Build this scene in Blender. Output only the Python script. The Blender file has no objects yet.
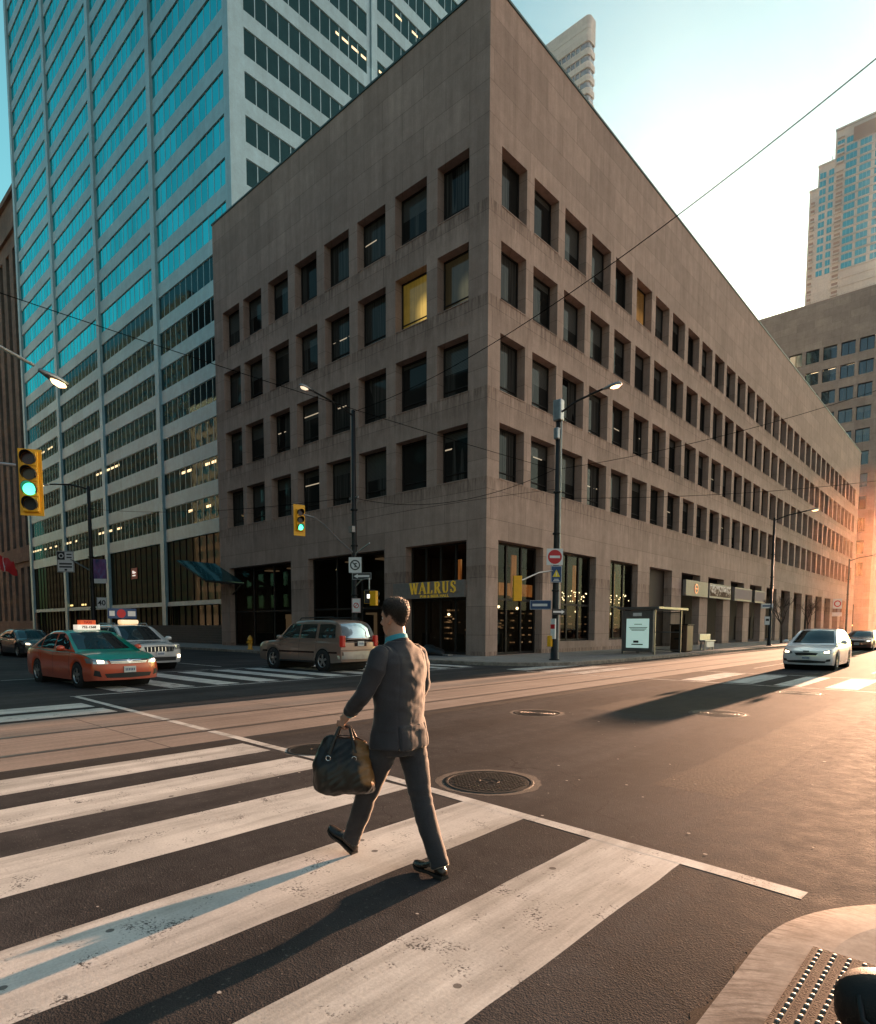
import bpy, bmesh, math, random
from mathutils import Vector, Matrix, noise as mnoise
from mathutils.bvhtree import BVHTree
random.seed(7)
scene = bpy.context.scene
COL = scene.collection
PI = math.pi
R = math.radians

# ---------------------------------------------------------------- materials
def nt(name):
    m = bpy.data.materials.new(name); m.use_nodes = True
    t = m.node_tree; b = t.nodes['Principled BSDF']
    return m, t, b
def nd(t, typ, **kw):
    n = t.nodes.new(typ)
    for k, v in kw.items():
        if k.startswith('i_'):
            key = k[2:].replace('_', ' ')
            n.inputs[key].default_value = v
        else: setattr(n, k, v)
    return n
def ramp(t, fac, stops):
    r = t.nodes.new('ShaderNodeValToRGB'); t.links.new(fac, r.inputs[0])
    e = r.color_ramp.elements
    while len(e) < len(stops): e.new(.5)
    for el, (p, c) in zip(e, stops):
        el.position = p; el.color = (*c, 1) if len(c) == 3 else c
    return r.outputs[0]
def mixc(t, fac, a, b, mode='MIX'):
    n = t.nodes.new('ShaderNodeMix'); n.data_type = 'RGBA'; n.blend_type = mode
    for s, v in ((n.inputs[0], fac), (n.inputs[6], a), (n.inputs[7], b)):
        if hasattr(v, 'is_linked') or hasattr(v, 'links'): t.links.new(v, s)
        elif isinstance(v, (int, float)): s.default_value = v
        else: s.default_value = (*v, 1) if len(v) == 3 else v
    return n.outputs[2]
def math_n(t, op, a, b=0.0, c=0.0):
    n = t.nodes.new('ShaderNodeMath'); n.operation = op
    for s, v in zip(n.inputs, (a, b, c)):
        if isinstance(v, (int, float)): s.default_value = v
        else: t.links.new(v, s)
    return n.outputs[0]
def position(t): return t.nodes.new('ShaderNodeNewGeometry').outputs['Position']
def objco(t): return t.nodes.new('ShaderNodeTexCoord').outputs['Object']
def noise(t, vec, scale, detail=4, rough=.55):
    n = nd(t, 'ShaderNodeTexNoise'); n.inputs['Scale'].default_value = scale
    n.inputs['Detail'].default_value = detail; n.inputs['Roughness'].default_value = rough
    if vec is not None: t.links.new(vec, n.inputs['Vector'])
    return n.outputs['Fac']
def scalev(t, vec, s):
    n = nd(t, 'ShaderNodeMapping'); n.inputs['Scale'].default_value = s; t.links.new(vec, n.inputs[0]); return n.outputs[0]
def bump(t, b, h, strength=.3, dist=.02):
    n = nd(t, 'ShaderNodeBump'); n.inputs['Strength'].default_value = strength; n.inputs['Distance'].default_value = dist
    t.links.new(h, n.inputs['Height']); t.links.new(n.outputs[0], b.inputs['Normal'])
def plain(name, col, rough=.5, metal=0., var=.12, scale=6., bmp=0., spec=.5, coat=0., emit=None, es=0.):
    m, t, b = nt(name)
    v = objco(t)
    n = noise(t, v, scale)
    lo = tuple(max(0, c*(1-var)) for c in col); hi = tuple(min(1, c*(1+var)) for c in col)
    t.links.new(ramp(t, n, [(.3, lo), (.7, hi)]), b.inputs['Base Color'])
    rr = nd(t, 'ShaderNodeMapRange'); t.links.new(n, rr.inputs[0])
    rr.inputs[3].default_value = max(.02, rough*.85); rr.inputs[4].default_value = min(1, rough*1.15)
    t.links.new(rr.outputs[0], b.inputs['Roughness'])
    b.inputs['Metallic'].default_value = metal
    b.inputs['Specular IOR Level'].default_value = spec
    b.inputs['Coat Weight'].default_value = coat
    b.inputs['Coat Roughness'].default_value = .05
    if emit: b.inputs['Emission Color'].default_value = (*emit, 1); b.inputs['Emission Strength'].default_value = es
    if bmp: bump(t, b, noise(t, v, scale*12, 3), bmp, .01)
    return m
def cache(fn):
    d = {}
    def w(*a):
        if a not in d: d[a] = fn(*a)
        return d[a]
    return w

# ---------------------------------------------------------------- meshes
class MB:
    def __init__(s): s.v = []; s.f = []; s.m = []
    def add(s, vs, fs, m=0):
        o = len(s.v); s.v += [tuple(p) for p in vs]
        for f in fs: s.f.append(tuple(i+o for i in f)); s.m.append(m)
        return s
    def quad(s, a, b, c, d, m=0): return s.add([a, b, c, d], [(0, 1, 2, 3)], m)
    def box(s, x0, x1, y0, y1, z0, z1, m=0):
        if x0 > x1: x0, x1 = x1, x0
        if y0 > y1: y0, y1 = y1, y0
        v = [(x0,y0,z0),(x1,y0,z0),(x1,y1,z0),(x0,y1,z0),(x0,y0,z1),(x1,y0,z1),(x1,y1,z1),(x0,y1,z1)]
        return s.add(v, [(3,2,1,0),(4,5,6,7),(0,1,5,4),(1,2,6,5),(2,3,7,6),(3,0,4,7)], m)
    def obox(s, c, ax, ay, az, m=0):
        c = Vector(c); ax = Vector(ax); ay = Vector(ay); az = Vector(az)
        v = [c+ax*i+ay*j+az*k for k in (-1,1) for i, j in ((-1,-1),(1,-1),(1,1),(-1,1))]
        return s.add(v, [(3,2,1,0),(4,5,6,7),(0,1,5,4),(1,2,6,5),(2,3,7,6),(3,0,4,7)], m)
    def ring_loft(s, rings, m=0, cap=True, closed=True):
        n = len(rings[0]); o = len(s.v)
        for r in rings: s.v += [tuple(p) for p in r]
        for i in range(len(rings)-1):
            for j in range(n if closed else n-1):
                k = (j+1) % n
                s.f.append((o+i*n+j, o+i*n+k, o+(i+1)*n+k, o+(i+1)*n+j)); s.m.append(m)
        if cap and closed:
            s.f.append(tuple(o+j for j in reversed(range(n)))); s.m.append(m)
            s.f.append(tuple(o+(len(rings)-1)*n+j for j in range(n))); s.m.append(m)
        return s
    def cyl(s, p0, p1, r0, r1=None, n=12, m=0, cap=True):
        return s.tube([p0, p1], [r0, r0 if r1 is None else r1], n, m, cap)
    def tube(s, pts, rad, n=10, m=0, cap=True, flat=1.0, up=None):
        pts = [Vector(p) for p in pts]
        if isinstance(rad, (int, float)): rad = [rad]*len(pts)
        rings = []; prev = Vector(up) if up else None
        for i, p in enumerate(pts):
            d = (pts[min(i+1, len(pts)-1)]-pts[max(i-1, 0)])
            if d.length < 1e-9: d = Vector((0,0,1))
            d.normalize()
            if prev is None: prev = Vector((0,0,1)) if abs(d.z) < .9 else Vector((1,0,0))
            u = prev-d*prev.dot(d)
            if u.length < 1e-6: u = Vector((1,0,0))-d*d.x
            u.normalize(); w = d.cross(u); prev = u
            r = rad[i]; ra, rb = (r if isinstance(r, tuple) else (r, r*flat))
            rings.append([p+u*math.cos(a)*ra+w*math.sin(a)*rb for a in [2*PI*k/n for k in range(n)]])
        return s.ring_loft(rings, m, cap)
    def lathe(s, prof, c=(0,0,0), axis='z', n=20, m=0, cap=True):
        rings = []
        for r, h in prof:
            ring = []
            for k in range(n):
                a = 2*PI*k/n; x, y = r*math.cos(a), r*math.sin(a)
                p = {'z': (x, y, h), 'x': (h, x, y), 'y': (y, h, x)}[axis]
                ring.append((p[0]+c[0], p[1]+c[1], p[2]+c[2]))
            rings.append(ring)
        return s.ring_loft(rings, m, cap)
    def prism(s, poly, z0, z1, m=0, mt=None):
        n = len(poly)
        s.add([(x, y, z0) for x, y in poly]+[(x, y, z1) for x, y in poly],
              [(i, (i+1) % n, n+(i+1) % n, n+i) for i in range(n)], m)
        s.add([(x, y, z1) for x, y in poly], [tuple(range(n))], m if mt is None else mt)
        s.add([(x, y, z0) for x, y in poly], [tuple(reversed(range(n)))], m)
        return s
    def merge(s, other, M=None, m=None):
        vs = [tuple(M @ Vector(p)) for p in other.v] if M is not None else other.v
        o = len(s.v); s.v += vs
        for f, k in zip(other.f, other.m): s.f.append(tuple(i+o for i in f)); s.m.append(k if m is None else m)
        return s
    def mesh(s, name, mats, smooth=False):
        me = bpy.data.meshes.new(name); me.from_pydata(s.v, [], s.f); me.update()
        for m in (mats if isinstance(mats, (list, tuple)) else [mats]): me.materials.append(m)
        me.polygons.foreach_set('material_index', s.m)
        if smooth: me.polygons.foreach_set('use_smooth', [True]*len(me.polygons))
        return me
    def build(s, name, mats, parent=None, smooth=False, bevel=0, world=False, auto=None, weld=False, seg=2):
        me = s.mesh(name, mats, smooth)
        if weld:
            bm = bmesh.new(); bm.from_mesh(me); bmesh.ops.remove_doubles(bm, verts=bm.verts, dist=1e-4)
            bmesh.ops.recalc_face_normals(bm, faces=bm.faces); bm.to_mesh(me); bm.free()
        o = bpy.data.objects.new(name, me); COL.objects.link(o)
        if parent is not None:
            o.parent = parent
            if world: o.data.transform(world_mat(parent).inverted())
        if auto is not None:
            me.polygons.foreach_set('use_smooth', [True]*len(me.polygons)); me.set_sharp_from_angle(angle=R(auto))
        if bevel:
            b = o.modifiers.new('bevel', 'BEVEL'); b.width = bevel; b.segments = seg; b.limit_method = 'ANGLE'; b.angle_limit = R(40)
        return o
def world_mat(o):
    M = o.matrix_basis.copy() if o.parent is None else world_mat(o.parent) @ o.matrix_basis
    return M
def empty(name, loc=(0,0,0), rz=0.):
    o = bpy.data.objects.new(name, None); COL.objects.link(o); o.empty_display_size = .2
    o.matrix_basis = Matrix.Translation(loc) @ Matrix.Rotation(rz, 4, 'Z')
    return o
def tag(o, label=None, cat=None, group=None, kind=None):
    if label: o['label'] = label
    if cat: o['category'] = cat
    if group: o['group'] = group
    if kind: o['kind'] = kind
    return o
def thing(name, label, cat, loc=(0,0,0), rz=0., group=None): return tag(empty(name, loc, rz), label, cat, group)
def struct(o): o['kind'] = 'structure'; return o
def kids(o): return [c for c in COL.objects if c.parent == o]
def copy_tree(o, parent=None):
    c = o.copy(); COL.objects.link(c); c.parent = parent
    for ch in list(o.children): copy_tree(ch, c)
    return c
def text_mb(body, size, depth=.006, align='CENTER', bold=0.0, sx=1.0):
    cu = bpy.data.curves.new('txt', 'FONT'); cu.body = body; cu.size = size; cu.extrude = depth/2; cu.align_x = align; cu.align_y = 'CENTER'
    cu.offset = bold; cu.resolution_u = 3
    o = bpy.data.objects.new('txt', cu); COL.objects.link(o)
    me = bpy.data.meshes.new_from_object(o.evaluated_get(bpy.context.evaluated_depsgraph_get()))
    mb = MB(); mb.add([(v.co.x*sx, v.co.y, v.co.z) for v in me.vertices], [tuple(p.vertices) for p in me.polygons])
    bpy.data.objects.remove(o); bpy.data.curves.remove(cu); bpy.data.meshes.remove(me)
    return mb
def frame(origin, xdir, ydir):
    x = Vector(xdir).normalized(); y = Vector(ydir).normalized(); z = x.cross(y)
    M = Matrix((x, y, z)).transposed().to_4x4(); M.translation = Vector(origin); return M
def lerp(a, b, t): return a+(b-a)*t
def interp(tab, x):
    if x <= tab[0][0]: return tab[0][1]
    for (x0, y0), (x1, y1) in zip(tab, tab[1:]):
        if x <= x1: return lerp(y0, y1, (x-x0)/(x1-x0))
    return tab[-1][1]
def smooth_interp(tab, x):
    if x <= tab[0][0]: return tab[0][1]
    for i in range(len(tab)-1):
        x0, y0 = tab[i]; x1, y1 = tab[i+1]
        if x <= x1:
            t = (x-x0)/(x1-x0)
            m0 = (y1-tab[i-1][1])/(x1-tab[i-1][0]) if i > 0 else (y1-y0)/(x1-x0)
            m1 = (tab[i+2][1]-y0)/(tab[i+2][0]-x0) if i+2 < len(tab) else (y1-y0)/(x1-x0)
            h = x1-x0
            return ((2*t**3-3*t**2+1)*y0+(t**3-2*t**2+t)*h*m0+(-2*t**3+3*t**2)*y1+(t**3-t**2)*h*m1)
    return tab[-1][1]
# ---------------------------------------------------------------- surfaces
def m_asphalt():
    m, t, b = nt('asphalt'); p = position(t)
    n1 = noise(t, p, .35, 5, .6); n2 = noise(t, p, 5, 6, .7); n3 = noise(t, p, 170, 2, .6)
    streak = noise(t, scalev(t, p, (1.1, .06, 1)), 1.6, 4, .6)
    c = ramp(t, n1, [(.3, (.048,.046,.047)), (.7, (.08,.076,.077))])
    c = mixc(t, .7, c, ramp(t, n2, [(.3, (.55,.55,.55)), (.7, (1.25,1.23,1.2))]), 'MULTIPLY')
    c = mixc(t, .5, c, ramp(t, streak, [(.35, (.6,.6,.6)), (.65, (1.2,1.2,1.2))]), 'MULTIPLY')
    v = nd(t, 'ShaderNodeTexVoronoi'); v.inputs['Scale'].default_value = 95; t.links.new(p, v.inputs['Vector'])
    sp = ramp(t, v.outputs['Color'], [(.86, (0,0,0)), (.95, (1,1,1))])
    bw = nd(t, 'ShaderNodeRGBToBW'); t.links.new(sp, bw.inputs[0])
    c = mixc(t, math_n(t, 'MULTIPLY', bw.outputs[0], .4), c, (.22,.2,.18))
    # darker wheel paths along the avenue and oil spots
    sx = nd(t, 'ShaderNodeSeparateXYZ'); t.links.new(p, sx.inputs[0])
    wp = math_n(t, 'ABSOLUTE', math_n(t, 'SUBTRACT', math_n(t, 'FRACT', math_n(t, 'DIVIDE', sx.outputs[0], 1.72)), .5))
    wpm = math_n(t, 'MULTIPLY', ramp(t, math_n(t, 'ADD', wp, math_n(t, 'MULTIPLY', n1, .25)), [(.2, (1,)*3), (.42, (0,)*3)]), noise(t, p, .11, 3))
    c = mixc(t, math_n(t, 'MULTIPLY', wpm, .55), c, (.032,.03,.029))
    oil = ramp(t, noise(t, p, .75, 5, .6), [(.66, (0,)*3), (.76, (1,)*3)])
    bo = nd(t, 'ShaderNodeRGBToBW'); t.links.new(oil, bo.inputs[0]); c = mixc(t, math_n(t, 'MULTIPLY', bo.outputs[0], .6), c, (.022,.021,.02))
    # tar-sealed cracks
    vc = nd(t, 'ShaderNodeTexVoronoi'); vc.feature = 'DISTANCE_TO_EDGE'; vc.inputs['Scale'].default_value = .16
    wob = nd(t, 'ShaderNodeTexNoise'); wob.inputs['Scale'].default_value = 1.3; wob.inputs['Detail'].default_value = 5; t.links.new(p, wob.inputs['Vector'])
    ad = nd(t, 'ShaderNodeVectorMath'); ad.operation = 'MULTIPLY_ADD'; t.links.new(wob.outputs['Color'], ad.inputs[0]); ad.inputs[1].default_value = (1.6,1.6,0); t.links.new(p, ad.inputs[2])
    t.links.new(ad.outputs[0], vc.inputs['Vector'])
    ck = math_n(t, 'LESS_THAN', vc.outputs['Distance'], .0012)
    c = mixc(t, math_n(t, 'MULTIPLY', ck, .45), c, (.02,.019,.018))
    t.links.new(c, b.inputs['Base Color'])
    rg = ramp(t, n2, [(.3, (.78,)*3), (.7, (.95,)*3)]); t.links.new(rg, b.inputs['Roughness'])
    b.inputs['Specular IOR Level'].default_value = .04
    h = math_n(t, 'ADD', math_n(t, 'MULTIPLY', n3, 1.0), math_n(t, 'MULTIPLY', v.outputs['Distance'], .9))
    bump(t, b, h, .38, .0045)
    return m
def m_paint(name='road_paint', col=(.82,.79,.74), wear=.545):
    m, t, b = nt(name); p = position(t)
    n1 = noise(t, p, 3.5, 8, .72); n2 = noise(t, p, 60, 3, .65); n3 = noise(t, p, .6, 4)
    c = mixc(t, ramp(t, noise(t, p, 1.2, 6, .65), [(.3, (0,)*3), (.75, (1,)*3)]), tuple(x*.62 for x in col), col)
    c = mixc(t, .35, c, ramp(t, n2, [(.3, (.6,.58,.55)), (.65, (1.1,)*3)]), 'MULTIPLY')
    grit = math_n(t, 'ADD', math_n(t, 'MULTIPLY', n1, .62), math_n(t, 'MULTIPLY', n2, .38))
    mask = ramp(t, grit, [(wear-.16, (1,)*3), (wear-.11, (0,)*3)])
    tyre = noise(t, scalev(t, p, (2.6, .22, 1)), 1.1, 6, .7)
    c = mixc(t, .75, c, ramp(t, tyre, [(.36, (.5,.48,.46)), (.56, (1.04,)*3)]), 'MULTIPLY')
    spot = nd(t, 'ShaderNodeTexVoronoi'); spot.inputs['Scale'].default_value = 2.3; t.links.new(p, spot.inputs['Vector'])
    c = mixc(t, math_n(t, 'MULTIPLY', math_n(t, 'LESS_THAN', spot.outputs['Distance'], .055), .8), c, (.06,.055,.05))
    # crosswise tooling scratches
    scr = noise(t, scalev(t, p, (3, 26, 1)), 1.5, 3, .6)
    mask2 = ramp(t, scr, [(.27, (1,)*3), (.33, (0,)*3)])
    bw = nd(t, 'ShaderNodeRGBToBW'); t.links.new(mask2, bw.inputs[0])
    c = mixc(t, math_n(t, 'MULTIPLY', bw.outputs[0], .35), c, (.3,.28,.26))
    bw2 = nd(t, 'ShaderNodeRGBToBW'); t.links.new(mask, bw2.inputs[0])
    c = mixc(t, bw2.outputs[0], c, (.075,.068,.065))
    t.links.new(c, b.inputs['Base Color']); b.inputs['Roughness'].default_value = .75
    b.inputs['Specular IOR Level'].default_value = .2
    bump(t, b, grit, .4, .004)
    return m
def m_track_concrete():
    m, t, b = nt('track_concrete'); p = position(t)
    n1 = noise(t, p, .5, 6, .65); n2 = noise(t, p, 22, 4, .6)
    st = noise(t, scalev(t, p, (2.2, .05, 1)), 2.0, 4, .6)
    c = ramp(t, n1, [(.3, (.24,.19,.16)), (.7, (.34,.275,.235))])
    c = mixc(t, .6, c, ramp(t, n2, [(.3, (.75,)*3), (.7, (1.15,)*3)]), 'MULTIPLY')
    c = mixc(t, .6, c, ramp(t, st, [(.35, (.6,)*3), (.65, (1.15,)*3)]), 'MULTIPLY')
    br = nd(t, 'ShaderNodeTexBrick'); br.offset = 0.0; br.inputs['Scale'].default_value = 1; br.inputs['Mortar Size'].default_value = .012
    br.inputs['Brick Width'].default_value = 1.98; br.inputs['Row Height'].default_value = 3.4
    sv = nd(t, 'ShaderNodeMapping'); sv.inputs['Location'].default_value = (-7.05, .6, 0); t.links.new(p, sv.inputs[0]); t.links.new(sv.outputs[0], br.inputs['Vector'])
    c = mixc(t, math_n(t, 'MULTIPLY', br.outputs['Fac'], .75), c, (.04,.036,.034))
    t.links.new(c, b.inputs['Base Color']); b.inputs['Roughness'].default_value = .75; b.inputs['Specular IOR Level'].default_value = .25
    bump(t, b, n2, .25, .006)
    return m
def m_pavement(name, col=(.3,.27,.25), slab=1.6, dirt=.5):
    m, t, b = nt(name); p = position(t)
    n1 = noise(t, p, .9, 6, .65); n2 = noise(t, p, 30, 4, .65); n4 = noise(t, p, 4, 6, .7)
    c = ramp(t, n1, [(.3, tuple(x*.75 for x in col)), (.7, tuple(x*1.12 for x in col))])
    c = mixc(t, .6, c, ramp(t, n2, [(.3, (.7,)*3), (.7, (1.15,)*3)]), 'MULTIPLY')
    c = mixc(t, dirt, c, ramp(t, n4, [(.35, (.55,.52,.5)), (.6, (1.05,)*3)]), 'MULTIPLY')
    if slab:
        br = nd(t, 'ShaderNodeTexBrick'); br.offset = 0.0; br.inputs['Scale'].default_value = 1; br.inputs['Mortar Size'].default_value = .01
        br.inputs['Brick Width'].default_value = slab; br.inputs['Row Height'].default_value = slab; t.links.new(p, br.inputs['Vector'])
        c = mixc(t, math_n(t, 'MULTIPLY', br.outputs['Fac'], .6), c, (.07,.065,.06))
    t.links.new(c, b.inputs['Base Color']); b.inputs['Roughness'].default_value = .9; b.inputs['Specular IOR Level'].default_value = .15
    bump(t, b, math_n(t, 'ADD', n2, n4), .35, .006)
    return m
def m_stone(name, col, pw, ph, var=.12, streak=.5, joint=.011, offx=0., offz=0., sill=None):
    """panelled stone: horizontal coordinate is x+y, so it wraps round square corners"""
    m, t, b = nt(name); p = position(t)
    s = nd(t, 'ShaderNodeSeparateXYZ'); t.links.new(p, s.inputs[0])
    u = math_n(t, 'ADD', math_n(t, 'ADD', s.outputs[0], s.outputs[1]), offx)
    cb = nd(t, 'ShaderNodeCombineXYZ'); t.links.new(u, cb.inputs[0]); t.links.new(math_n(t, 'ADD', s.outputs[2], offz), cb.inputs[1])
    br = nd(t, 'ShaderNodeTexBrick'); br.inputs['Scale'].default_value = 1; br.inputs['Mortar Size'].default_value = joint; br.offset = .5
    br.inputs['Brick Width'].default_value = pw; br.inputs['Row Height'].default_value = ph
    br.inputs['Color1'].default_value = (.88,.87,.86,1); br.inputs['Color2'].default_value = (1.1,1.09,1.08,1); br.inputs['Mortar'].default_value = (.5,.5,.5,1)
    t.links.new(cb.outputs[0], br.inputs['Vector'])
    n1 = noise(t, p, .22, 6, .65); n2 = noise(t, p, 14, 5, .7)
    st = noise(t, scalev(t, p, (1.4, 1.4, .09)), 1.3, 6, .7)
    st2 = noise(t, scalev(t, p, (6, 6, .35)), 1.5, 5, .7)
    c = ramp(t, n1, [(.3, tuple(x*(1-var) for x in col)), (.7, tuple(x*(1+var) for x in col))])
    c = mixc(t, streak, c, ramp(t, st, [(.32, (.72,.71,.7)), (.62, (1.1,)*3)]), 'MULTIPLY')
    c = mixc(t, streak*.45, c, ramp(t, st2, [(.32, (.8,)*3), (.6, (1.08,)*3)]), 'MULTIPLY')
    c = mixc(t, .6, c, ramp(t, noise(t, p, 1.3, 7, .75), [(.3, (.78,.76,.75)), (.68, (1.16,)*3)]), 'MULTIPLY')
    c = mixc(t, .55, c, ramp(t, n2, [(.3, (.8,)*3), (.7, (1.15,)*3)]), 'MULTIPLY')
    if sill:
        ph_ = math_n(t, 'FRACT', math_n(t, 'DIVIDE', math_n(t, 'SUBTRACT', s.outputs[2], sill[0]), sill[1]))
        fall = ramp(t, ph_, [(.68, (0,)*3), (.985, (1,)*3)]); bf = nd(t, 'ShaderNodeRGBToBW'); t.links.new(fall, bf.inputs[0])
        cbs = nd(t, 'ShaderNodeCombineXYZ'); t.links.new(math_n(t, 'MULTIPLY', u, 3.2), cbs.inputs[0]); t.links.new(math_n(t, 'MULTIPLY', s.outputs[2], .35), cbs.inputs[1])
        ns = noise(t, cbs.outputs[0], 1.6, 6, .72)
        c = mixc(t, math_n(t, 'MULTIPLY', bf.outputs[0], math_n(t, 'MULTIPLY', math_n(t, 'LESS_THAN', s.outputs[2], sill[0]+3*sill[1]+.02), .9)), c, mixc(t, 1.0, c, ramp(t, ns, [(.4, (.5,.47,.45)), (.6, (1.12,1.1,1.08))]), 'MULTIPLY'))
    c = mixc(t, .9, c, br.outputs['Color'], 'MULTIPLY')
    t.links.new(c, b.inputs['Base Color']); b.inputs['Roughness'].default_value = .82; b.inputs['Specular IOR Level'].default_value = .25
    bump(t, b, math_n(t, 'SUBTRACT', n2, math_n(t, 'MULTIPLY', br.outputs['Fac'], 1.5)), .3, .01)
    return m
def m_glass(name, base, refl=(.8,.95,1), amount=.5, rough=.02, lights=0., lcol=(1,.72,.38), cell=(1.25, 3.626), zoff=0., wob=.02, curtain=0., vary=0.):
    """reflecting window glass over a dim interior; lights = share of panes that show a lit ceiling strip inside"""
    m, t, b = nt(name); p = position(t)
    out = t.nodes['Material Output']
    g = nd(t, 'ShaderNodeBsdfGlossy'); g.inputs['Color'].default_value = (*refl, 1); g.inputs['Roughness'].default_value = rough
    oi = nd(t, 'ShaderNodeObjectInfo')
    fr = nd(t, 'ShaderNodeFresnel'); fr.inputs[0].default_value = 1.5
    fac = math_n(t, 'ADD', math_n(t, 'MULTIPLY', fr.outputs[0], 1-amount), amount)
    mx = nd(t, 'ShaderNodeMixShader'); t.links.new(fac, mx.inputs[0]); t.links.new(b.outputs[0], mx.inputs[1]); t.links.new(g.outputs[0], mx.inputs[2])
    t.links.new(mx.outputs[0], out.inputs[0])
    n = noise(t, p, .7, 3); rnd = oi.outputs['Random']
    k = math_n(t, 'ADD', math_n(t, 'MULTIPLY', rnd, .9), math_n(t, 'MULTIPLY', n, .8))
    c = ramp(t, k, [(.3, tuple(x*.4 for x in base)), (1.2, tuple(x*1.9 for x in base))])
    s = nd(t, 'ShaderNodeSeparateXYZ'); t.links.new(p, s.inputs[0])
    if curtain:
        u = math_n(t, 'ADD', s.outputs[0], s.outputs[1])
        fold = noise(t, scalev(t, p, (14, 14, .15)), 1, 2)
        hgt = math_n(t, 'FRACT', math_n(t, 'DIVIDE', math_n(t, 'ADD', s.outputs[2], zoff), cell[1]))
        drawn = math_n(t, 'GREATER_THAN', noise(t, scalev(t, p, (.9, .9, .05)), 1, 1), math_n(t, 'ADD', .44, math_n(t, 'MULTIPLY', rnd, .22)))
        c = mixc(t, math_n(t, 'MULTIPLY', drawn, curtain), c, ramp(t, fold, [(.35, (.02,.018,.016)), (.65, (.11,.1,.088))]))
        gz = nd(t, 'ShaderNodeSeparateXYZ'); t.links.new(t.nodes.new('ShaderNodeTexCoord').outputs['Generated'], gz.inputs[0])
        r2 = math_n(t, 'FRACT', math_n(t, 'MULTIPLY', rnd, 17.31))
        bl = math_n(t, 'GREATER_THAN', gz.outputs[2], math_n(t, 'SUBTRACT', 1.0, math_n(t, 'MULTIPLY', math_n(t, 'MAXIMUM', math_n(t, 'SUBTRACT', r2, .5), 0.0), 1.3)))
        slat = math_n(t, 'FRACT', math_n(t, 'MULTIPLY', s.outputs[2], 14.0))
        c = mixc(t, math_n(t, 'MULTIPLY', bl, .8), c, ramp(t, slat, [(.1, (.03,.028,.025)), (.4, (.12,.112,.1))]))
        r3 = math_n(t, 'FRACT', math_n(t, 'MULTIPLY', rnd, 53.7))
        tub = math_n(t, 'MULTIPLY', math_n(t, 'LESS_THAN', math_n(t, 'ABSOLUTE', math_n(t, 'SUBTRACT', gz.outputs[2], math_n(t, 'ADD', .5, math_n(t, 'MULTIPLY', r2, .3)))), .012), math_n(t, 'GREATER_THAN', r3, .9))
        b.inputs['Emission Color'].default_value = (1,.8,.55,1); t.links.new(math_n(t, 'MULTIPLY', tub, math_n(t, 'MULTIPLY', math_n(t, 'GREATER_THAN', noise(t, p, 1.2, 1), .5), .5)), b.inputs['Emission Strength'])
    t.links.new(c, b.inputs['Base Color']); b.inputs['Roughness'].default_value = .4; b.inputs['Specular IOR Level'].default_value = 0
    if lights:
        u = math_n(t, 'DIVIDE', math_n(t, 'ADD', s.outputs[0], s.outputs[1]), cell[0])
        w = math_n(t, 'DIVIDE', math_n(t, 'ADD', s.outputs[2], zoff), cell[1])
        cb = nd(t, 'ShaderNodeCombineXYZ'); t.links.new(math_n(t, 'FLOOR', math_n(t, 'MULTIPLY', u, 1.0)), cb.inputs[0]); t.links.new(math_n(t, 'FLOOR', w), cb.inputs[1])
        wn = nd(t, 'ShaderNodeTexWhiteNoise'); wn.noise_dimensions = '2D'; t.links.new(cb.outputs[0], wn.inputs['Vector'])
        cb2 = nd(t, 'ShaderNodeCombineXYZ'); t.links.new(math_n(t, 'FLOOR', math_n(t, 'MULTIPLY', u, .16)), cb2.inputs[0]); t.links.new(math_n(t, 'FLOOR', w), cb2.inputs[1])
        wn2 = nd(t, 'ShaderNodeTexWhiteNoise'); wn2.noise_dimensions = '2D'; t.links.new(cb2.outputs[0], wn2.inputs['Vector'])
        fu = math_n(t, 'FRACT', u); fw = math_n(t, 'FRACT', w)
        on = math_n(t, 'MULTIPLY', math_n(t, 'LESS_THAN', wn.outputs['Value'], .62), math_n(t, 'LESS_THAN', wn2.outputs['Value'], lights))
        sh = math_n(t, 'ADD', .36, math_n(t, 'MULTIPLY', wn2.outputs['Value'], .5))
        d1 = math_n(t, 'LESS_THAN', math_n(t, 'ABSOLUTE', math_n(t, 'SUBTRACT', fw, sh)), .035)
        d2 = math_n(t, 'LESS_THAN', math_n(t, 'ABSOLUTE', math_n(t, 'SUBTRACT', fu, .5)), .36)
        e = math_n(t, 'MULTIPLY', math_n(t, 'MULTIPLY', d1, d2), on)
        b.inputs['Emission Color'].default_value = (*lcol, 1)
        t.links.new(math_n(t, 'MULTIPLY', e, 2.2), b.inputs['Emission Strength'])
    if vary:
        sv_ = nd(t, 'ShaderNodeSeparateXYZ'); t.links.new(p, sv_.inputs[0])
        cv = nd(t, 'ShaderNodeCombineXYZ'); t.links.new(math_n(t, 'FLOOR', math_n(t, 'DIVIDE', math_n(t, 'ADD', math_n(t, 'ADD', sv_.outputs[0], sv_.outputs[1]), .3), cell[0])), cv.inputs[0]); t.links.new(math_n(t, 'FLOOR', math_n(t, 'DIVIDE', math_n(t, 'ADD', sv_.outputs[2], zoff), cell[1])), cv.inputs[1])
        wv = nd(t, 'ShaderNodeTexWhiteNoise'); wv.noise_dimensions = '2D'; t.links.new(cv.outputs[0], wv.inputs['Vector'])
        big = noise(t, p, .045, 3)
        k = math_n(t, 'MULTIPLY', math_n(t, 'ADD', 1-vary*.7, math_n(t, 'MULTIPLY', wv.outputs['Value'], vary)), math_n(t, 'ADD', .62, math_n(t, 'MULTIPLY', big, .75)))
        t.links.new(mixc(t, k, (0,0,0), refl), g.inputs['Color'])
    bn = noise(t, p, .55, 3)
    bm = nd(t, 'ShaderNodeBump'); bm.inputs['Strength'].default_value = wob; bm.inputs['Distance'].default_value = .3
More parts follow.
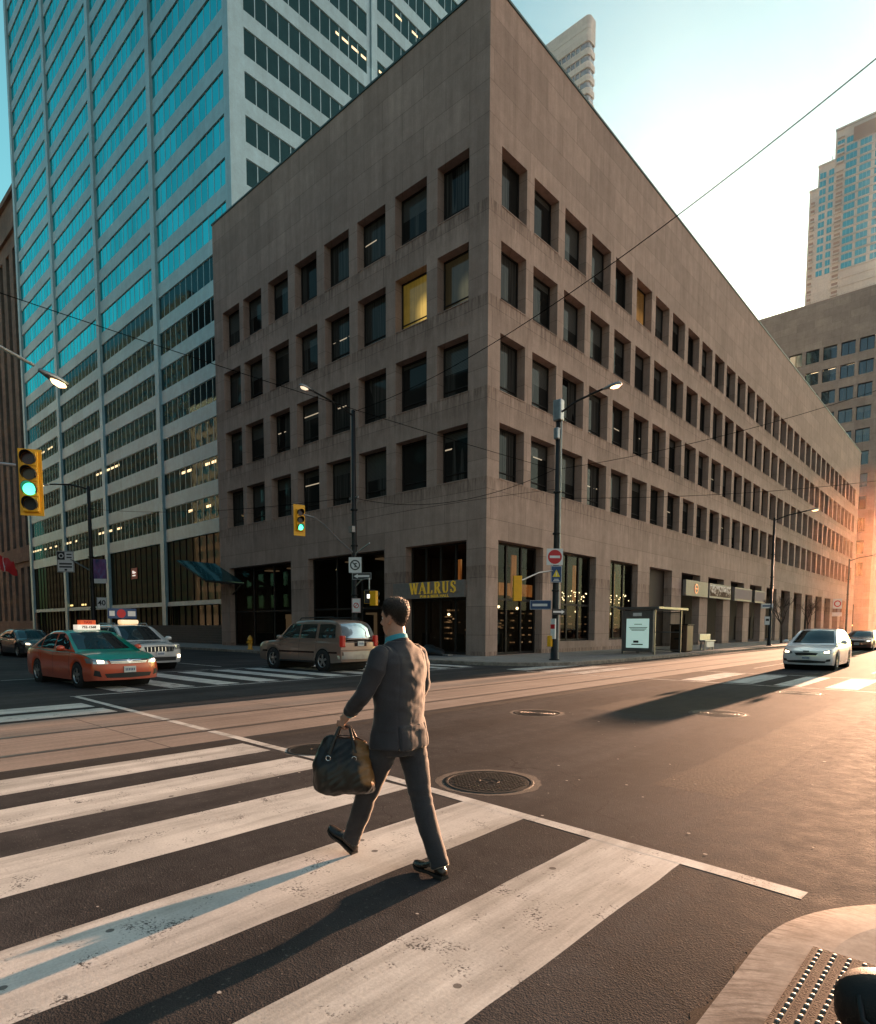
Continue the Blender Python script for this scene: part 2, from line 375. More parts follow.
    t.links.new(bn, bm.inputs['Height']); t.links.new(bm.outputs[0], g.inputs['Normal'])
    return m
def m_clear(name='clear_glass', tint=(.6,.62,.58), refl=.0):
    m, t, b = nt(name); out = t.nodes['Material Output']
    tr = nd(t, 'ShaderNodeBsdfTransparent'); tr.inputs[0].default_value = (*tint, 1)
    g = nd(t, 'ShaderNodeBsdfGlossy'); g.inputs['Roughness'].default_value = .02; g.inputs['Color'].default_value = (.4,.43,.42,1)
    fr = nd(t, 'ShaderNodeFresnel'); fr.inputs[0].default_value = 1.4
    f = math_n(t, 'ADD', math_n(t, 'MULTIPLY', fr.outputs[0], 1-refl), refl)
    n = noise(t, position(t), 2.0, 3)
    f = math_n(t, 'MULTIPLY', f, ramp(t, n, [(.3, (.8,)*3), (.7, (1,)*3)]))
    mx = nd(t, 'ShaderNodeMixShader'); t.links.new(f, mx.inputs[0]); t.links.new(tr.outputs[0], mx.inputs[1]); t.links.new(g.outputs[0], mx.inputs[2])
    t.links.new(mx.outputs[0], out.inputs[0]); t.nodes.remove(b)
    return m
def m_emit(name, col, s, base=(.8,.8,.8)):
    m, t, b = nt(name); n = noise(t, objco(t), 3, 2)
    t.links.new(ramp(t, n, [(.2, tuple(c*.85 for c in col)), (.8, col)]), b.inputs['Emission Color'])
    b.inputs['Base Color'].default_value = (*base, 1)
    b.inputs['Emission Strength'].default_value = s; b.inputs['Roughness'].default_value = .3
    return m
def m_car(name, col, metal=0., rough=.25, flake=0.):
    m, t, b = nt(name); v = objco(t)
    n = noise(t, v, 2.5, 5, .6); s = nd(t, 'ShaderNodeSeparateXYZ'); t.links.new(v, s.inputs[0])
    low = ramp(t, math_n(t, 'ADD', s.outputs[2], math_n(t, 'MULTIPLY', n, .35)), [(.42, (1,)*3), (.75, (0,)*3)])
    bw = nd(t, 'ShaderNodeRGBToBW'); t.links.new(low, bw.inputs[0])
    c = mixc(t, .25, col, ramp(t, n, [(.3, (.85,)*3), (.7, (1.1,)*3)]), 'MULTIPLY')
    c = mixc(t, math_n(t, 'MULTIPLY', bw.outputs[0], .35), c, (.16,.14,.125))
    t.links.new(c, b.inputs['Base Color'])
    b.inputs['Metallic'].default_value = metal; b.inputs['Roughness'].default_value = rough
    b.inputs['Coat Weight'].default_value = .8; b.inputs['Coat Roughness'].default_value = .06
    return m
def m_fabric(name, col, scale=260., var=.2, rough=.9, sheen=.25, spec=.2):
    m, t, b = nt(name); v = objco(t)
    n1 = noise(t, v, 7, 4); n2 = noise(t, v, scale, 2)
    c = ramp(t, n1, [(.3, tuple(x*(1-var) for x in col)), (.7, tuple(x*(1+var) for x in col))])
    c = mixc(t, .6, c, ramp(t, n2, [(.35, (.65,)*3), (.65, (1.3,)*3)]), 'MULTIPLY')
    t.links.new(c, b.inputs['Base Color']); b.inputs['Roughness'].default_value = rough
    b.inputs['Specular IOR Level'].default_value = spec
    b.inputs['Sheen Weight'].default_value = sheen; b.inputs['Sheen Roughness'].default_value = .26; b.inputs['Sheen Tint'].default_value = (1,.9,.78,1)
    bump(t, b, n2, .15, .003)
    return m

M = {}
M['asphalt'] = m_asphalt(); M['paint'] = m_paint(); M['paint_worn'] = m_paint('worn_road_paint', (.7,.67,.63), .585)
M['track'] = m_track_concrete(); M['rail'] = plain('rail_steel', (.12,.1,.09), .35, .9)
M['pave'] = m_pavement('pavement_concrete', (.3,.28,.265)); M['kerb'] = m_pavement('kerb_concrete', (.34,.285,.24), 0, .95)
def m_apron():
    m = m_pavement('corner_apron', (.45,.4,.36), 0, .85); t = m.node_tree; b = t.nodes['Principled BSDF']; p = position(t)
    s = nd(t, 'ShaderNodeSeparateXYZ'); t.links.new(p, s.inputs[0])
    dx = math_n(t, 'SUBTRACT', s.outputs[0], 19.75); dy = math_n(t, 'SUBTRACT', s.outputs[1], -21.4)
    a = math_n(t, 'ARCTAN2', dy, dx); r = math_n(t, 'SQRT', math_n(t, 'ADD', math_n(t, 'MULTIPLY', dx, dx), math_n(t, 'MULTIPLY', dy, dy)))
    cb = nd(t, 'ShaderNodeCombineXYZ'); t.links.new(math_n(t, 'MULTIPLY', a, 9.0), cb.inputs[0]); t.links.new(math_n(t, 'MULTIPLY', r, .8), cb.inputs[1])
    g = noise(t, cb.outputs[0], 4.2, 6, .75)
    edge = ramp(t, math_n(t, 'ADD', r, math_n(t, 'MULTIPLY', g, .35)), [(1.15/2, (0,)*3), (1.5/2, (1,)*3)]) if False else ramp(t, math_n(t, 'DIVIDE', r, 2.0), [(.55, (0,)*3), (.7, (1,)*3)])
    src = b.inputs['Base Color'].links[0].from_socket
    bw = nd(t, 'ShaderNodeRGBToBW'); t.links.new(edge, bw.inputs[0])
    c = mixc(t, math_n(t, 'MULTIPLY', bw.outputs[0], .9), src, mixc(t, .85, src, ramp(t, g, [(.4, (.3,.3,.3)), (.56, (1.02,)*3)]), 'MULTIPLY'))
    t.links.new(c, b.inputs['Base Color']); bump(t, b, math_n(t, 'ADD', math_n(t, 'MULTIPLY', g, .5), noise(t, p, 90, 4)), .35, .002)
    return m
M['apron'] = m_apron(); M['grit'] = plain('gutter_grit', (.04,.036,.033), .95, 0, .5, 40, .8, spec=.05)
M['iron'] = plain('cast_iron', (.05,.045,.042), .45, .7, .3, 20, .4)
M['stoneA'] = m_stone('brown_stone', (.44,.308,.255), 3.11, 1.46, .1, .6, .013, -.32, .25, (9.1,4.367))
M['stoneB'] = m_stone('far_stone', (.4,.32,.29), 3.2, 1.5, .1, .3)
M['stoneOld'] = m_stone('old_limestone', (.2,.165,.135), 1.4, .7, .2, .6)
M['coping'] = plain('roof_coping', (.05,.085,.075), .5, .4)
M['steel'] = m_stone('steel_panel', (.43,.6,.63), 4.0, 30., .06, .25, .006); 
_b = M['steel'].node_tree.nodes['Principled BSDF']; _b.inputs['Metallic'].default_value = .25; _b.inputs['Roughness'].default_value = .42; _b.inputs['Specular IOR Level'].default_value = .6
M['tglass'] = m_glass('tower_glass', (.004,.13,.14), (.08,.76,.8), .84, .015, .0, zoff=-1.05, vary=.3, wob=.05)
M['tglass_lit'] = m_glass('tower_glass_lit', (.012,.018,.019), (.17,.4,.43), .06, .02, .08, zoff=-1.05)
M['tglass_low'] = m_glass('tower_glass_low', (.014,.015,.013), (.16,.3,.31), .05, .02, .36, zoff=-1.05)
M['tglass_east'] = m_glass('tower_glass_east', (.01,.026,.027), (.16,.36,.38), .03, .02, .2, zoff=-1.05)
M['lobby'] = m_glass('lobby_glass', (.026,.024,.013), (.13,.17,.16), .04, .04, .3, (1,.7,.25), (2.6, 3.2))
M['mull'] = plain('window_mullion', (.42,.55,.56), .4, .5)
M['mull_dark'] = plain('dark_mullion', (.035,.019,.018), .8, 0, spec=.1)
M['bronze'] = plain('bronze_frame', (.028,.023,.02), .6, 0, spec=.2)
M['pane'] = m_glass('office_pane', (.012,.011,.010), (.3,.33,.32), .01, .04, 0, wob=.01, curtain=.75, cell=(3.1,4.38))
def m_litpane(name, col, dim, strength):
    m, t, b = nt(name); v = t.nodes.new('ShaderNodeTexCoord').outputs['Generated']; s = nd(t, 'ShaderNodeSeparateXYZ'); t.links.new(v, s.inputs[0])
    u = math_n(t, 'MAXIMUM', s.outputs[0], s.outputs[1])
    d = math_n(t, 'SQRT', math_n(t, 'ADD', math_n(t, 'POWER', math_n(t, 'MULTIPLY', math_n(t, 'SUBTRACT', s.outputs[0], .72), 1.1), 2), math_n(t, 'POWER', math_n(t, 'SUBTRACT', s.outputs[2], .32), 2)))
    fold = noise(t, scalev(t, position(t), (13, 13, .2)), 1, 3); soft = noise(t, position(t), 1.6, 4)
    k = math_n(t, 'MULTIPLY', math_n(t, 'ADD', ramp(t, d, [(.12, (1,)*3), (.36, (.22,)*3), (.8, (.12,)*3)]), math_n(t, 'MULTIPLY', soft, .18)), math_n(t, 'ADD', .55, math_n(t, 'MULTIPLY', fold, .8)))
    t.links.new(mixc(t, k, dim, col), b.inputs['Emission Color']); t.links.new(math_n(t, 'MULTIPLY', k, strength), b.inputs['Emission Strength'])
    b.inputs['Base Color'].default_value = (.03,.025,.015,1); b.inputs['Roughness'].default_value = .1
    return m
M['pane_yellow'] = m_litpane('lit_pane', (1,.62,.13), (.6,.4,.05), .6)
M['pane_glow'] = m_litpane('dim_lit_pane', (.5,.42,.22), (.3,.2,.08), .16)
M['pane_warm'] = m_litpane('orange_pane', (1,.5,.14), (.6,.25,.05), .4)
M['clear'] = m_clear()
M['interior'] = plain('restaurant_interior', (.05,.032,.02), .7)
m, t, b = nt('amber_glow'); _c = ramp(t, noise(t, scalev(t, position(t), (5,5,.7)), 1, 4, .65), [(.3,(.12,.03,.006)),(.55,(.7,.22,.05)),(.75,(1,.5,.18))]); t.links.new(_c, b.inputs['Emission Color']); b.inputs['Emission Strength'].default_value = .42; b.inputs['Base Color'].default_value = (.1,.05,.02,1); M['amber'] = m
M['bulb'] = m_emit('warm_bulb', (1,.72,.4), 6.)
M['white_glow'] = m_emit('white_glow', (1,.92,.8), 3.)
M['pole'] = plain('dark_pole', (.022,.021,.02), .45, .5, .25)
M['galv'] = plain('galvanised_steel', (.36,.36,.36), .42, .85, .15)
M['yellow'] = plain('signal_yellow', (.95,.46,.01), .45, 0, .06)
M['black'] = plain('matt_black', (.012,.012,.012), .55)
M['rubber'] = plain('tyre_rubber', (.018,.017,.017), .85, 0, .2)
M['lens_off_r'] = plain('red_lens_off', (.05,.008,.006), .25); M['lens_off_y'] = plain('amber_lens_off', (.06,.03,.006), .25)
M['lens_green'] = m_emit('green_lens', (.06,1,.52), 2.6)
M['lamp_on'] = m_emit('lamp_on', (1,.58,.26), 6.)
M['lamp_dim'] = m_emit('lamp_dim', (1,.75,.5), 1.2)
M['white'] = plain('sign_white', (.75,.75,.73), .45, 0, .05); M['red'] = plain('sign_red', (.55,.02,.025), .4, 0, .06)
M['ink'] = plain('sign_black', (.02,.02,.02), .5); M['blue'] = plain('sign_blue', (.02,.06,.16), .45); M['signyellow'] = plain('sign_yellow', (.8,.6,.03), .45)
M['gold'] = plain('gold_letter', (.8,.52,.06), .35, .4, emit=(.9,.6,.08), es=.12)
M['signbrown'] = plain('sign_fascia', (.24,.2,.18), .55)
M['aluminium'] = plain('shelter_frame', (.18,.18,.175), .4, .7)
M['poster'] = m_emit('shelter_poster', (.62,.86,.78), .42, (.6,.8,.7))
M['brownbin'] = plain('bin_brown', (.11,.06,.04), .55); M['hyd'] = plain('hydrant_yellow', (.62,.3,.03), .45)
M['brickdark'] = plain('dark_step_stone', (.07,.06,.055), .7, 0, .2, 3)
M['wire'] = plain('wire_black', (.004,.004,.004), .95, spec=.0)
M['bark'] = plain('bare_bark', (.09,.06,.045), .85)
M['cglass'] = m_glass('car_glass', (.01,.011,.012), (.36,.46,.49), .14, .02, 0)
M['chrome'] = plain('chrome', (.75,.75,.75), .12, 1., .03)
M['headlamp'] = plain('headlamp_clear', (.5,.5,.5), .08, .6, .1, 12, 0, .6, 1.)
M['headlamp_on'] = m_emit('headlamp_on', (1,.78,.5), 5.)
M['taillamp'] = m_emit('taillamp', (1,.05,.02), .1, (.3,.008,.008))
M['taxi_sign'] = m_emit('taxi_sign_lit', (1,.8,.62), .8); M['taxi_orange'] = m_emit('taxi_orange_sign', (1,.12,.03), .35, (.6,.1,.03))
M['plate'] = plain('plate_white', (.6,.6,.58), .4); M['well'] = plain('wheel_well', (.006,.006,.006), .9)
M['rimsilver'] = plain('wheel_silver', (.38,.37,.36), .3, .8)
# ---------------------------------------------------------------- ground
M['patch'] = plain('asphalt_patch', (.045,.041,.039), .9, 0, .25, 3, .5, spec=.08)
KX, KY, SY = 6.1, -4.3, -20.3      # west kerb of the avenue, north kerb and south kerb of the cross street
def sheet(name, poly, z, mat):
    mb = MB(); mb.add([(x, y, z) for x, y in poly], [tuple(range(len(poly)))]); return struct(mb.build(name, mat))
sheet('road', [(-900,-900),(900,-900),(900,900),(-900,900)], 0, M['asphalt'])
def arc(cx, cy, r, a0, a1, n=10): return [(cx+r*math.cos(R(lerp(a0,a1,k/n))), cy+r*math.sin(R(lerp(a0,a1,k/n)))) for k in range(n+1)]
def inset(poly, d):
    n = len(poly); out = []
    for i in range(n):
        p0, p1, p2 = Vector(poly[i-1]), Vector(poly[i]), Vector(poly[(i+1) % n])
        a = (p1-p0).normalized(); b = (p2-p1).normalized()
        na = Vector((-a.y, a.x)); nb = Vector((-b.y, b.x)); k = (na+nb); k = k/max(.3, k.dot(na)) if k.length > 1e-6 else na
        out.append(tuple(p1+k*d))
    return out
def pavement(poly, z=.15, kw=.18):
    ins = inset(poly, kw)
    mb = MB(); n = len(poly)
    mb.add([(x, y, z) for x, y in poly]+[(x, y, z) for x, y in ins]+[(x, y, -.05) for x, y in poly],
           [(i, (i+1) % n, n+(i+1) % n, n+i) for i in range(n)]+[(2*n+i, 2*n+(i+1) % n, (i+1) % n, i) for i in range(n)])
    struct(mb.build('kerb', M['kerb'], bevel=.025))
    m2 = MB(); m2.add([(x, y, z-.004) for x, y in inset(poly, kw-.01)], [tuple(range(n))])
    return struct(m2.build('pavement', M['pave']))
# NW block under the stone office, SW block, far NW block, NE block
pavement([(-200, KY), *arc(KX-4.2, KY+4.2, 4.2, -90, 0), (KX, 106), *arc(KX-4, 107, 4, 0, 90, 6), (-200, 111)])
pavement([(-200, -120), (4.6, -120), *arc(-1.9, -27.6, 6.5, 0, 90, 10), (-200, -21.1)])
pavement([(-200, 123), *arc(KX-4, 127, 4, -90, 0, 6), (KX, 600), (-200, 600)])
pavement([(20.3, KY), (200, KY), (200, 111), (24, 111), *arc(24, 107, 3.7, 90, 180, 5), *arc(23.3, KY+3, 3, 180, 270, 6)][::1])
# SE corner under the camera: lowered kerb with a broad concrete apron
poly = [(18.34,-60),(60,-60),(60,-20.12),(19.9,-20.12)] + arc(19.75,-21.55,1.42,92,180,14)[1:] + [(18.33,-22.6)]
def corner_ramp():
    outer = arc(19.75,-21.4,1.42,70,180,22); outer = [(60,-20.02),(24,-20.02)]+outer+[(18.33,-23),(18.33,-60)]
    inn = [(60,-20.35),(24,-20.35)]+arc(19.75,-21.4,1.12,70,180,22)+[(18.63,-23),(18.63,-60)]
    n = len(outer); mb = MB()
    mid = [((a+c)/2, (b+d)/2) for (a, b), (c, d) in zip(outer, inn)]
    v = [(x, y, -.03) for x, y in outer]+[(x, y, .055) for x, y in outer]+[(x, y, .085) for x, y in mid]+[(x, y, .1) for x, y in inn]
    f = []
    for k in range(3):
        for i in range(n-1): f.append((k*n+i, k*n+i+1, (k+1)*n+i+1, (k+1)*n+i))
    mb.add(v, f); o = struct(mb.build('kerb', M['apron'], smooth=True, weld=True)); o.data.set_sharp_from_angle(angle=R(50))
    gut = arc(19.75,-21.4,1.40,70,180,160)+[(18.34,-21.45-.02*k) for k in range(1,120)]; wd = lambda i: max(.006, .05+.06*mnoise.noise(Vector((i*.06,0,0)))+.03*mnoise.noise(Vector((i*.25,5,0)))+.02*mnoise.noise(Vector((i*.9,9,0)))); g2 = [((x+(x-19.75)/1.4*wd(i), y+(y+21.4)/1.4*wd(i)) if i < 161 else (x-wd(i), y)) for i, (x, y) in enumerate(gut)]
    gm = MB(); gm.add([(x,y,.0012) for x,y in gut]+[(x,y,.0012) for x,y in g2], [(i,i+1,len(gut)+i+1,len(gut)+i) for i in range(len(gut)-1)]); struct(gm.build('road_gutter_grit', M['grit']))
    m2 = MB(); m2.add([(x, y, .1) for x, y in inn]+[(60,-60,.1)], [tuple(range(n+1))]); struct(m2.build('pavement', M['apron']))
corner_ramp()
# track slab and rails
sheet('track_slab', [(7.05,-400),(11.0,-400),(11.0,600),(7.05,600)], .0006, M['track'])
for x in (8.53, 10.05):
    mb = MB(); mb.quad((x,-400,.003),(x+.06,-400,.003),(x+.06,600,.003),(x,600,.003)); struct(mb.build('road_rail', M['rail']))
    mb = MB(); mb.quad((x+.06,-400,.0035),(x+.13,-400,.0035),(x+.13,600,.0035),(x+.06,600,.0035)); struct(mb.build('road_rail_groove', M['brickdark']))
def stripe(x0, x1, y0, y1, z=.0011, mat='paint', name='road_stripe', jag=.005):
    """a painted bar with a slightly uneven outline"""
    rr = random.Random(int((x0*131+y0*77)*100)); pts = []
    def side(a, b):
        n = max(2, int(math.dist(a, b)/.22))
        for k in range(n):
            t = k/n; j = 0 if k == 0 else rr.uniform(-jag, jag)
            dx, dy = b[0]-a[0], b[1]-a[1]; l = math.hypot(dx, dy)
            pts.append((a[0]+dx*t-dy/l*j, a[1]+dy*t+dx/l*j, z))
    c = [(x0,y0),(x1,y0),(x1,y1),(x0,y1)]
    for i in range(4): side(c[i], c[(i+1) % 4])
    mb = MB(); mb.add(pts, [tuple(range(len(pts)))]); return struct(mb.build(name, M[mat]))
for x0, x1, e in ((4.9,5.7,-20.15),(6.05,6.8,-20.12),(11.45,12.15,-20.2),(12.7,13.42,-20.22),(14.05,14.82,-20.3),(15.53,16.24,-20.28),(16.9,17.6,-20.38)):
    stripe(x0, x1, -26, e)
def line(x0, y0, x1, y1, w, z=.0016, mat='paint'):
    d = Vector((x1-x0, y1-y0)).normalized(); n = Vector((-d.y, d.x))*w/2
    mb = MB(); k = max(2, int(math.dist((x0,y0),(x1,y1))/.4)); rr = random.Random(int(x0*37+y1*91))
    L = [Vector((lerp(x0,x1,i/k), lerp(y0,y1,i/k))) for i in range(k+1)]
    a = [(p+n*rr.uniform(.9,1.08)) for p in L]; b = [(p-n*rr.uniform(.9,1.08)) for p in L]
    mb.add([(p.x,p.y,z) for p in a]+[(p.x,p.y,z) for p in b], [(i, i+1, k+2+i, k+1+i) for i in range(k)])
    return struct(mb.build('road_line', M[mat]))
line(3.4, -19.8, 13.1, -20.08, .13); line(14.3, -20.15, 18.35, -20.45, .13)
for x0, x1 in ((5.2,6.1),(6.7,7.4),(7.9,8.6),(11.9,12.65),(13.2,13.95),(14.5,15.2),(15.75,16.5),(17.0,17.7),(18.3,19.0)):
    stripe(x0, x1, -5.4, -1.3, mat='paint_worn' if x0 < 9 else 'paint')
line(5.4, -1.0, 20, -1.0, .13, mat='paint_worn'); line(6.4, -5.75, 20, -5.75, .13, mat='paint_worn')
for k in range(11):
    y = -18.75+k*1.32
    stripe(-2.3, 3.1, y, y+.68, mat='paint_worn' if k < 2 else 'paint')
line(3.42, -19.9, 3.42, -5.2, .12, mat='paint_worn'); line(-2.7, -19.9, -2.7, -5.2, .12, mat='paint_worn')
line(-60, -12.2, -4, -12.2, .1, mat='paint_worn'); line(15.9, 2, 15.9, 5, .1); line(15.9, 8, 15.9, 11, .1); line(15.9, 14, 15.9, 17, .1); line(12.0, 2, 12.0, 100, .1, mat='paint_worn')
for px0, py0, px1, py1 in ((13.1,-13.6,14.9,-9.8),(3.6,-12.6,6.7,-10.9),(16.6,-18.5,17.4,-8),(11.2,-29,11.42,-4)):
    pts = []; rr = random.Random(int(px0*10))
    sheet('road_patch', [(x+rr.uniform(-.06,.06), y+rr.uniform(-.06,.06)) for x, y in [(lerp(px0,px1,k/8),py0) for k in range(8)]+[(px1,lerp(py0,py1,k/8)) for k in range(8)]+[(lerp(px1,px0,k/8),py1) for k in range(8)]+[(px0,lerp(py1,py0,k/8)) for k in range(8)]], .0004, M['patch'])
def manhole(x, y, r, label, pat):
    t = thing('manhole_cover', label, 'manhole cover', (x, y, 0))
    mb = MB(); mb.lathe([(r*1.1,.0012),(r*1.09,.004),(r*1.0,.004),(r*.99,.001)], n=48, cap=False); mb.build('frame', M['iron'], t, smooth=True)
    lid = MB(); lid.lathe([(r*.985,.0015),(r*.97,.003),(0.001,.003)], n=48, cap=False)
    if pat == 'grid':
        n = int(r/.045)
        for i in range(-n, n+1):
            for j in range(-n, n+1):
                px, py = i*.045, j*.045
                if .3*r < math.hypot(px, py) < r*.9: lid.box(px-.015, px+.015, py-.015, py+.015, .0025, .0065)
        lid.lathe([(r*.26,.0025),(r*.26,.0065),(r*.22,.0065),(r*.22,.0025)], n=24, cap=False)
        for a in range(3): lid.obox((math.cos(a*2.1)*r*.12, math.sin(a*2.1)*r*.12, .0045), (.03,0,0), (0,.012,0), (0,0,.002))
    else:
        for k in range(1, 6):
            q = r*.16*k; lid.lathe([(q-.02,.0025),(q-.018,.0055),(q+.018,.0055),(q+.02,.0025)], n=32, cap=False)
    lid.build('lid', M['iron'], t)
    # ragged asphalt collar
    c = MB(); rr = random.Random(int(x*100)); ring = [(math.cos(2*PI*k/40)*r*(1.28+rr.uniform(-.05,.05)), math.sin(2*PI*k/40)*r*(1.28+rr.uniform(-.05,.05)), .0009) for k in range(40)]
    c.add(ring+[(0,0,.0009)], [(k, (k+1) % 40, 40) for k in range(40)]); c.build('asphalt_collar', M['collar'], t)
M['collar'] = plain('patched_asphalt', (.036,.033,.031), .85, 0, .3, 10, .4)
manhole(15.25,-19.55,.43,'large iron manhole cover with raised grid just beyond the walking man','grid')
manhole(12.55,-19.75,.36,'iron manhole cover behind the leather travel bag at the crosswalk edge','grid')
manhole(12.75,-14.8,.4,'manhole cover beside the streetcar track inside the long car shadow','ring')
manhole(15.3,-12.5,.42,'manhole cover alone on sunlit asphalt right of the car shadow','ring')
manhole(15.55,-7.3,.42,'manhole cover just before the crosswalk under the silver hatchback','ring')

# ---------------------------------------------------------------- facades with openings
def wall_grid(mb, mp, u0, u1, z0, z1, holes, depth, m=0):
    us = sorted({round(v, 4) for v in [u0, u1]+[h[0] for h in holes]+[h[1] for h in holes]})
    zs = sorted({round(v, 4) for v in [z0, z1]+[h[2] for h in holes]+[h[3] for h in holes]})
    for zi in range(len(zs)-1):
        za, zb = zs[zi], zs[zi+1]; zc = (za+zb)/2; run = None
        row = [h for h in holes if h[2] < zc < h[3]]
        for ui in range(len(us)-1):
            uc = (us[ui]+us[ui+1])/2
            if any(h[0] < uc < h[1] for h in row):
                if run is not None: mb.quad(mp(run,za,0), mp(us[ui],za,0), mp(us[ui],zb,0), mp(run,zb,0), m); run = None
            elif run is None: run = us[ui]
        if run is not None: mb.quad(mp(run,za,0), mp(u1,za,0), mp(u1,zb,0), mp(run,zb,0), m)
    for a, b, c, d in holes:
        mb.quad(mp(a,c,0), mp(b,c,0), mp(b,c,depth), mp(a,c,depth), m); mb.quad(mp(a,d,0), mp(a,d,depth), mp(b,d,depth), mp(b,d,0), m)
        mb.quad(mp(a,c,0), mp(a,c,depth), mp(a,d,depth), mp(a,d,0), m); mb.quad(mp(b,c,0), mp(b,d,0), mp(b,d,depth), mp(b,c,depth), m)
def mbox(mb, mp, u0, u1, z0, z1, d0, d1, m=0):
    c = [mp(u,z,d) for d in (d0,d1) for z in (z0,z1) for u in (u0,u1)]
    mb.add(c, [(0,1,3,2),(4,6,7,5),(0,4,5,1),(2,3,7,6),(0,2,6,4),(1,5,7,3)], m)

# ---------------------------------------------------------------- brown stone office block
LF = lambda u, z, d: (u, d, z)
RF = lambda u, z, d: (-d, u, z)
office = thing('office_block', 'brown stone corner office block with deep square windows above a restaurant', 'building')
ROWS = [(22.2,25.0),(17.8,20.62),(13.42,16.24),(9.1,11.9)]
LW = [(-3.35,-1.24),(-6.49,-4.1),(-9.67,-7.26),(-12.79,-10.43),(-15.89,-13.55),(-19.01,-16.66),(-22.25,-19.87),(-25.12,-22.76)]
RWN = 33
RW = [(1.0, 3.18)]+[(3.85+3.085*k, 6.27+3.085*k) for k in range(RWN-1)]
LG = [(-25.05,-16.83),(-14.88,-7.47),(-5.72,-1.28)]
RG = [(1.0+6.17*k, 5.2+6.17*k) for k in range(16)]
wl = MB()
wall_grid(wl, LF, -26.4, 0, .12, 31.75, [(a,b,c,d) for a,b in LW for c,d in ROWS]+[(a,b,.15,6.08) for a,b in LG], .62)
wall_grid(wl, RF, 0, 105.2, .12, 31.75, [(a,b,c,d) for a,b in RW for c,d in ROWS]+[(a,b,.15 if k in (0,) or k > 2 else .78,6.06) for k,(a,b) in enumerate(RG)], .62)
wl.quad((-26.4,0,0),(-26.4,105,0),(-26.4,105,31.75),(-26.4,0,31.75)); wl.quad((0,105.2,0),(-26.4,105.2,0),(-26.4,105.2,31.75),(0,105.2,31.75))
wl.build('wall', M['stoneA'], office)
rf = MB(); rf.quad((-26.4,0,31.3),(0,0,31.3),(0,105.2,31.3),(-26.4,105.2,31.3)); rf.build('roof', M['brickdark'], office)
cp = MB(); cp.box(-26.46,.05,-.05,.35,31.753,31.87); cp.box(-.35,.052,.352,105.25,31.753,31.868); cp.box(-26.46,-26.1,.352,105.2,31.753,31.869); cp.build('coping', M['coping'], office)
# sills
sl = MB()
for a, b in LW:
    for c, d in ROWS: mbox(sl, LF, a+.003, b-.003, c+.002, c+.05, -.03, .55)
for a, b in RW:
    for c, d in ROWS: mbox(sl, RF, a+.003, b-.003, c+.002, c+.05, -.03, .55)
sl.build('sill', M['stoneA'], office)['kind'] = 'stuff'
def window_mb(mp, a, b, c, d):
    f = MB(); t = .075
    mbox(f,mp,a+.002,a+t,c,d-.002,.5,.6); mbox(f,mp,b-t,b-.002,c,d-.002,.5,.6); mbox(f,mp,a+t,b-t,d-t,d-.003,.5,.6); mbox(f,mp,a+t,b-t,c+.02,c+t+.06,.5,.6)
    mbox(f,mp,a+t,b-t,c+.55,c+.6,.52,.6)
    g = MB(); g.quad(mp(a+.01,c+.01,.575), mp(b-.01,c+.01,.575), mp(b-.01,d-.01,.575), mp(a+.01,d-.01,.575))
    return f, g
def office_window(mp, a, b, c, d, pm):
    f, g = window_mb(mp, a, b, c, d); o = f.build('window', M['bronze'], office); g.build('pane', pm, o)
for j, (a, b) in enumerate(LW):
    for i, (c, d) in enumerate(ROWS):
        office_window(LF, a, b, c, d, M['pane_yellow'] if (i, j) == (1, 1) else M['pane_glow'] if (i, j) == (1, 0) else M['pane'])
rest = MB(); restg = MB()
for j, (a, b) in enumerate(RW):
    for i, (c, d) in enumerate(ROWS):
        if j < 17: office_window(RF, a, b, c, d, M['pane_warm'] if (i, j) in ((0, 5),) else M['pane'])
        else:
            f, g = window_mb(RF, a, b, c, d); rest.merge(f, m=0); rest.merge(g, m=1)
o = rest.build('window', [M['bronze'], M['pane']], office); o['kind'] = 'stuff'
# core that closes the building behind the windows
co = MB(); co.box(-25.7,-.75,.75,104.5,6.3,31.2); co.box(-25.7,-8.2,4.2,104.5,.1,6.3); co.box(-8.2,-5.2,24.8,104.5,.1,6.3); co.build('core', M['interior'], office)
# ground floor: shop fronts on the left street
def shopfront(mp, a, b, z0, z1, n, bars, name='shop_window', d=.45):
    f = MB(); g = MB(); w = .06
    mbox(f,mp,a,b,z1-.1,z1-.003,d,d+.1); mbox(f,mp,a,b,z0,z0+.12,d,d+.1)
    for z in bars: mbox(f,mp,a,b,z-.06,z+.06,d-.01,d+.1)
    for k in range(n+1):
        u = lerp(a+.05, b-.05, k/n); mbox(f,mp,u-w,u+w,z0+.01,z1-.01,d-.02,d+.11)
    g.quad(mp(a,z0,d+.05), mp(b,z0,d+.05), mp(b,z1,d+.05), mp(a,z1,d+.05))
    o = f.build(name, M['bronze'], office); g.build('pane', M['clear'], o); return o
shopfront(LF,-25.05,-16.83,.16,6.07,3,(2.75,)); shopfront(LF,-14.88,-7.47,.16,6.07,3,(2.75,))
shopfront(LF,-5.72,-1.28,.16,6.07,4,(3.1,),'entrance_front',.5)
shopfront(RF,1.0,5.2,.16,6.05,3,(3.1,),'entrance_front',.5); shopfront(RF,7.17,11.37,.79,6.05,3,(3.0,)); shopfront(RF,13.34,17.54,.79,6.05,3,(3.0,))
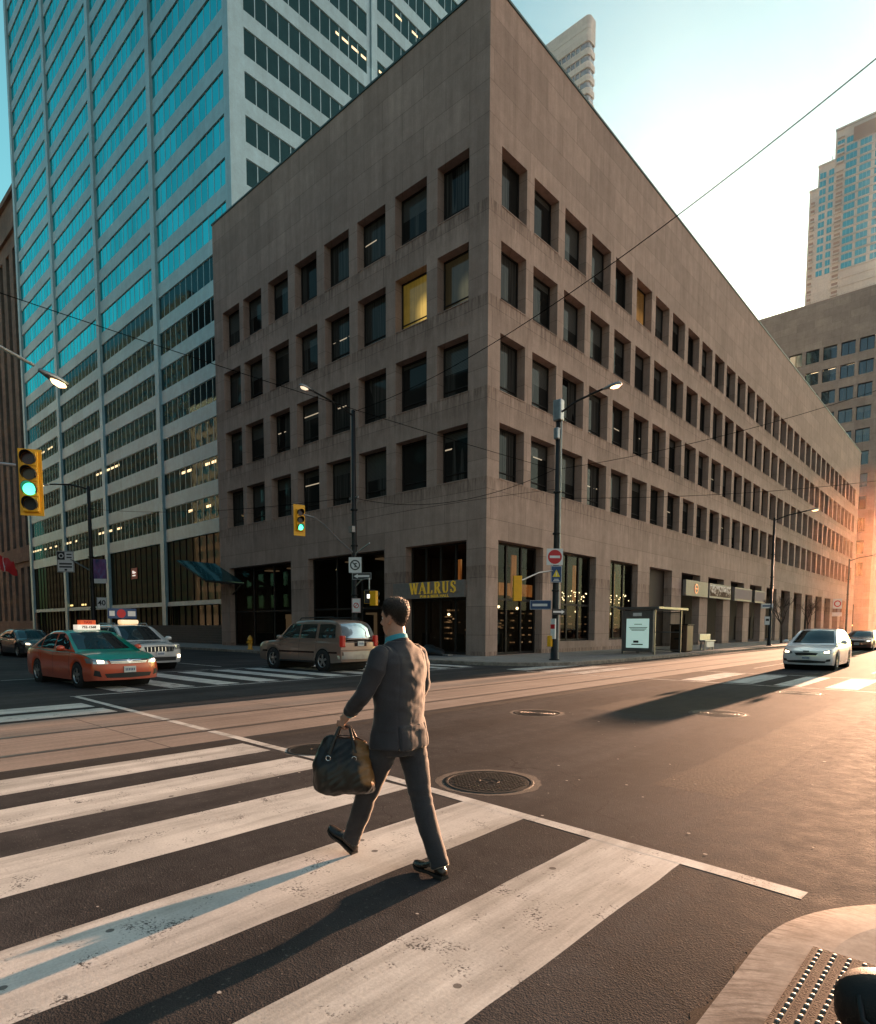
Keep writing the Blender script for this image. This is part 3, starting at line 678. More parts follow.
# restaurant room and shallow shop rooms
rm = MB(); rm.box(-8.1,-.66,.7,24.6,.12,.16); rm.box(-8.1,-.66,.7,24.6,6.1,6.2)
for k in range(12): rm.box(-8.15,-8.1,.7+k*2,2.6+k*2,.2,6.1)
rm.box(-8.1,-.7,24.6,24.7,.16,6.1); rm.box(-.72,-.66,17.8,24.6,.16,6.1); rm.box(-25.2,-8.2,.66,4.2,.12,.16); rm.box(-25.2,-8.2,.66,4.2,6.1,6.2); rm.box(-15.9,-15.6,.66,4.2,.16,6.1)
for x, w_, h_ in ((-24,1.6,1.1),(-21.6,.5,2.2),(-19.8,2.2,1.0),(-17.6,.6,1.9),(-14.0,1.8,1.1),(-11.6,.5,2.4),(-10.2,1.6,1.0)): rm.box(x,x+w_,1.6,2.4,.16,h_)
for k in range(5): rm.box(-6.9+k*1.35,-6.3+k*1.35,2.6+.3*(k%2),3.3,.16,1.25)
for k in range(4): rm.box(-3.0,-2.2,2.6+k*4,3.6+k*4,.16,.95)
rm.build('restaurant_room', M['interior'], office)
am = MB()
for x in (-4.9,-2.9): am.box(x,x+.42,3.4,3.45,3.6,5.6)
for y in (1.4,3.2): am.box(-1.5,-1.45,y+1.0,y+1.5,3.3,5.7)
for y in (10.2,12.6,16.6,18.4): am.box(-2.4,-2.35,y,y+.4,3.4,5.8)
am.box(-1.55,-1.5,2.0,6.4,3.4,4.1)
am.build('curtain', M['amber'], office)
bw_ = MB()
for x in (-23.4,-20.4,-17.9,-13.6,-10.6): bw_.box(x,x+.9,3.9,4.15,.4,2.6); bw_.box(x+.1,x+.8,2.0,2.9,5.9,5.98)
bw_.build('display_case', m_emit('dim_display',(1,.62,.34),.09,(.2,.15,.1)), office)
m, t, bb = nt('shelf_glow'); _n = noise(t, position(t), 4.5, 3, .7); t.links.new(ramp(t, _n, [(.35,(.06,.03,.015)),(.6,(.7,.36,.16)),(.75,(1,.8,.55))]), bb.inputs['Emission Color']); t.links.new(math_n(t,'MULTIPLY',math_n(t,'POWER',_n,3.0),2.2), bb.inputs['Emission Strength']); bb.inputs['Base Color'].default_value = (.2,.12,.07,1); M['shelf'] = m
sh = MB(); rr = random.Random(3)
for _ in range(26): x = rr.uniform(-5.5,-1.5); z = rr.uniform(.6,2.9); w_ = rr.uniform(.04,.3); sh.box(x,x+w_,3.0+rr.uniform(0,.2),3.25,z,z+rr.uniform(.03,.1))
for x in (-5.0,-2.7):
    for k in range(5):
        sh.box(x,x+.55,2.5,2.56,.9+k*.32,.98+k*.32)
for y in (2.6,3.5,4.4,5.4,6.3,7.4):
    for k in range(5): sh.box(-1.66,-1.6,y,y+rr.uniform(.15,.5),.7+k*.42,.78+k*.42)
for y in (10.6,11.6,12.8,13.7,16.9,18.2,19.4):
    for k in range(3): sh.box(-2.06,-2.0,y,y+rr.uniform(.2,.5),1.3+k*.5,1.38+k*.5)
sh.build('lit_shelf', M['shelf'], office)
def chandelier(x, y, z, r, n, lab, seed):
    t = thing('chandelier', lab, 'chandelier', (x, y, z)); q = random.Random(seed)
    b = MB(); s = MB(); s.cyl((0,0,.1),(0,0,6.08-z),.012); s.lathe([(r,.0),(r*1.02,.03),(r*.97,.03),(r*.96,0)], n=24, cap=False)
    for k in range(n):
        a = q.uniform(0, 2*PI); d = r*math.sqrt(q.uniform(.05, 1)); p = (d*math.cos(a), d*math.sin(a), q.uniform(-.35,.35))
        s.cyl(p,(p[0],p[1],.4),.004,n=4); b.lathe([(.001,-.045),(.035,-.02),(.04,.01),(.001,.045)], p, n=6)
    s.build('frame', M['black'], t); b.build('bulb', M['bulb'], t)
chandelier(-1.7,12.0,3.7,1.0,34,'chandelier of small warm bulbs behind the tall window nearest the glazed corner doors',1)
chandelier(-1.7,18.2,3.7,1.0,30,'chandelier of small warm bulbs in the window left of the bus shelter',2)
for x, y, z, lab in ((-4.4,2.2,2.35,'round pendant lamp glowing inside the entrance under the gold letters'),(-1.3,2.8,2.75,'small pendant lamp glowing in the doors nearest the corner pillar'),(-1.3,4.6,2.7,'small pendant lamp glowing in the doors nearest the no entry pole'),(-12.6,.64,5.3,'bright spot lamp high in the shop window behind the beige vehicle'),(-1.5,11.6,2.65,'pendant lamp glowing low in the window behind the no entry pole'),(-1.5,16.6,2.6,'pendant lamp glowing low in the window beside the shelter poster')):
    t = thing('pendant_lamp', lab, 'lamp', (x, y, z)); b = MB(); b.lathe([(.001,-.09),(.07,-.05),(.085,0),(.05,.06),(.001,.08)], n=12); b.build('bulb', M['bulb'], t, smooth=True)
    s = MB(); s.cyl((0,0,.08),(0,0,6.05-z),.01,n=6); s.lathe([(.03,.09),(.06,.06),(.03,.1)], n=10, cap=False); s.build('stem', M['black'], t)
# sign band with raised gold letters
sg = MB(); sg.box(-6.6,-1.3,-.14,.02,3.17,4.06)
band = sg.build('sign_band', M['signbrown'], office, bevel=.01)
def letter_strokes(ch):
    T, t = .17, .055  # thick and thin strokes, unit height 1
    S = {'W': ([((-.02,1),(.24,0),T),((.24,0),(.44,.95),t),((.44,.95),(.68,0),T),((.68,0),(.88,1),t)], [(-.02,1),(.44,1),(.88,1)], .9),
         'A': ([((.0,0),(.34,1),t),((.34,1),(.7,0),T),((.14,.33),(.56,.33),t)], [(0,0),(.7,0)], .74),
         'L': ([((.12,0),(.12,1),T),((.05,.03),(.55,.03),t),((.53,.03),(.55,.27),t)], [(.12,0),(.12,1)], .6),
         'R': ([((.12,0),(.12,1),T),((.12,.97),(.38,.97),t),((.38,.97),(.52,.86),T*.8),((.52,.86),(.52,.64),T),((.52,.64),(.38,.5),T*.7),((.38,.5),(.12,.5),t),((.34,.5),(.62,0),T)], [(.12,0),(.12,1),(.66,0)], .7),
         'U': ([((.12,.25),(.12,1),T),((.12,.28),(.22,.06),T*.8),((.22,.06),(.42,.03),t),((.42,.03),(.56,.2),t*1.2),((.57,.2),(.57,1),t)], [(.12,1),(.57,1)], .68),
         'S': ([((.5,.72),(.5,.95),t),((.48,.9),(.3,.99),t),((.3,.99),(.12,.88),t*1.6),((.12,.88),(.1,.68),T*.7),((.1,.68),(.48,.38),T),((.48,.38),(.5,.16),T*.7),((.5,.16),(.32,.02),t*1.6),((.32,.02),(.1,.1),t),((.06,.05),(.06,.3),t)], [], .62)}
    return S[ch]
def word(mb, txt, x, z, h, y, gap=.14):
    for ch in txt:
        st, serif, adv = letter_strokes(ch)
        for i, (a, b, w) in enumerate(st):
            a = Vector((x+a[0]*h, z+a[1]*h)); b = Vector((x+b[0]*h, z+b[1]*h)); d = (b-a); l = d.length; d.normalize(); n = Vector((-d.y, d.x))*w*h/2; c = (a+b)/2; d = d*(l/2+.01*h)
            mb.obox((c.x, y, c.y), (d.x,0,d.y), (n.x,0,n.y), (0,.03+.0012*i,0))
        for sx, sz in serif: mb.obox((x+sx*h, y, z+(sz*.95+.025)*h), (.13*h,0,0), (0,0,.028*h), (0,.028,0))
        x += (adv+gap)*h
    return x
lt = MB(); word(lt, 'WALRUS', -5.15, 3.42, .6, -.185, .26); lt.build('lettering', M['gold'], band)
tm = text_mb('PUB & BEER HALL', .2, .02, bold=.004); l2 = MB(); l2.merge(tm, frame((-3.4,-.155,3.27),(1,0,0),(0,0,1)) @ Matrix.Scale(1.35,4,(1,0,0))); l2.build('lettering', M['gold'], band)
# arcade ceiling, doors and hanging sign boxes on the right street
ar = MB(); ar.box(-5.2,-.63,19.1,104.5,6.08,6.2)
for k, (a, b) in enumerate(RG):
    if k >= 3:
        ar.box(-5.15,-5.08,a+.6,a+1.9,.16,3.0); ar.box(-5.15,-5.08,a+2.3,a+3.6,.16,3.0)
ar.build('arcade', M['interior'], office)
for k, (mt, a, b, txt) in enumerate((('signbrown',25.9,31.0,None),('panel_photo',31.4,37.2,None),('panel_pale',38.4,43.9,None),('panel_pale',45.0,48.7,None))):
    if mt == 'panel_photo' and 'panel_photo' not in M:
        m, t, bb = nt('photo_panel'); v = position(t); s = nd(t,'ShaderNodeSeparateXYZ'); t.links.new(v, s.inputs[0])
        n = noise(t, scalev(t, v, (1,.9,1.8)), 2.2, 5, .7)
        c = ramp(t, math_n(t,'ADD',n,math_n(t,'MULTIPLY',math_n(t,'SUBTRACT',s.outputs[2],4.9),.25)), [(.4,(.1,.06,.04)),(.5,(.4,.3,.22)),(.6,(.75,.68,.6))])
        t.links.new(c, bb.inputs['Base Color']); t.links.new(c, bb.inputs['Emission Color']); bb.inputs['Emission Strength'].default_value = .08; M['panel_photo'] = m
        M['panel_pale'] = m_emit('pale_sign_panel', (1,.74,.66), .08, (.2,.165,.15)); M['panel_pale'].node_tree.nodes['Principled BSDF'].inputs['Roughness'].default_value = .85; M['panel_pale'].node_tree.nodes['Principled BSDF'].inputs['Specular IOR Level'].default_value = .1; bb.inputs['Roughness'].default_value = .85; bb.inputs['Specular IOR Level'].default_value = .1
    s = MB(); s.box(.03,.3,a,b,4.22,5.5); o = s.build('hanging_sign', M['signbrown'], office, bevel=.02)
    if mt != 'signbrown':
        p = MB(); p.quad((.305,a+.12,4.4),(.305,b-.12,4.4),(.305,b-.12,5.38),(.305,a+.12,5.38)); p.build('sign_panel', M[mt], o)
    else:
        p = MB(); p.lathe([(.42,.3),(.42,.33),(.3,.33),(.3,.3)], (0,28.2,4.85), 'x', 24, cap=False); p.box(.31,.33,27.95,28.45,4.8,4.9); p.build('emblem', M['taxi_orange'], o)

# ---------------------------------------------------------------- steel and glass tower
tower = thing('glass_tower', 'tall steel clad tower with long bands of teal reflecting glass', 'building', (-32.7,5.5,0))
TX, TYF, NF, PIT, Z0 = -32.7, 5.5, 25, 3.626, 12.0
tw = MB()
LT = lambda u, z, d: (u, TYF+d, z)
RT = lambda u, z, d: (TX-d, u, z)
cols = [TX-16.02*k for k in range(5)]
bays = [(cols[k+1]+.55, (cols[k]-.55 if k else TX-1.0)) for k in range(4)]
ebays = [(6.85+15.8*k, 21.2+15.8*k) for k in range(2)]
flo = [(Z0+PIT*k, Z0+PIT*k+2.25) for k in range(NF)]
wall_grid(tw, LT, cols[-1]-.6, TX, 3.8, Z0+PIT*NF+3, [(a,b,c,d) for a,b in bays for c,d in flo]+[(a,b,4.25,10.7) for a,b in bays], .2)
wall_grid(tw, RT, TYF, 38.1, 3.8, Z0+PIT*NF+3, [(a,b,c,d) for a,b in ebays for c,d in flo], .2)
for x in cols: tw.box(x-.45 if x != TX else x-.95, x+.45 if x != TX else x-.002, TYF-.18, TYF-.003, 0, Z0+PIT*NF+3)
for k in range(1,3): y = 6.85+15.8*k-.95; tw.box(TX+.003, TX+.18, y, y+.55, 3.8, Z0+PIT*NF+3)
tw.quad((TX,38.1,0),(cols[-1]-.6,38.1,0),(cols[-1]-.6,38.1,Z0+PIT*NF+3),(TX,38.1,Z0+PIT*NF+3)); tw.box(cols[-1]-.6, TX-.3, TYF+.3, 38, Z0+PIT*NF+2, Z0+PIT*NF+2.9)
tw.build('wall', M['steel'], tower, world=True)
def band_mb(mp, a, b, c, d, n):
    f = MB(); g = MB()
    for k in range(n+1):
        u = lerp(a, b, k/n); w = .04; mbox(f, mp, max(a,u-w), min(b,u+w), c, d, .08, .11)
    mbox(f, mp, a, b, c+.002, c+.05, .075, .11); mbox(f, mp, a, b, d-.05, d-.002, .075, .11)
    g.quad(mp(a,c,.1), mp(b,c,.1), mp(b,d,.1), mp(a,d,.1)); return f, g
extra = MB()
for j, (a, b) in enumerate(bays):
    for i, (c, d) in enumerate(flo):
        f, g = band_mb(LT, a, b, c, d, 12)
        gm = M['tglass_low'] if i < 3 else M['tglass_lit'] if i < 7 else M['tglass']
        o = f.build('window_band', M['mull'], tower, world=True); g.build('pane', gm, o, world=True)
for j, (a, b) in enumerate(ebays):
    for i, (c, d) in enumerate(flo):
        f, g = band_mb(RT, a, b, c, d, 12); extra.merge(f, m=0); extra.merge(g, m=1)
o = extra.build('window_band', [M['mull'], M['tglass_east']], tower, world=True); o['kind'] = 'stuff'
lob = MB(); lg = MB()
for a, b in bays:
    for k in range(11):
        u = lerp(a, b, k/10); mbox(lob, LT, u-.05, u+.05, 4.25, 10.7, .14, .24)
        mbox(lob, LT, u-.05, u+.05, .2, 3.8, .5, .6)
    lg.quad(LT(a,4.25,.2), LT(b,4.25,.2), LT(b,10.7,.2), LT(a,10.7,.2)); lg.quad(LT(a-.4,.1,.6), LT(b+.4,.1,.6), LT(b+.4,3.8,.6), LT(a-.4,3.8,.6))
o = lob.build('lobby_window', M['mull_dark'], tower, world=True); lg.build('pane', M['lobby'], o, world=True)
rs = MB(); rs.box(-57.9,-56.2,5.6,5.66,7.2,8.5); o = rs.build('illuminated_sign', M['red'], tower, world=True)
l = MB()
for x, w_, z, h_ in ((-57.5,.22,7.85,.34),(-57.2,.12,7.85,.3),(-57.0,.2,7.85,.22),(-56.72,.18,7.9,.1),(-57.5,.4,7.55,.14),(-57.0,.3,7.55,.14)): l.box(x,x+w_,5.57,5.6,z,z+h_)
l.build('lettering', m_emit('sign_letter_glow',(1,.85,.75),.8), o, world=True)
# terrace steps in front of the tower
st = MB()
for k in range(8): st.box(-60+k*.5,-26.8,1.0+k*.4,5.2,.13+k*.2,.33+k*.2)
tag(st.build('terrace_steps', M['brickdark'], bevel=.015), 'dark stone terrace steps rising in front of the glass tower', 'steps')
# slanting glass canopy beside the office corner
cn = thing('glass_canopy', 'slanting glass canopy on dark beams beside the brown office block', 'canopy', (-25.6,-1.5,0))
g = MB(); P = [(-29.6,-2.0,6.9),(-24.9,-2.0,5.1),(-22.9,.0,4.9),(-27.2,.0,6.6)]
g.add([(x,y,z) for x,y,z in P]+[(x,y,z-.05) for x,y,z in P], [(0,1,2,3),(7,6,5,4),(0,4,5,1),(1,5,6,2),(2,6,7,3),(3,7,4,0)])
g.build('glass_sheet', m_glass('canopy_glass',(.02,.045,.045),(.45,.7,.72),.14,.05,0), cn, world=True)
bm_ = MB()
for a, b in ((0,1),(1,2),(3,2),(0,3)): bm_.tube([Vector(P[a])+Vector((0,0,-.1)), Vector(P[b])+Vector((0,0,-.1))], .07, 6)
bm_.tube([(-27.25,-1.95,6.0-.12),(-25.05,-.02,5.72-.1)], .06, 6); bm_.tube([(-23.1,-.02,4.85),(-26.45,.5,3.6)], .06, 6); bm_.cyl((-26.45,.3,.15),(-26.45,.3,6.3),.08)
bm_.build('beam', M['bronze'], cn, world=True)

# ---------------------------------------------------------------- old stone building, far left
old = thing('stone_building', 'old limestone building with tall dark window strips beyond the glass tower', 'building', (-110,6,0))
OB = lambda u, z, d: (u, 6.0+d, z)
ob = MB(); holes = []; hb = []
for k in range(8):
    a = -101.4-3.9*k; holes += [(a,a+1.9,15,62),(a,a+1.9,2.5,11.5)]; hb.append(a)
wall_grid(ob, OB, -135, -97.4, 0, 70, holes, .8)
ob.quad((-97.4,6,0),(-97.4,40,0),(-97.4,40,70),(-97.4,6,70)); ob.box(-135,-97.35,5.7,6,12.4,13.2); ob.box(-135,-97.3,5.6,6,64.2,65); ob.box(-135,-97.25,5.5,6,69.4,70.2); ob.quad((-135,6,70),(-97.4,6,70),(-97.4,40,70),(-135,40,70))
ob.build('wall', M['stoneOld'], old, world=True)
for a in hb:
    f = MB(); g = MB()
    for k in range(13):
        z = 15+k*3.7; mbox(f, OB, a, a+1.9, z, z+.9, .45, .8)
    mbox(f, OB, a+.9, a+1.0, 15, 62, .6, .78); mbox(f, OB, a+.9, a+1.0, 2.5, 11.5, .6, .78)
    g.quad(OB(a,15,.76),OB(a+1.9,15,.76),OB(a+1.9,62,.76),OB(a,62,.76)); g.quad(OB(a,2.5,.76),OB(a+1.9,2.5,.76),OB(a+1.9,11.5,.76),OB(a,11.5,.76))
    o = f.build('window_strip', M['bronze'], old, world=True); g.build('pane', m_old, o, world=True) if 'm_old' in globals() else None
    if 'm_old' not in globals():
        m_old = m_glass('old_building_glass', (.03,.03,.028), (.8,.9,.9), .05, .03, .35, (1,.6,.3), (.95,3.7), -.8); g.build('pane', m_old, o, world=True)

# ---------------------------------------------------------------- far office block of the same brown stone
fb = thing('far_office_block', 'brown stone office block with rows of small windows closing the street', 'building', (-20,128,0))
FB = lambda u, z, d: (u, 128+d, z)
fh = []
for k in range(14):
    for i in range(13):
        z = 60.0-4.5*i
        if z-2.7 > 8: fh.append((-4.5-3.19*k-2.5+2.4, -4.5-3.19*k+2.4, z-2.7, z))
w = MB(); wall_grid(w, FB, -50, -.6, 0, 69.6, [h for h in fh]+[(-46+6.4*k,-41.6+6.4*k,.2,6.5) for k in range(7)], .5)
w.quad((-.6,128,0),(-.6,190,0),(-.6,190,69.6),(-.6,128,69.6)); w.quad((-50,128,69.6),(-.6,128,69.6),(-.6,190,69.6),(-50,190,69.6))
w.build('wall', M['stoneB'], fb, world=True)
m_fb = m_glass('far_office_glass', (.02,.02,.018), (.9,.95,1), .07, .03, .5, (1,.72,.4), (3.19,4.5), -1.5+1.9, curtain=.5)
n_ = 0; more = MB()
for (a,b,c,d) in fh:
    f = MB(); mbox(f,FB,a,b,d-.08,d,.35,.45); mbox(f,FB,a,a+.08,c,d,.35,.45); mbox(f,FB,b-.08,b,c,d,.35,.45); mbox(f,FB,(a+b)/2-.04,(a+b)/2+.04,c,d,.36,.45)
    g = MB(); g.quad(FB(a,c,.42),FB(b,c,.42),FB(b,d,.42),FB(a,d,.42))
    if a > -24: o = f.build('window', M['bronze'], fb, world=True); g.build('pane', m_fb, o, world=True); n_ += 1
    else: more.merge(f, m=0); more.merge(g, m=1)
o = more.build('window', [M['bronze'], m_fb], fb, world=True); o['kind'] = 'stuff'
g = MB(); g.quad(FB(-46,.2,.45),FB(-.7,.2,.45),FB(-.7,6.5,.45),FB(-46,6.5,.45)); g.build('ground_floor_glazing', m_fb, fb, world=True)

# ---------------------------------------------------------------- pale towers beyond
M['cond'] = m_stone('pale_concrete', (.72,.66,.62), 8, 3.0, .05, .2, .01); M['cwin'] = m_glass('teal_window', (.03,.22,.27), (.4,.9,1), .3, .04, 0)
M['balc'] = plain('balcony_recess', (.4,.25,.18), .8)
wt = thing('apartment_tower', 'pale stepped apartment tower with teal windows and orange balconies', 'building', (-34,260,0))
WF = lambda u, z, d: (u, 260+d, z)
bl = MB(); gl = MB(); bc = MB(); sb = MB()
for a, b, top in ((-44.2,-41.5,170.5),(-41.5,-36.2,178.5),(-36.2,-10,189)):
    bl.box(a+.001, b, 260.01 if top < 175 else 260.0, 285, 0, top); bl.box(a-.15,b+.1,259.7,285.2,top,top+.7)
for i in range(60):
    z = 12+3.0*i
    def put(a, w, top, mb, h=2.0):
        if z+h < top: mb.box(a, a+w, 259.9 if mb is not bc else 259.85, 260.2, z, z+h)
    put(-43.6, 1.3, 169, bc, 1.5)
    low = z < 136
    if not low:
        put(-40.9,.95,177,gl); put(-39.8,.95,177,gl); put(-37.9,.8,177,gl); put(-37.0,.7,177,gl)
        put(-32.6,1.1,188,gl); put(-31.4,1.1,188,gl); put(-30.2,1.0,188,gl); put(-28.2,1.1,188,gl); put(-27,1.1,188,gl); put(-25.8,1.1,188,gl); put(-23.5,1.1,188,gl); put(-22.3,1.1,188,gl)
    put(-35.4, 2.0, 174, bc, 1.6)
    if z > 176: put(-35.6,1.1,188,gl); put(-34.4,1.1,188,gl)
    sb.box(-35.5,-33.3,259.2,260,z-.25,z+.35); sb.box(-43.7,-42.2,259.3,260,z-.2,z+.3) if z < 168 else None
    if z < 188: sb.box(-36.2,-10,259.75,259.99,z-.75,z-.4)
bl.build('wall', M['cond'], wt, world=True)
o = gl.build('window', M['cwin'], wt, world=True); o['kind'] = 'stuff'; o = bc.build('balcony_recess', M['balc'], wt, world=True); o['kind'] = 'stuff'; sb.build('balcony_slab', M['cond'], wt, world=True)['kind'] = 'stuff'
tb = MB(); tb.box(-30.5,-22,259.6,259.85,182.5,187.5); tb.build('terrace_opening', M['balc'], wt, world=True); mm = MB(); mm.cyl((-38,265,178),(-38,265,184),.12); mm.build('mast', M['pole'], wt, world=True)
mt_ = thing('white_tower', 'slim white high-rise with rounded balcony bands above the office roof', 'building', (-90,150,0))
ring = lambda k: [(-110,150)]+[(-80.5-2.2*(1-math.sin(t))*1.0, 150+2.2*(1-math.cos(t))) for t in [PI/2*j/6*1.0 for j in range(7)]][::1]+[(-78.4,156),(-78.4,175),(-110,175)]
poly_o = [(-112,150)]+arc(-80.9,151.3,1.3,-90,0,8)+[(-79.6,153.6),(-112,153.6)]
poly_i = [(-112,150.35)]+arc(-81.1,151.5,1.15,-90,0,8)+[(-79.95,153.5),(-112,153.5)]
b = MB(); b.prism(poly_i, 0, 178); b.build('glazing', m_glass('white_tower_glass',(.1,.11,.11),(.85,.9,.95),.2,.05,0,cell=(2,3.6)), mt_, world=True)
b = MB()
for k in range(50): b.prism(poly_o, 3.65*k, 3.65*k+(1.75 if k < 48 else 3.5))
b.build('balcony_band', M['cond'], mt_, world=True)
v = MB()
for x in [-110+1.6*k for k in range(18)]: v.box(x,x+.18,150.1,150.3,0,182)
v.build('window_post', M['cond'], mt_, world=True)
# blocks on the south side of the cross street that the glass mirrors
def mirrored_block(name, label, x0, x1, y0, y1, h, wall, glass, pw, ph):
    mr = thing(name, label, 'building', ((x0+x1)/2,y0,0)); b = MB(); SWF = lambda u, z, d: (u, y0-d, z)
    hs = [(x0+2+pw*k,x0+2+pw*k+pw*.62,5+ph*i,5+ph*i+ph*.6) for k in range(int((x1-x0-3)/pw)) for i in range(int((h-8)/ph))]
    wall_grid(b, SWF, x0, x1, 0, h, hs, .3)
    b.quad((x1,y0,0),(x1,y1,0),(x1,y1,h),(x1,y0,h)); b.quad((x0,y0,0),(x0,y1,0),(x0,y1,h),(x0,y0,h)); b.quad((x0,y1,0),(x1,y1,0),(x1,y1,h),(x0,y1,h)); b.quad((x0,y0,h),(x1,y0,h),(x1,y1,h),(x0,y1,h))
    b.build('wall', wall, mr, world=True)
    g = MB(); g.quad(SWF(x0+1,1,.28),SWF(x1-1,1,.28),SWF(x1-1,h-1,.28),SWF(x0+1,h-1,.28)); g.build('glazing', glass, mr, world=True)
dg = m_glass('dark_tower_glass',(.02,.03,.03),(.5,.7,.75),.1,.05,.3,(1,.8,.5),(3.2,3.7))
mirrored_block('dark_tower','dark office tower mirrored in the lower glass of the steel tower',-300,-158,-52,-95,98,plain('dark_tower_stone',(.04,.034,.03),.7),dg,3.2,3.7)
mirrored_block('stone_tower','brown stone tower mirrored at the right end of the lower steel tower glass',-150,-100,-48,-90,62,M['stoneB'],dg,4.0,3.8)
mirrored_block('low_block','low dark office block mirrored in the shop windows of the brown office',-92,-4,-36,-80,34,plain('low_block_stone',(.07,.055,.045),.75),dg,4.0,3.8)
# ---------------------------------------------------------------- street furniture
def curve_pts(p0, p1, sag, n=14, up=0.):
    p0 = Vector(p0); p1 = Vector(p1)
    return [p0.lerp(p1, k/n)+Vector((0,0,-4*sag*(k/n)*(1-k/n))) for k in range(n+1)]
def sign_plate(parent, name, c, nrm, w, h, mat, border=None, bm=None):
    """upright plate centred at c facing nrm (world), returns (object, frame matrix) for artwork in plate coordinates"""
    n = Vector((nrm[0], nrm[1], 0)).normalized(); x = Vector((-n.y, n.x, 0))
    F = frame(c, x, (0,0,1))
    b = MB(); s = MB(); s.box(-w/2, w/2, -h/2, h/2, -.008, .008); b.merge(s, F)
    o = b.build(name, mat, parent, world=True, bevel=.006)
    if border:
        f = MB(); d = border
        for q in ((-w/2+d,w/2-d,h/2-2*d,h/2-d),(-w/2+d,w/2-d,-h/2+d,-h/2+2*d),(-w/2+d,-w/2+2*d,-h/2+2*d,h/2-2*d),(w/2-2*d,w/2-d,-h/2+2*d,h/2-2*d)): f.box(*q, .009, .012)
        g = MB(); g.merge(f, F); g.build('border', bm or M['ink'], o, world=True)
    return o, F
def art(parent, F, mb, mat, name='lettering', z=.011):
    g = MB(); g.merge(mb, F @ Matrix.Translation((0,0,z))); return g.build(name, mat, parent, world=True)
def ringmb(r0, r1, n=28, z0=0, z1=.003):
    b = MB(); b.lathe([(r0,z0),(r0,z1),(r1,z1),(r1,z0)], n=n, cap=False); return b
def disc(r, z0=0, z1=.003, n=28):
    b = MB(); b.lathe([(r,z0),(r,z1),(.0005,z1)], n=n, cap=False); return b
def signal_head(parent_label, c, face, lit, n_lens=3, group=None, back=None, h=None, cat='traffic light'):
    t = thing('traffic_light', parent_label, cat, c, 0, group)
    L = n_lens*.34; w = .34
    f = Vector((face[0], face[1], 0)).normalized(); F = frame(c, Vector((-f.y, f.x, 0)), (0,0,1))
    b = MB(); s = MB(); s.box(-w/2,w/2,-L/2,L/2,-.2,0)
    for k in range(n_lens): s.box(-w/2+.02,w/2-.02,-L/2+.34*k+.015,-L/2+.34*k+.325,0,.025)
    b.merge(s, F); b.build('housing', M['yellow'], t, world=True, bevel=.02)
    if back:
        b = MB(); s = MB(); bw, bh = back
        s.box(-bw/2,bw/2,-bh/2,bh/2,-.1,-.085); b.merge(s, F); b.build('backboard', M['yellow'], t, world=True, bevel=.01)
    for k in range(n_lens):
        z = L/2-.34*k-.17
        kind = ['lens_off_r','lens_off_y','lens_green','black'][k]
        if lit != k and kind == 'lens_green': kind = 'black'
        b = MB(); s = disc(.135, .026, .045, 20); b.merge(s, F @ Matrix.Translation((0,z,0))); b.build('lens', M[kind], t, world=True)
        v = MB(); m = 14
        rings = []
        for dz, rr in ((.02,.155),(.24,.15)):
            rings.append([(rr*math.cos(a), rr*math.sin(a), dz if dz < .1 else .08+.16*max(0,math.sin(a)*.6+.4)) for a in [R(-35)+R(250)*q/m for q in range(m+1)]])
        v.ring_loft(rings, cap=False, closed=False); q = MB(); q.merge(v, F @ Matrix.Translation((0,z,0)))
        o = q.build('visor', M['black'], t, world=True); sm = o.modifiers.new('s','SOLIDIFY'); sm.thickness = .008
    return t
def cobra_head(parent, tip, d, lit=True):
    """street lamp luminaire whose tip points along d"""
    d = Vector(d).normalized(); s = d.cross(Vector((0,0,1))).normalized(); up = s.cross(d)
    F = Matrix((d, s, up)).transposed().to_4x4(); F.translation = Vector(tip)
    b = MB(); q = MB()
    q.ring_loft([[(x, w*math.cos(a), h*max(math.sin(a),-.5)*1.0) for a in [2*PI*k/14 for k in range(14)]] for x, w, h in ((-.75,.045,.05),(-.5,.1,.085),(-.25,.15,.11),(-.02,.13,.09),(.06,.05,.04))])
    b.merge(q, F); o = b.build('luminaire', M['galv'], parent, world=True, smooth=True)
    b = MB(); q = MB(); q.ring_loft([[(x, w*math.cos(a), -.05+h*min(0,math.sin(a))) for a in [2*PI*k/14 for k in range(14)]] for x, w, h in ((-.42,.03,.02),(-.3,.11,.07),(-.12,.12,.085),(.0,.04,.03))])
    b.merge(q, F); b.build('lamp_lens', M['lamp_on'] if lit else M['lamp_dim'], o, world=True, smooth=True)
def pole_mb(x, y, z0, z1, r0, r1):
    b = MB(); b.lathe([(r0*1.7,z0),(r0*1.7,z0+.04),(r0*1.25,z0+.06),(r0*1.2,z0+.5),(r0,z0+.55),(lerp(r0,r1,.5),(z0+z1)/2),(r1,z1),(.02,z1+.05)], (x,y,0), n=14)
    for z in (z0+3.1,z0+4.9,z0+5.6,z0+7.4):
        if z < z1: b.lathe([(r0*1.0,z-.04),(r0*1.22,z-.035),(r0*1.22,z+.035),(r0*1.0,z+.04)], (x,y,0), n=14, cap=False)
    return b

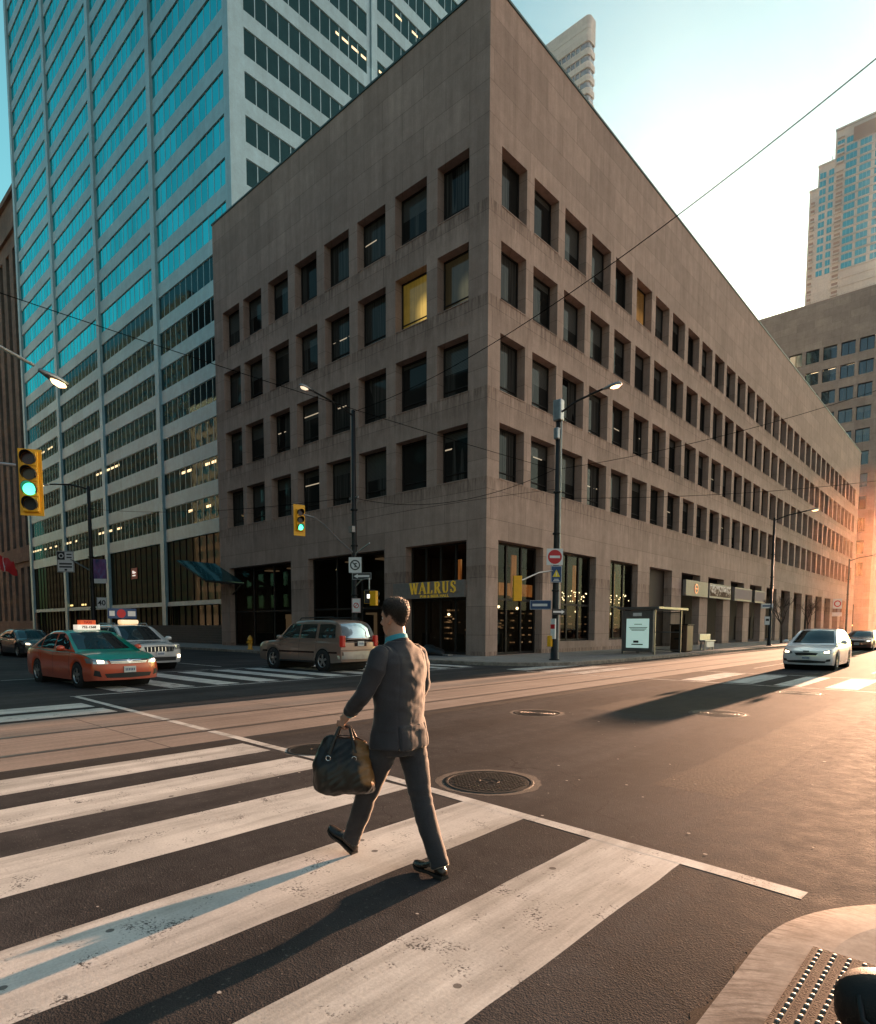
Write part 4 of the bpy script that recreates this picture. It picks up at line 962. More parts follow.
# corner pole with the no-entry sign
ax, ay = 4.42, -.63
pa = thing('street_lamp', 'dark corner lamp pole carrying the no entry sign, lamp arm over the avenue', 'street lamp', (ax,ay,.15))
pole_mb(ax,ay,.15,11.3,.145,.1).build('pole', M['pole'], pa, world=True, smooth=True)
b = MB(); b.cyl((ax+.15,ay+.03,.4),(ax+.15,ay+.03,10.6),.03,n=8); b.build('conduit', M['galv'], pa, world=True)
b = MB(); b.tube([(ax,ay,10.9),(ax+.9,ay,11.25),(ax+2.1,ay,11.45)], .045, 8); b.build('lamp_arm', M['pole'], pa, world=True); cobra_head(pa,(ax+2.85,ay,11.47),(1,0,.05))
b = MB(); b.box(ax-.2,ax+.2,ay-.16,ay+.16,10.6,11.5); b.box(ax-.12,ax+.12,ay-.22,ay+.1,9.8,10.3); b.build('transformer_box', M['galv'], pa, world=True, bevel=.05)
nv = (.7,-.72)
o, F = sign_plate(pa,'no_entry_sign',(ax+.05,ay-.19,4.72),nv,.72,.72,M['white']); art(o,F,disc(.31),M['red'],'disc'); q = MB(); q.box(-.23,.23,-.055,.055,.004,.007); art(o,F,q,M['white'],'bar')
o, F = sign_plate(pa,'warning_sign',(ax+.14,ay-.19,3.96),nv,.5,.74,M['blue'],.015,M['white']); q = MB(); q.add([(-.17,-.12,.002),(.17,-.12,.002),(0,.2,.002)],[(0,1,2)]); art(o,F,q,M['signyellow'],'triangle'); q = MB(); q.box(-.015,.015,-.05,.09,.004,.006); q.box(-.015,.015,-.09,-.065,.004,.006); q.box(-.13,.13,-.3,-.27,.002,.005); q.box(-.1,.1,-.24,-.21,.002,.005); art(o,F,q,M['white'],'symbol')
o, F = sign_plate(pa,'street_name_sign',(ax-.55,ay-.35,2.62),(.55,-.83),.95,.42,M['blue'],.012,M['white']); q = MB(); q.box(-.36,.3,-.06,.05,.002,.004); art(o,F,q,M['white'],'lettering')
o, F = sign_plate(pa,'one_way_sign',(ax+.28,ay-.16,2.3),(.9,-.4),.72,.26,M['ink']); q = MB(); q.add([(-.3,-.04,.002),(.14,-.04,.002),(.14,-.09,.002),(.3,0,.002),(.14,.09,.002),(.14,.04,.002),(-.3,.04,.002)],[(0,1,2,3,4,5,6)]); art(o,F,q,M['white'],'arrow')
b = MB(); b.box(ax-.1,ax+.12,ay-.2,ay-.1,1.1,2.0); o = b.build('poster_strip', M['white'], pa, world=True); b = MB(); b.box(ax-.1,ax+.12,ay-.205,ay-.2,1.55,1.75); b.build('print', M['red'], o, world=True)
b = MB(); b.box(ax-.22,ax-.02,ay-.3,ay-.12,.75,1.25); b.build('push_button_box', M['yellow'], pa, world=True, bevel=.03)
arm = MB(); arm.tube([(ax,ay,4.15),(ax,ay-1.4,3.95),(ax,ay-2.5,3.6),(ax,ay-2.85,3.52)], .035, 8, flat=1.); arm.build('signal_arm', M['galv'], pa, world=True)
signal_head('side view traffic signal on the arm of the no entry pole',(ax,ay-3.0,3.2),(-.75,.65),9,3)

# left corner pole with green signal
bx, by = -5.45, -3.95
pb = thing('street_lamp', 'dark lamp pole behind the beige vehicle with unlit lamp arm and turn sign', 'street lamp', (bx,by,.15))
pole_mb(bx,by,.15,12.45,.15,.1).build('pole', M['pole'], pb, world=True, smooth=True)
b = MB(); b.tube([(bx,by,12.2),(bx,by-1.0,12.5),(bx,by-2.4,12.72)], .045, 8); b.build('lamp_arm', M['pole'], pb, world=True); cobra_head(pb,(bx,by-3.15,12.8),(0,-1,.08),False)
b = MB(); b.tube([(bx,by,5.35),(bx,by-1.0,5.95),(bx,by-1.9,6.6),(bx,by-2.5,6.85),(bx,by-3.1,6.9)], .04, 8); b.tube([(bx,by,5.1),(bx+.4,by-.2,5.35),(bx+2.2,by-.9,5.6)], .03, 6); b.build('signal_arm', M['galv'], pb, world=True)
b = MB(); b.box(bx-.35,bx+.35,by-.03,by+.03,8.1,8.2); b.box(bx-.09,bx+.2,by-.3,by-.1,6.4,6.7); b.build('bracket', M['galv'], pb, world=True)
signal_head('yellow three lens traffic signal showing green over the beige vehicle',(bx+.02,by-3.3,6.62),(.98,-.2),2,3,back=(.58,1.45))
o, F = sign_plate(pb,'no_turn_sign',(bx+.22,by-.14,4.75),(.6,-.8),.66,.78,M['white']); art(o,F,ringmb(.2,.26),M['ink'],'ring'); q = MB(); q.box(-.03,.03,-.12,.08,.001,.003); q.box(-.03,.1,.05,.1,.001,.0032); q.obox((0,0,.004),(.13,-.13,0),(.018,.018,0),(0,0,.001)); art(o,F,q,M['ink'],'symbol')
o, F = sign_plate(pb,'one_way_sign',(bx+1.15,by-.5,4.12),(.5,-.86),1.0,.34,M['ink'],.012,M['white']); q = MB(); q.add([(.4,-.05,.002),(-.2,-.05,.002),(-.2,-.11,.002),(-.42,0,.002),(-.2,.11,.002),(-.2,.05,.002),(.4,.05,.002)],[(6,5,4,3,2,1,0)]); art(o,F,q,M['white'],'arrow')
b = MB(); b.tube([(bx,by,3.6),(bx+1.0,by-.4,3.95),(bx+2.1,by-.85,3.95),(bx+2.1,by-.85,3.4)], .03, 6); b.build('sign_bracket', M['galv'], pb, world=True)
o, F = sign_plate(pb,'parking_sign',(bx+.35,by-.2,2.7),(.6,-.8),.45,.72,M['white'],.015,M['red']); q = MB(); q.add(*[(r.v, r.f) for r in [ringmb(.1,.14)]][0]); q.obox((0,0,.004),(.09,.09,0),(.012,-.012,0),(0,0,.001)); art(o,F,q,M['red'],'symbol')
sp = thing('pedestrian_signal','orange pedestrian signal box beside the head of the walking man','pedestrian signal',(bx+2.1,by-.85,3.1)); b = MB(); q = MB(); q.box(-.22,.22,-.32,.32,-.22,0); b.merge(q, frame((bx+2.1,by-.85,3.05),(.5,.86,0),(0,0,1))); b.build('housing', M['yellow'], sp, world=True, bevel=.03)
b = MB(); q = MB(); q.box(-.24,.24,-.3,.34,0,.05); q.box(-.24,.24,.28,.34,.05,.25); b.merge(q, frame((bx+2.1,by-.85,3.05),(.5,.86,0),(0,0,1))); o = b.build('visor', M['black'], sp, world=True); b = MB(); q = MB(); q.box(-.12,.1,-.06,.12,.051,.06); b.merge(q, frame((bx+2.1,by-.85,3.05),(.5,.86,0),(0,0,1))); b.build('symbol', M['white_glow'], sp, world=True)
signal_head('dark backed signal seen end on beside the gold letters',(bx+2.9,by-1.2,2.95),(-.2,1),9,2)

# near signal and lamp from the pole just outside the left edge
px_, py_ = 2.35, -23.4
pn = thing('street_lamp', 'near lamp mast whose arm reaches in at the left edge above the signal', 'street lamp', (px_,py_,.15))
pole_mb(px_,py_,.15,8.6,.15,.1).build('pole', M['pole'], pn, world=True, smooth=True)
b = MB(); b.tube([(px_,py_,8.2),(px_-.1,-22.3,8.25),(px_-.6,-20.8,8.12),(px_-1.05,-19.75,7.99)], .04, 8); b.build('lamp_arm', M['galv'], pn, world=True); cobra_head(pn,(px_-1.42,-18.95,7.84),(-.42,.9,-.12))
b = MB(); b.tube([(px_,py_,5.0),(px_+.1,-21.6,5.18),(px_+.25,-20.55,5.22)], .035, 8); b.build('signal_arm', M['galv'], pn, world=True)
signal_head('large yellow four lens traffic signal showing green at the left edge',(2.62,-20.3,4.9),(.86,-.5),2,4,back=(.48,1.5))

# lamp pole by the tower, with signs
lx, ly = -37.5, -5.6
pl = thing('street_lamp', 'tall dark lamp pole by the glass tower carrying a banner and speed sign', 'street lamp', (lx,ly,.0))
pole_mb(lx,ly,0,13.2,.2,.13).build('pole', M['pole'], pl, world=True, smooth=True)
b = MB(); b.tube([(lx,ly,13.0),(lx-.6,ly-1.2,13.25),(lx-1.5,ly-2.4,13.2)], .06, 8); b.build('lamp_arm', M['pole'], pl, world=True); cobra_head(pl,(lx-2.0,ly-3.1,13.1),(-.55,-.8,-.05))
b = MB(); b.tube([(lx,ly,6.2),(lx-1.2,ly-1.2,7.2)], .05, 6); b.build('sign_bracket', M['galv'], pl, world=True)
nl = (.75,-.66)
o, F = sign_plate(pl,'lane_sign',(lx-1.45,ly-1.5,7.0),nl,1.35,1.75,M['white'],.03); q = MB(); q.box(-.62,-.05,.15,.8,.001,.004); art(o,F,q,M['ink'],'panel'); art(o,F,Matrix and (lambda r: (r.merge(ringmb(.12,.2), Matrix.Translation((-.33,.48,.004))), r)[1])(MB()),M['white'],'ring'); q = MB(); q.box(.1,.5,.55,.65,.001,.003); q.box(.1,.5,.3,.4,.001,.003); q.box(-.5,.5,-.25,-.12,.001,.003); q.box(-.5,.5,-.5,-.37,.001,.003); q.box(-.1,.1,-.75,-.6,.001,.003); art(o,F,q,M['ink'])
m, t, bb = nt('banner_print'); c = ramp(t, noise(t, scalev(t, objco(t), (1.5,1.5,.8)), 1.1, 3), [(.35,(.03,.06,.16)),(.5,(.2,.08,.22)),(.62,(.12,.2,.4))]); t.links.new(c, bb.inputs['Base Color']); M['banner'] = m
o, F = sign_plate(pl,'banner',(lx+.75,ly+.4,6.2),nl,1.05,2.0,M['banner']); q = MB(); q.box(-.5,.5,-1.0,-.62,.001,.004); art(o,F,q,M['white'],'strip')
o, F = sign_plate(pl,'speed_limit_sign',(lx+.85,ly+.4,3.55),nl,.8,.95,M['white'],.02); art(o,F,text_mb('40',.62,.004,bold=.012),M['ink'])

# lamp poles down the avenue
def avenue_lamp(y, h, lab, lit=True):
    t = thing('street_lamp', lab, 'street lamp', (5.25,y,.15), 0, 'lamp poles along the far avenue kerb')
    pole_mb(5.25,y,.15,h,.13,.09).build('pole', M['pole'], t, world=True, smooth=True)
    b = MB(); b.tube([(5.25,y,h-.2),(6.2,y,h+.1),(7.6,y,h+.3)], .045, 8); b.build('lamp_arm', M['pole'], t, world=True); cobra_head(t,(8.3,y,h+.33),(1,0,.05),lit)
    return t
c1 = avenue_lamp(31.2,10.5,'lamp pole on the avenue pavement behind the silver hatchback')
o, F = sign_plate(c1,'street_name_sign',(5.05,30.95,3.4),(.55,-.83),.95,.4,M['white'],.012); q = MB(); q.box(-.36,.34,-.06,.06,.002,.004); art(o,F,q,M['blue'])
o, F = sign_plate(c1,'parking_sign',(5.1,31.0,2.2),(.5,-.86),.45,.7,M['white'],.012); q = MB(); q.box(-.12,.12,-.02,.16,.001,.004); art(o,F,q,M['ink'],'symbol')
c2 = avenue_lamp(65.5,10.0,'most distant lamp pole with round signs near the end of the office block')
o, F = sign_plate(c2,'parking_sign',(4.3,65.1,4.6),(.5,-.86),1.0,1.2,M['white']); art(o,F,ringmb(.28,.4),M['red'],'ring')
o, F = sign_plate(c2,'plate_sign',(4.3,65.1,3.3),(.5,-.86),1.1,.5,M['white'])

# tram wires
def cable(p0, p1, sag, r, label):
    b = MB(); b.tube(curve_pts(p0, p1, sag, 20), r, 6, cap=False); return tag(b.build('overhead_cable', M['wire']), label, 'cable', 'overhead cables over the crossing')
cable((17.6,-8.6,13.6),(bx,by,12.4),1.0,.014,'cable running from the top right sky down to the left corner lamp pole')
cable((px_,py_,9.0),(ax,ay,8.5),.15,.010,'cable from the left edge down to the no entry pole')
cable((ax,ay,8.55),(23.5,7.5,13.5),.9,.010,'sagging cable from the no entry pole to the right edge')
cable((lx,ly,11.4),(bx,by,8.2),.5,.014,'cable between the tower lamp pole and the left corner lamp pole')
cable((bx,by,8.15),(ax,ay,8.6),.85,.012,'drooping cable between the two corner lamp poles')
cable((bx,by,7.0),(ax,ay,7.7),-.1,.008,'thin lowest cable between the two corner lamp poles')
cable((ax,ay,7.3),(23.5,22,11.2),.8,.010,'lower sagging cable from the no entry pole to the right edge')

# bus shelter
bs = thing('bus_shelter', 'small glazed bus shelter with a lit pale green poster', 'bus shelter', (4.55,9.6,.15))
f = MB(); X0, X1, Y0, Y1 = 3.55, 5.35, 8.0, 11.7
for x, y in ((X0,Y0),(X1,Y0),(X0,Y1),(X1,Y1),(X0,9.9)): f.box(x-.05,x+.05,y-.05,y+.05,.15,2.6)
for z in (.28,1.35,2.5): f.box(X0-.045,X0+.045,Y0+.05,Y1-.05,z-.03,z+.03); f.box(X0+.05,X1-.05,Y1-.045,Y1+.045,z-.03,z+.03)
f.build('frame', M['aluminium'], bs, world=True)
r = MB(); r.prism([(X0-.25,Y0-.3),(X1+.35,Y0-.3),(X1+.35,Y1+.25),(X0-.25,Y1+.25)], 2.62, 2.74); r.build('canopy', M['aluminium'], bs, world=True, bevel=.04)
g = MB(); g.quad((X0,Y0,.3),(X0,Y1,.3),(X0,Y1,2.5),(X0,Y0,2.5)); g.quad((X0,Y1,.3),(X1,Y1,.3),(X1,Y1,2.5),(X0,Y1,2.5)); g.build('glass_panel', M['clear'], bs, world=True)
p = MB(); p.box(X0+.02,X1+.02,Y0-.19,Y0-.02,.3,2.55); cab = p.build('poster_case', M['aluminium'], bs, world=True, bevel=.03)
p = MB(); p.quad((X0+.28,Y0-.195,.5),(X1-.22,Y0-.195,.5),(X1-.22,Y0-.195,2.1),(X0+.28,Y0-.195,2.1)); pst = p.build('poster', M['poster'], cab, world=True)
q = MB()
for z, a, b_ in ((1.78,.45,.9),(1.6,.15,1.2),(1.52,.2,1.15),(1.45,.3,1.05)): q.box(X0+.28+a,X0+.28+b_,Y0-.2,Y0-.196,z,z+.035)
q.box(X0+.7,X0+1.0,Y0-.2,Y0-.196,.78,.9); q.box(X0+.6,X0+1.25,Y0-.2,Y0-.196,.66,.72)
q.build('lettering', M['ink'], pst, world=True)
q = MB(); q.box(X0+.65,X0+1.15,Y0-.2,Y0-.195,2.24,2.42); q.build('badge', M['white'], cab, world=True)
s = MB(); s.box(X0+.15,X0+.55,9.0,11.3,.6,.65); s.box(X0+.3,X0+.4,9.2,9.3,.15,.6); s.box(X0+.3,X0+.4,11.0,11.1,.15,.6); s.build('bench', M['aluminium'], bs, world=True)
# brown box, planter bench, hydrant
bn = thing('litter_bin', 'brown box shaped litter bin just right of the bus shelter', 'litter bin', (5.05,12.9,.15))
b = MB(); b.box(4.5,5.5,12.35,13.35,.2,1.75); b.build('body', M['brownbin'], bn, world=True, bevel=.04); b = MB(); b.box(4.45,5.55,12.3,13.4,1.752,1.82); b.box(4.6,5.4,12.44,13.26,.15,.21); b.build('lid', M['bronze'], bn, world=True, bevel=.02)
b = MB(); b.box(4.75,5.25,12.338,12.349,1.3,1.5); b.box(4.75,5.25,12.34,12.35,.9,1.0); b.build('slot', M['black'], bn, world=True)
be = thing('bench', 'low bench with a pale advert panel right of the litter bin', 'bench', (5.0,17.2,.15))
b = MB(); b.box(4.85,5.25,16.2,18.2,.72,.8); b.build('seat', M['galv'], be, world=True, bevel=.02); b = MB(); b.box(4.82,4.9,16.2,18.2,.8,1.2); b.build('backrest', M['galv'], be, world=True, bevel=.02)
b = MB(); b.box(5.2,5.24,16.5,17.9,.35,.71); b.build('advert_panel', M['white'], be, world=True)
for y in (16.35,17.95): b = MB(); b.box(4.9,4.98,y-.05,y+.05,.15,.72); b.box(5.13,5.2,y-.05,y+.05,.15,.72); b.build('leg', M['galv'], be, world=True)
hx, hy = -16.2, -3.6
hd = thing('fire_hydrant', 'small yellow fire hydrant on the pavement left of the beige vehicle', 'hydrant', (hx,hy,.15))
b = MB(); b.lathe([(.2,.15),(.2,.2),(.14,.22),(.135,.72),(.17,.74),(.17,.8),(.15,.82),(.13,.93),(.06,1.0),(.04,1.06),(.001,1.07)], (hx,hy,0), n=16); b.build('body', M['hyd'], hd, world=True, smooth=True)
for d in ((1,0),(-1,0),(0,-1)):
    b = MB(); b.cyl((hx+d[0]*.1,hy+d[1]*.1,.62),(hx+d[0]*.22,hy+d[1]*.22,.62),.065,n=10); b.build('outlet', M['hyd'], hd, world=True)
# bag or bundle lying at the restaurant corner
bd = thing('bundle', 'dark bundle lying on the pavement under the gold letters', 'bundle', (-2.6,-1.2,.15)); b = MB(); rr = random.Random(5)
b.ring_loft([[(-2.6+x, -1.2+.38*w*math.cos(a), .15+.02+.5*w*max(0,math.sin(a))*(1+.2*math.sin(5*a+x*4))) for a in [2*PI*k/16 for k in range(16)]] for x, w in ((-.75,.1),(-.6,.6),(-.3,1),(.1,.9),(.45,.7),(.75,.6),(.9,.12))]); b.build('cloth', M['black'], bd, world=True, smooth=True)
b = MB(); b.box(-1.65,-1.3,-1.4,-1.0,.16,.24); b.build('tray', M['galv'], bd, world=True, bevel=.01)

# flag at the far left
fx, fy = -33.1, -13.7
fl = thing('flag', 'red and white flag hanging from a pole at the left edge', 'flag', (fx,fy,0))
b = MB(); b.cyl((fx,fy,0),(fx,fy,7.1),.06,.045,10); b.lathe([(.001,7.08),(.08,7.14),(.001,7.22)],(fx,fy,0),n=10); b.build('pole', M['pole'], fl, world=True)
m, t, bb = nt('flag_cloth'); tc = t.nodes.new('ShaderNodeTexCoord'); s = nd(t,'ShaderNodeSeparateXYZ'); t.links.new(tc.outputs['Generated'], s.inputs[0])
n = noise(t, objco(t), 2.5, 3)
band_ = math_n(t,'LESS_THAN',math_n(t,'ABSOLUTE',math_n(t,'SUBTRACT',math_n(t,'ADD',s.outputs[1],math_n(t,'MULTIPLY',n,.08)),.42)),.15)
leaf = math_n(t,'LESS_THAN',math_n(t,'ABSOLUTE',math_n(t,'SUBTRACT',s.outputs[1],.45)),.06)
c = mixc(t, math_n(t,'SUBTRACT',band_,leaf), (.5,.015,.02), (.75,.72,.72)); t.links.new(c, bb.inputs['Base Color']); bb.inputs['Roughness'].default_value = .8; bb.inputs['Sheen Weight'].default_value = .3
g = MB(); NX, NZ = 22, 10
dv = Vector((.62,.78,0)); nvv = Vector((.78,-.62,0))
pts = [Vector((fx,fy,0))+dv*(1.75*u/NX)+nvv*(.22*math.sin(u/NX*8+v*.3)*u/NX)+Vector((0,0,6.8-.95*v/NZ-.75*(u/NX)**1.2+.06*math.sin(u*.9))) for v in range(NZ+1) for u in range(NX+1)]
g.add(pts, [(v*(NX+1)+u, v*(NX+1)+u+1, (v+1)*(NX+1)+u+1, (v+1)*(NX+1)+u) for v in range(NZ) for u in range(NX)]); g.build('cloth', m, fl, world=True, smooth=True)

# bare street trees far down the avenue
def bare_tree(x, y, h, seed, lab):
    t = thing('bare_tree', lab, 'tree', (x,y,.15), 0, 'bare trees along the avenue pavement'); q = random.Random(seed)
    tr = MB(); cr = MB()
    tr.tube([(x,y,.15),(x+.05,y,.9),(x,y+.05,h*.35)], [.11,.085,.07], 8)
    def grow(p, d, l, r, lev):
        d = d.normalized(); mid = p+d*l*.5+Vector((q.uniform(-.1,.1),q.uniform(-.1,.1),.05))*l; e = p+d*l
        cr.tube([p, mid, e], [r, r*.8, r*.55], 5, cap=False)
        if lev == 0: return
        for _ in range(3 if lev > 1 else 4): grow(p.lerp(e, q.uniform(.45,1)), d+Vector((q.uniform(-.8,.8),q.uniform(-.8,.8),q.uniform(-.1,.7))), l*q.uniform(.5,.75), r*.55, lev-1)
    for _ in range(4): grow(Vector((x,y+.04,h*.34)), Vector((q.uniform(-.6,.6),q.uniform(-.6,.6),1)), h*.28, .05, 4)
    tr.build('trunk', M['bark'], t, world=True, smooth=True); cr.build('crown', M['bark'], t, world=True)
bare_tree(3.6,42,5.6,4,'bare street tree directly behind the silver hatchback roof'); bare_tree(3.6,53,5.4,9,'bare street tree further off between hatchback and distant lamp pole')

# tactile ramp plate on the near corner
tp = thing('tactile_plate', 'dark iron plate with rows of pale domes set in the near kerb ramp', 'paving plate', (18.56,-21.33,.1), R(-90)-R(1))
b = MB(); b.box(0,1.92,0,1.3,.001,.011); b.build('plate', plain('rusty_plate',(.06,.042,.034),.85,0,.5,9,.5,spec=.1), tp, bevel=.004)
b = MB()
for i in range(52):
    for j in range(20):
        x, y = .03+i*.047, .035+j*.058
        if x < 1.9 and y < 1.28: b.lathe([(.0105,.011),(.0095,.0138),(.0045,.0152),(.0004,.0154)], (x,y,0), n=9, cap=False)
b.build('dome', plain('dome_steel',(.34,.31,.28),.6,.2), tp, smooth=True)['kind'] = 'stuff'
b = MB()
for j in range(20):
    y = .035+j*.058; b.box(.01,1.9,y-.017,y+.017,.0112,.0118)
b.build('groove_strip', plain('groove_dirt',(.09,.055,.038),.9), tp)
# litter specks on the road
lm = MB(); rr = random.Random(11)
for _ in range(46):
    x, y = rr.uniform(13,18.3), rr.uniform(-24,-14); s = rr.uniform(.008,.02); a = rr.uniform(0,3)
    pts = [(x+s*math.cos(a+k*PI/3)*rr.uniform(.7,1.2), y+s*.7*math.sin(a+k*PI/3), .0035) for k in range(6)]
    lm.add(pts, [tuple(range(6))])
tag(lm.build('road_specks', plain('chewing_gum',(.42,.38,.34),.7)), 'flattened pale gum spots scattered over the near asphalt', 'gum spots', kind='stuff')
# black leather bag cut by the bottom right corner
kb = thing('leather_bag', 'black shiny leather bag standing on the near kerb ramp', 'bag', (18.93,-21.93,.1))
b = MB(); rings = []
for k in range(13):
    t = k/12; z = .015+.25*t; s = (1-abs(2*t-.9)**3.2*.55)*(.9 if k in (0,12) else 1)
    rings.append([(.19*s*math.copysign(abs(math.cos(a))**.7,math.cos(a))*(1+.03*math.sin(6*a+z*30)), .13*s*math.copysign(abs(math.sin(a))**.7,math.sin(a))*(1+.04*math.sin(4*a+z*22)), z) for a in [2*PI*q/32 for q in range(32)]])
b.ring_loft(rings); ob_ = b.build('body', plain('black_leather',(.005,.005,.005),.55,0,.3,20,.4), kb, smooth=True)
b = MB(); b.tube([(-.1,-.1,.2),(-.08,-.15,.14),(0,-.17,.1),(.08,-.15,.14),(.1,-.1,.2)], .012, 8); b.build('handle', M['black'], kb, smooth=True)
# ---------------------------------------------------------------- vehicles
def resample(poly, n):
    L = [0]
    for a, b in zip(poly, poly[1:]): L.append(L[-1]+math.dist(a, b))
    out = []
    for k in range(n):
        s = L[-1]*k/(n-1)
        for i in range(len(poly)-1):
            if s <= L[i+1]+1e-9:
                t = (s-L[i])/max(1e-9, L[i+1]-L[i]); out.append((lerp(poly[i][0],poly[i+1][0],t), lerp(poly[i][1],poly[i+1][1],t))); break
    return out
def wheel_parts(root, x, side, track, r, rimmat, spokes=5):
    y = side*track/2; w = .2
    t = MB(); t.lathe([(r*.62,-w/2),(r*.9,-w/2),(r*.985,-w/2+.03),(r,-w/4),(r,w/4),(r*.985,w/2-.03),(r*.9,w/2),(r*.62,w/2)], axis='y', n=28, cap=False)
    for q in (-.03,.03): t.lathe([(r+.001,q-.006),(r+.002,q),(r+.001,q+.006)], axis='y', n=28, cap=False)
    wh = t.build('wheel', M['rubber'], root, smooth=True); wh.location = (x, y, r)
    m = MB(); o = side*w/2
    m.lathe([(r*.66,-side*.02),(r*.66,o-side*.015),(r*.62,o),(r*.58,o-side*.02),(r*.55,o-side*.05)], axis='y', n=28, cap=False)
    for k in range(spokes):
        a = 2*PI*k/spokes
        d = Vector((math.sin(a),0,math.cos(a))); n = Vector((math.cos(a),0,-math.sin(a)))
        m.add([d*r*.08+n*r*.1+Vector((0,o-side*.01,0)), d*r*.08-n*r*.1+Vector((0,o-side*.01,0)), d*r*.6-n*r*.1+Vector((0,o-side*.012,0)), d*r*.6+n*r*.1+Vector((0,o-side*.012,0)),
               d*r*.08+n*r*.1+Vector((0,o-side*.04,0)), d*r*.08-n*r*.1+Vector((0,o-side*.04,0)), d*r*.6-n*r*.1+Vector((0,o-side*.05,0)), d*r*.6+n*r*.1+Vector((0,o-side*.05,0))],
              [(0,1,2,3),(0,3,7,4),(1,5,6,2)])
    m.lathe([(.001,o-side*.002),(r*.13,o-side*.006),(r*.15,o-side*.03)], axis='y', n=16, cap=False)
    m.build('rim', rimmat, wh)
    b = MB(); b.lathe([(r*.6,o-side*.07),(.001,o-side*.07)], axis='y', n=20, cap=False); b.build('brake_disc', M['black'], wh)
class Car:
    """body shell lofted along x (front = +x), with panels projected on to it"""
    def __init__(s, name, label, cat, x, y, head, L, W, H, wb, r, deck, roof, zlow=.2, topmat=None, bodymat=None, tumble=.32, fx=0., cabin_w=.94, xs=0., nose=.14, tail=.08, taper=.12, group=None):
        s.root = thing(name, label, cat, (x,y,0), head, group); s.L, s.W, s.H = L, W, H
        s.wf, s.wr = wb/2+fx, -wb/2+fx; ra = r*1.13; hw = W/2; x0, x1 = -L/2+tail, L/2-nose
        D = lambda x: smooth_interp(deck, x)
        def halfw(x):
            e = L/2; f = 1-taper*max(0, (x-(e-1.15))/1.15)**2.2-taper*.8*max(0, (-x-(e-.95))/.95)**2.2; return hw*f
        def low(x):
            z = zlow+ .05*max(0,(abs(x)-(L/2-.5))/.5)
            for w in (s.wf, s.wr):
                if abs(x-w) < ra: z = max(z, r*.98+math.sqrt(ra*ra-(x-w)**2))
            return z
        st = set(round(lerp(x0,x1,k/44),3) for k in range(45))
        for w in (s.wf, s.wr):
            for k in range(15): st.add(round(w+ra*math.cos(PI*k/14)*.999,3))
            st.add(round(w-ra-.004,3)); st.add(round(w+ra+.004,3))
        st = sorted(q for q in st if x0 <= q <= x1)
        T = [0,.12,.3,.5,.68,.84,.94,1.0]; PW = [.965,.985,.998,1.0,.995,.985,.975,.955]; CS = [1,.9,.72,.5,.25,0]
        def ring(x):
            w = halfw(x); zb = low(x); zt = D(x)-.05; zb = min(zb, zt-.06)
            side = [(w*p, zb+(zt-zb)*q) for q, p in zip(T, PW)]
            top = [(w*.955*c if c == 1 else w*.955*c, zt+.05*(1-c**3)+.012) for c in CS]
            top[0] = (w*.945, zt+.02)
            return [(x, y, z) for y, z in side]+[(x, y, z) for y, z in top]
        mb = MB(); rings = []
        for x in st:
            h = ring(x); full = h+[(a,-b,c) for a,b,c in reversed(h[:-1])]; rings.append(full)
        n = len(rings[0]); ns = len(T)
        mb.ring_loft(rings, 0, cap=False, closed=False)
        for i in range(len(mb.f)):
            j = i % (n-1)
            if ns-1 <= j < n-ns: mb.m[i] = 1
        # curved end caps
        for end, xe, bulge in ((1, x1, nose), (-1, x0, tail)):
            h = ring(xe); cs = CS; half = [c for c in CS]; cols = [c for c in CS]+[-c for c in reversed(CS[:-1])]
            o = len(mb.v); nr = ns
            for i in range(ns):
                yy, zz = h[i][1], h[i][2]; t = T[i]
                prof = .35*(1-abs(t-.45)*1.6) if True else 0
                for c in cols: mb.v.append((xe+end*bulge*((1-abs(c)**2.6)*.75+(.25+prof*.3)*(1-abs(c)**8)), yy*c, zz))
            nc = len(cols)
            for i in range(nr-1):
                for j in range(nc-1): mb.f.append((o+i*nc+j, o+i*nc+j+1, o+(i+1)*nc+j+1, o+(i+1)*nc+j)); mb.m.append(0)
            o2 = len(mb.v)
            for (yy, zz), c in zip([(q[1], q[2]) for q in h[ns:]]+[(-q[1], q[2]) for q in reversed(h[ns:-1])], cols): mb.v.append((xe, yy, zz))
            for j in range(nc-1): mb.f.append((o+(nr-1)*nc+j, o+(nr-1)*nc+j+1, o2+j+1, o2+j)); mb.m.append(1)
        # cabin
        roof = sorted(roof); xd, xa = roof[0][0], roof[-1][0]; cw = hw*cabin_w
        RZ = lambda x: smooth_interp(roof, x)
        N = 46; cab = []
        cxs = [lerp(xa, xd, k/N) for k in range(N+1)]; xm = (xa+xd)/2
        for x in cxs:
            zb = D(x)-.06; zr = max(RZ(x), zb+.02); w = min(cw, halfw(x)*.96)
            hgt = zr-zb; prof = []
            for t in (0,.2,.4,.6,.8,.93): prof.append((w-tumble*max(0,hgt*t-.05)-.05*(t**3)*min(1,hgt/.4), zb+hgt*t*.97))
            ye = prof[-1][0]-.03*min(1,hgt/.4)
            for c in (1,.85,.6,.3,0):
                xe = x+.16*c*c*(1 if x > xm else -.6); ze = max(RZ(xe) if (x > xm+.2 or x < xm-.6) else zr, zb+.01)
                prof.append((ye*c, min(zr, ze)-.035*c*c+.0))
            cab.append([(x,y,max(z,zb-.02)) for y,z in prof]+[(x,-y,max(z,zb-.02)) for y,z in reversed(prof[:-1])])
        k0 = len(mb.f); mb.ring_loft(cab, 0, cap=False, closed=False); nn = len(cab[0])
        for i in range(k0, len(mb.f)):
            j = (i-k0) % (nn-1)
            if 5 <= j < nn-6: mb.m[i] = 1
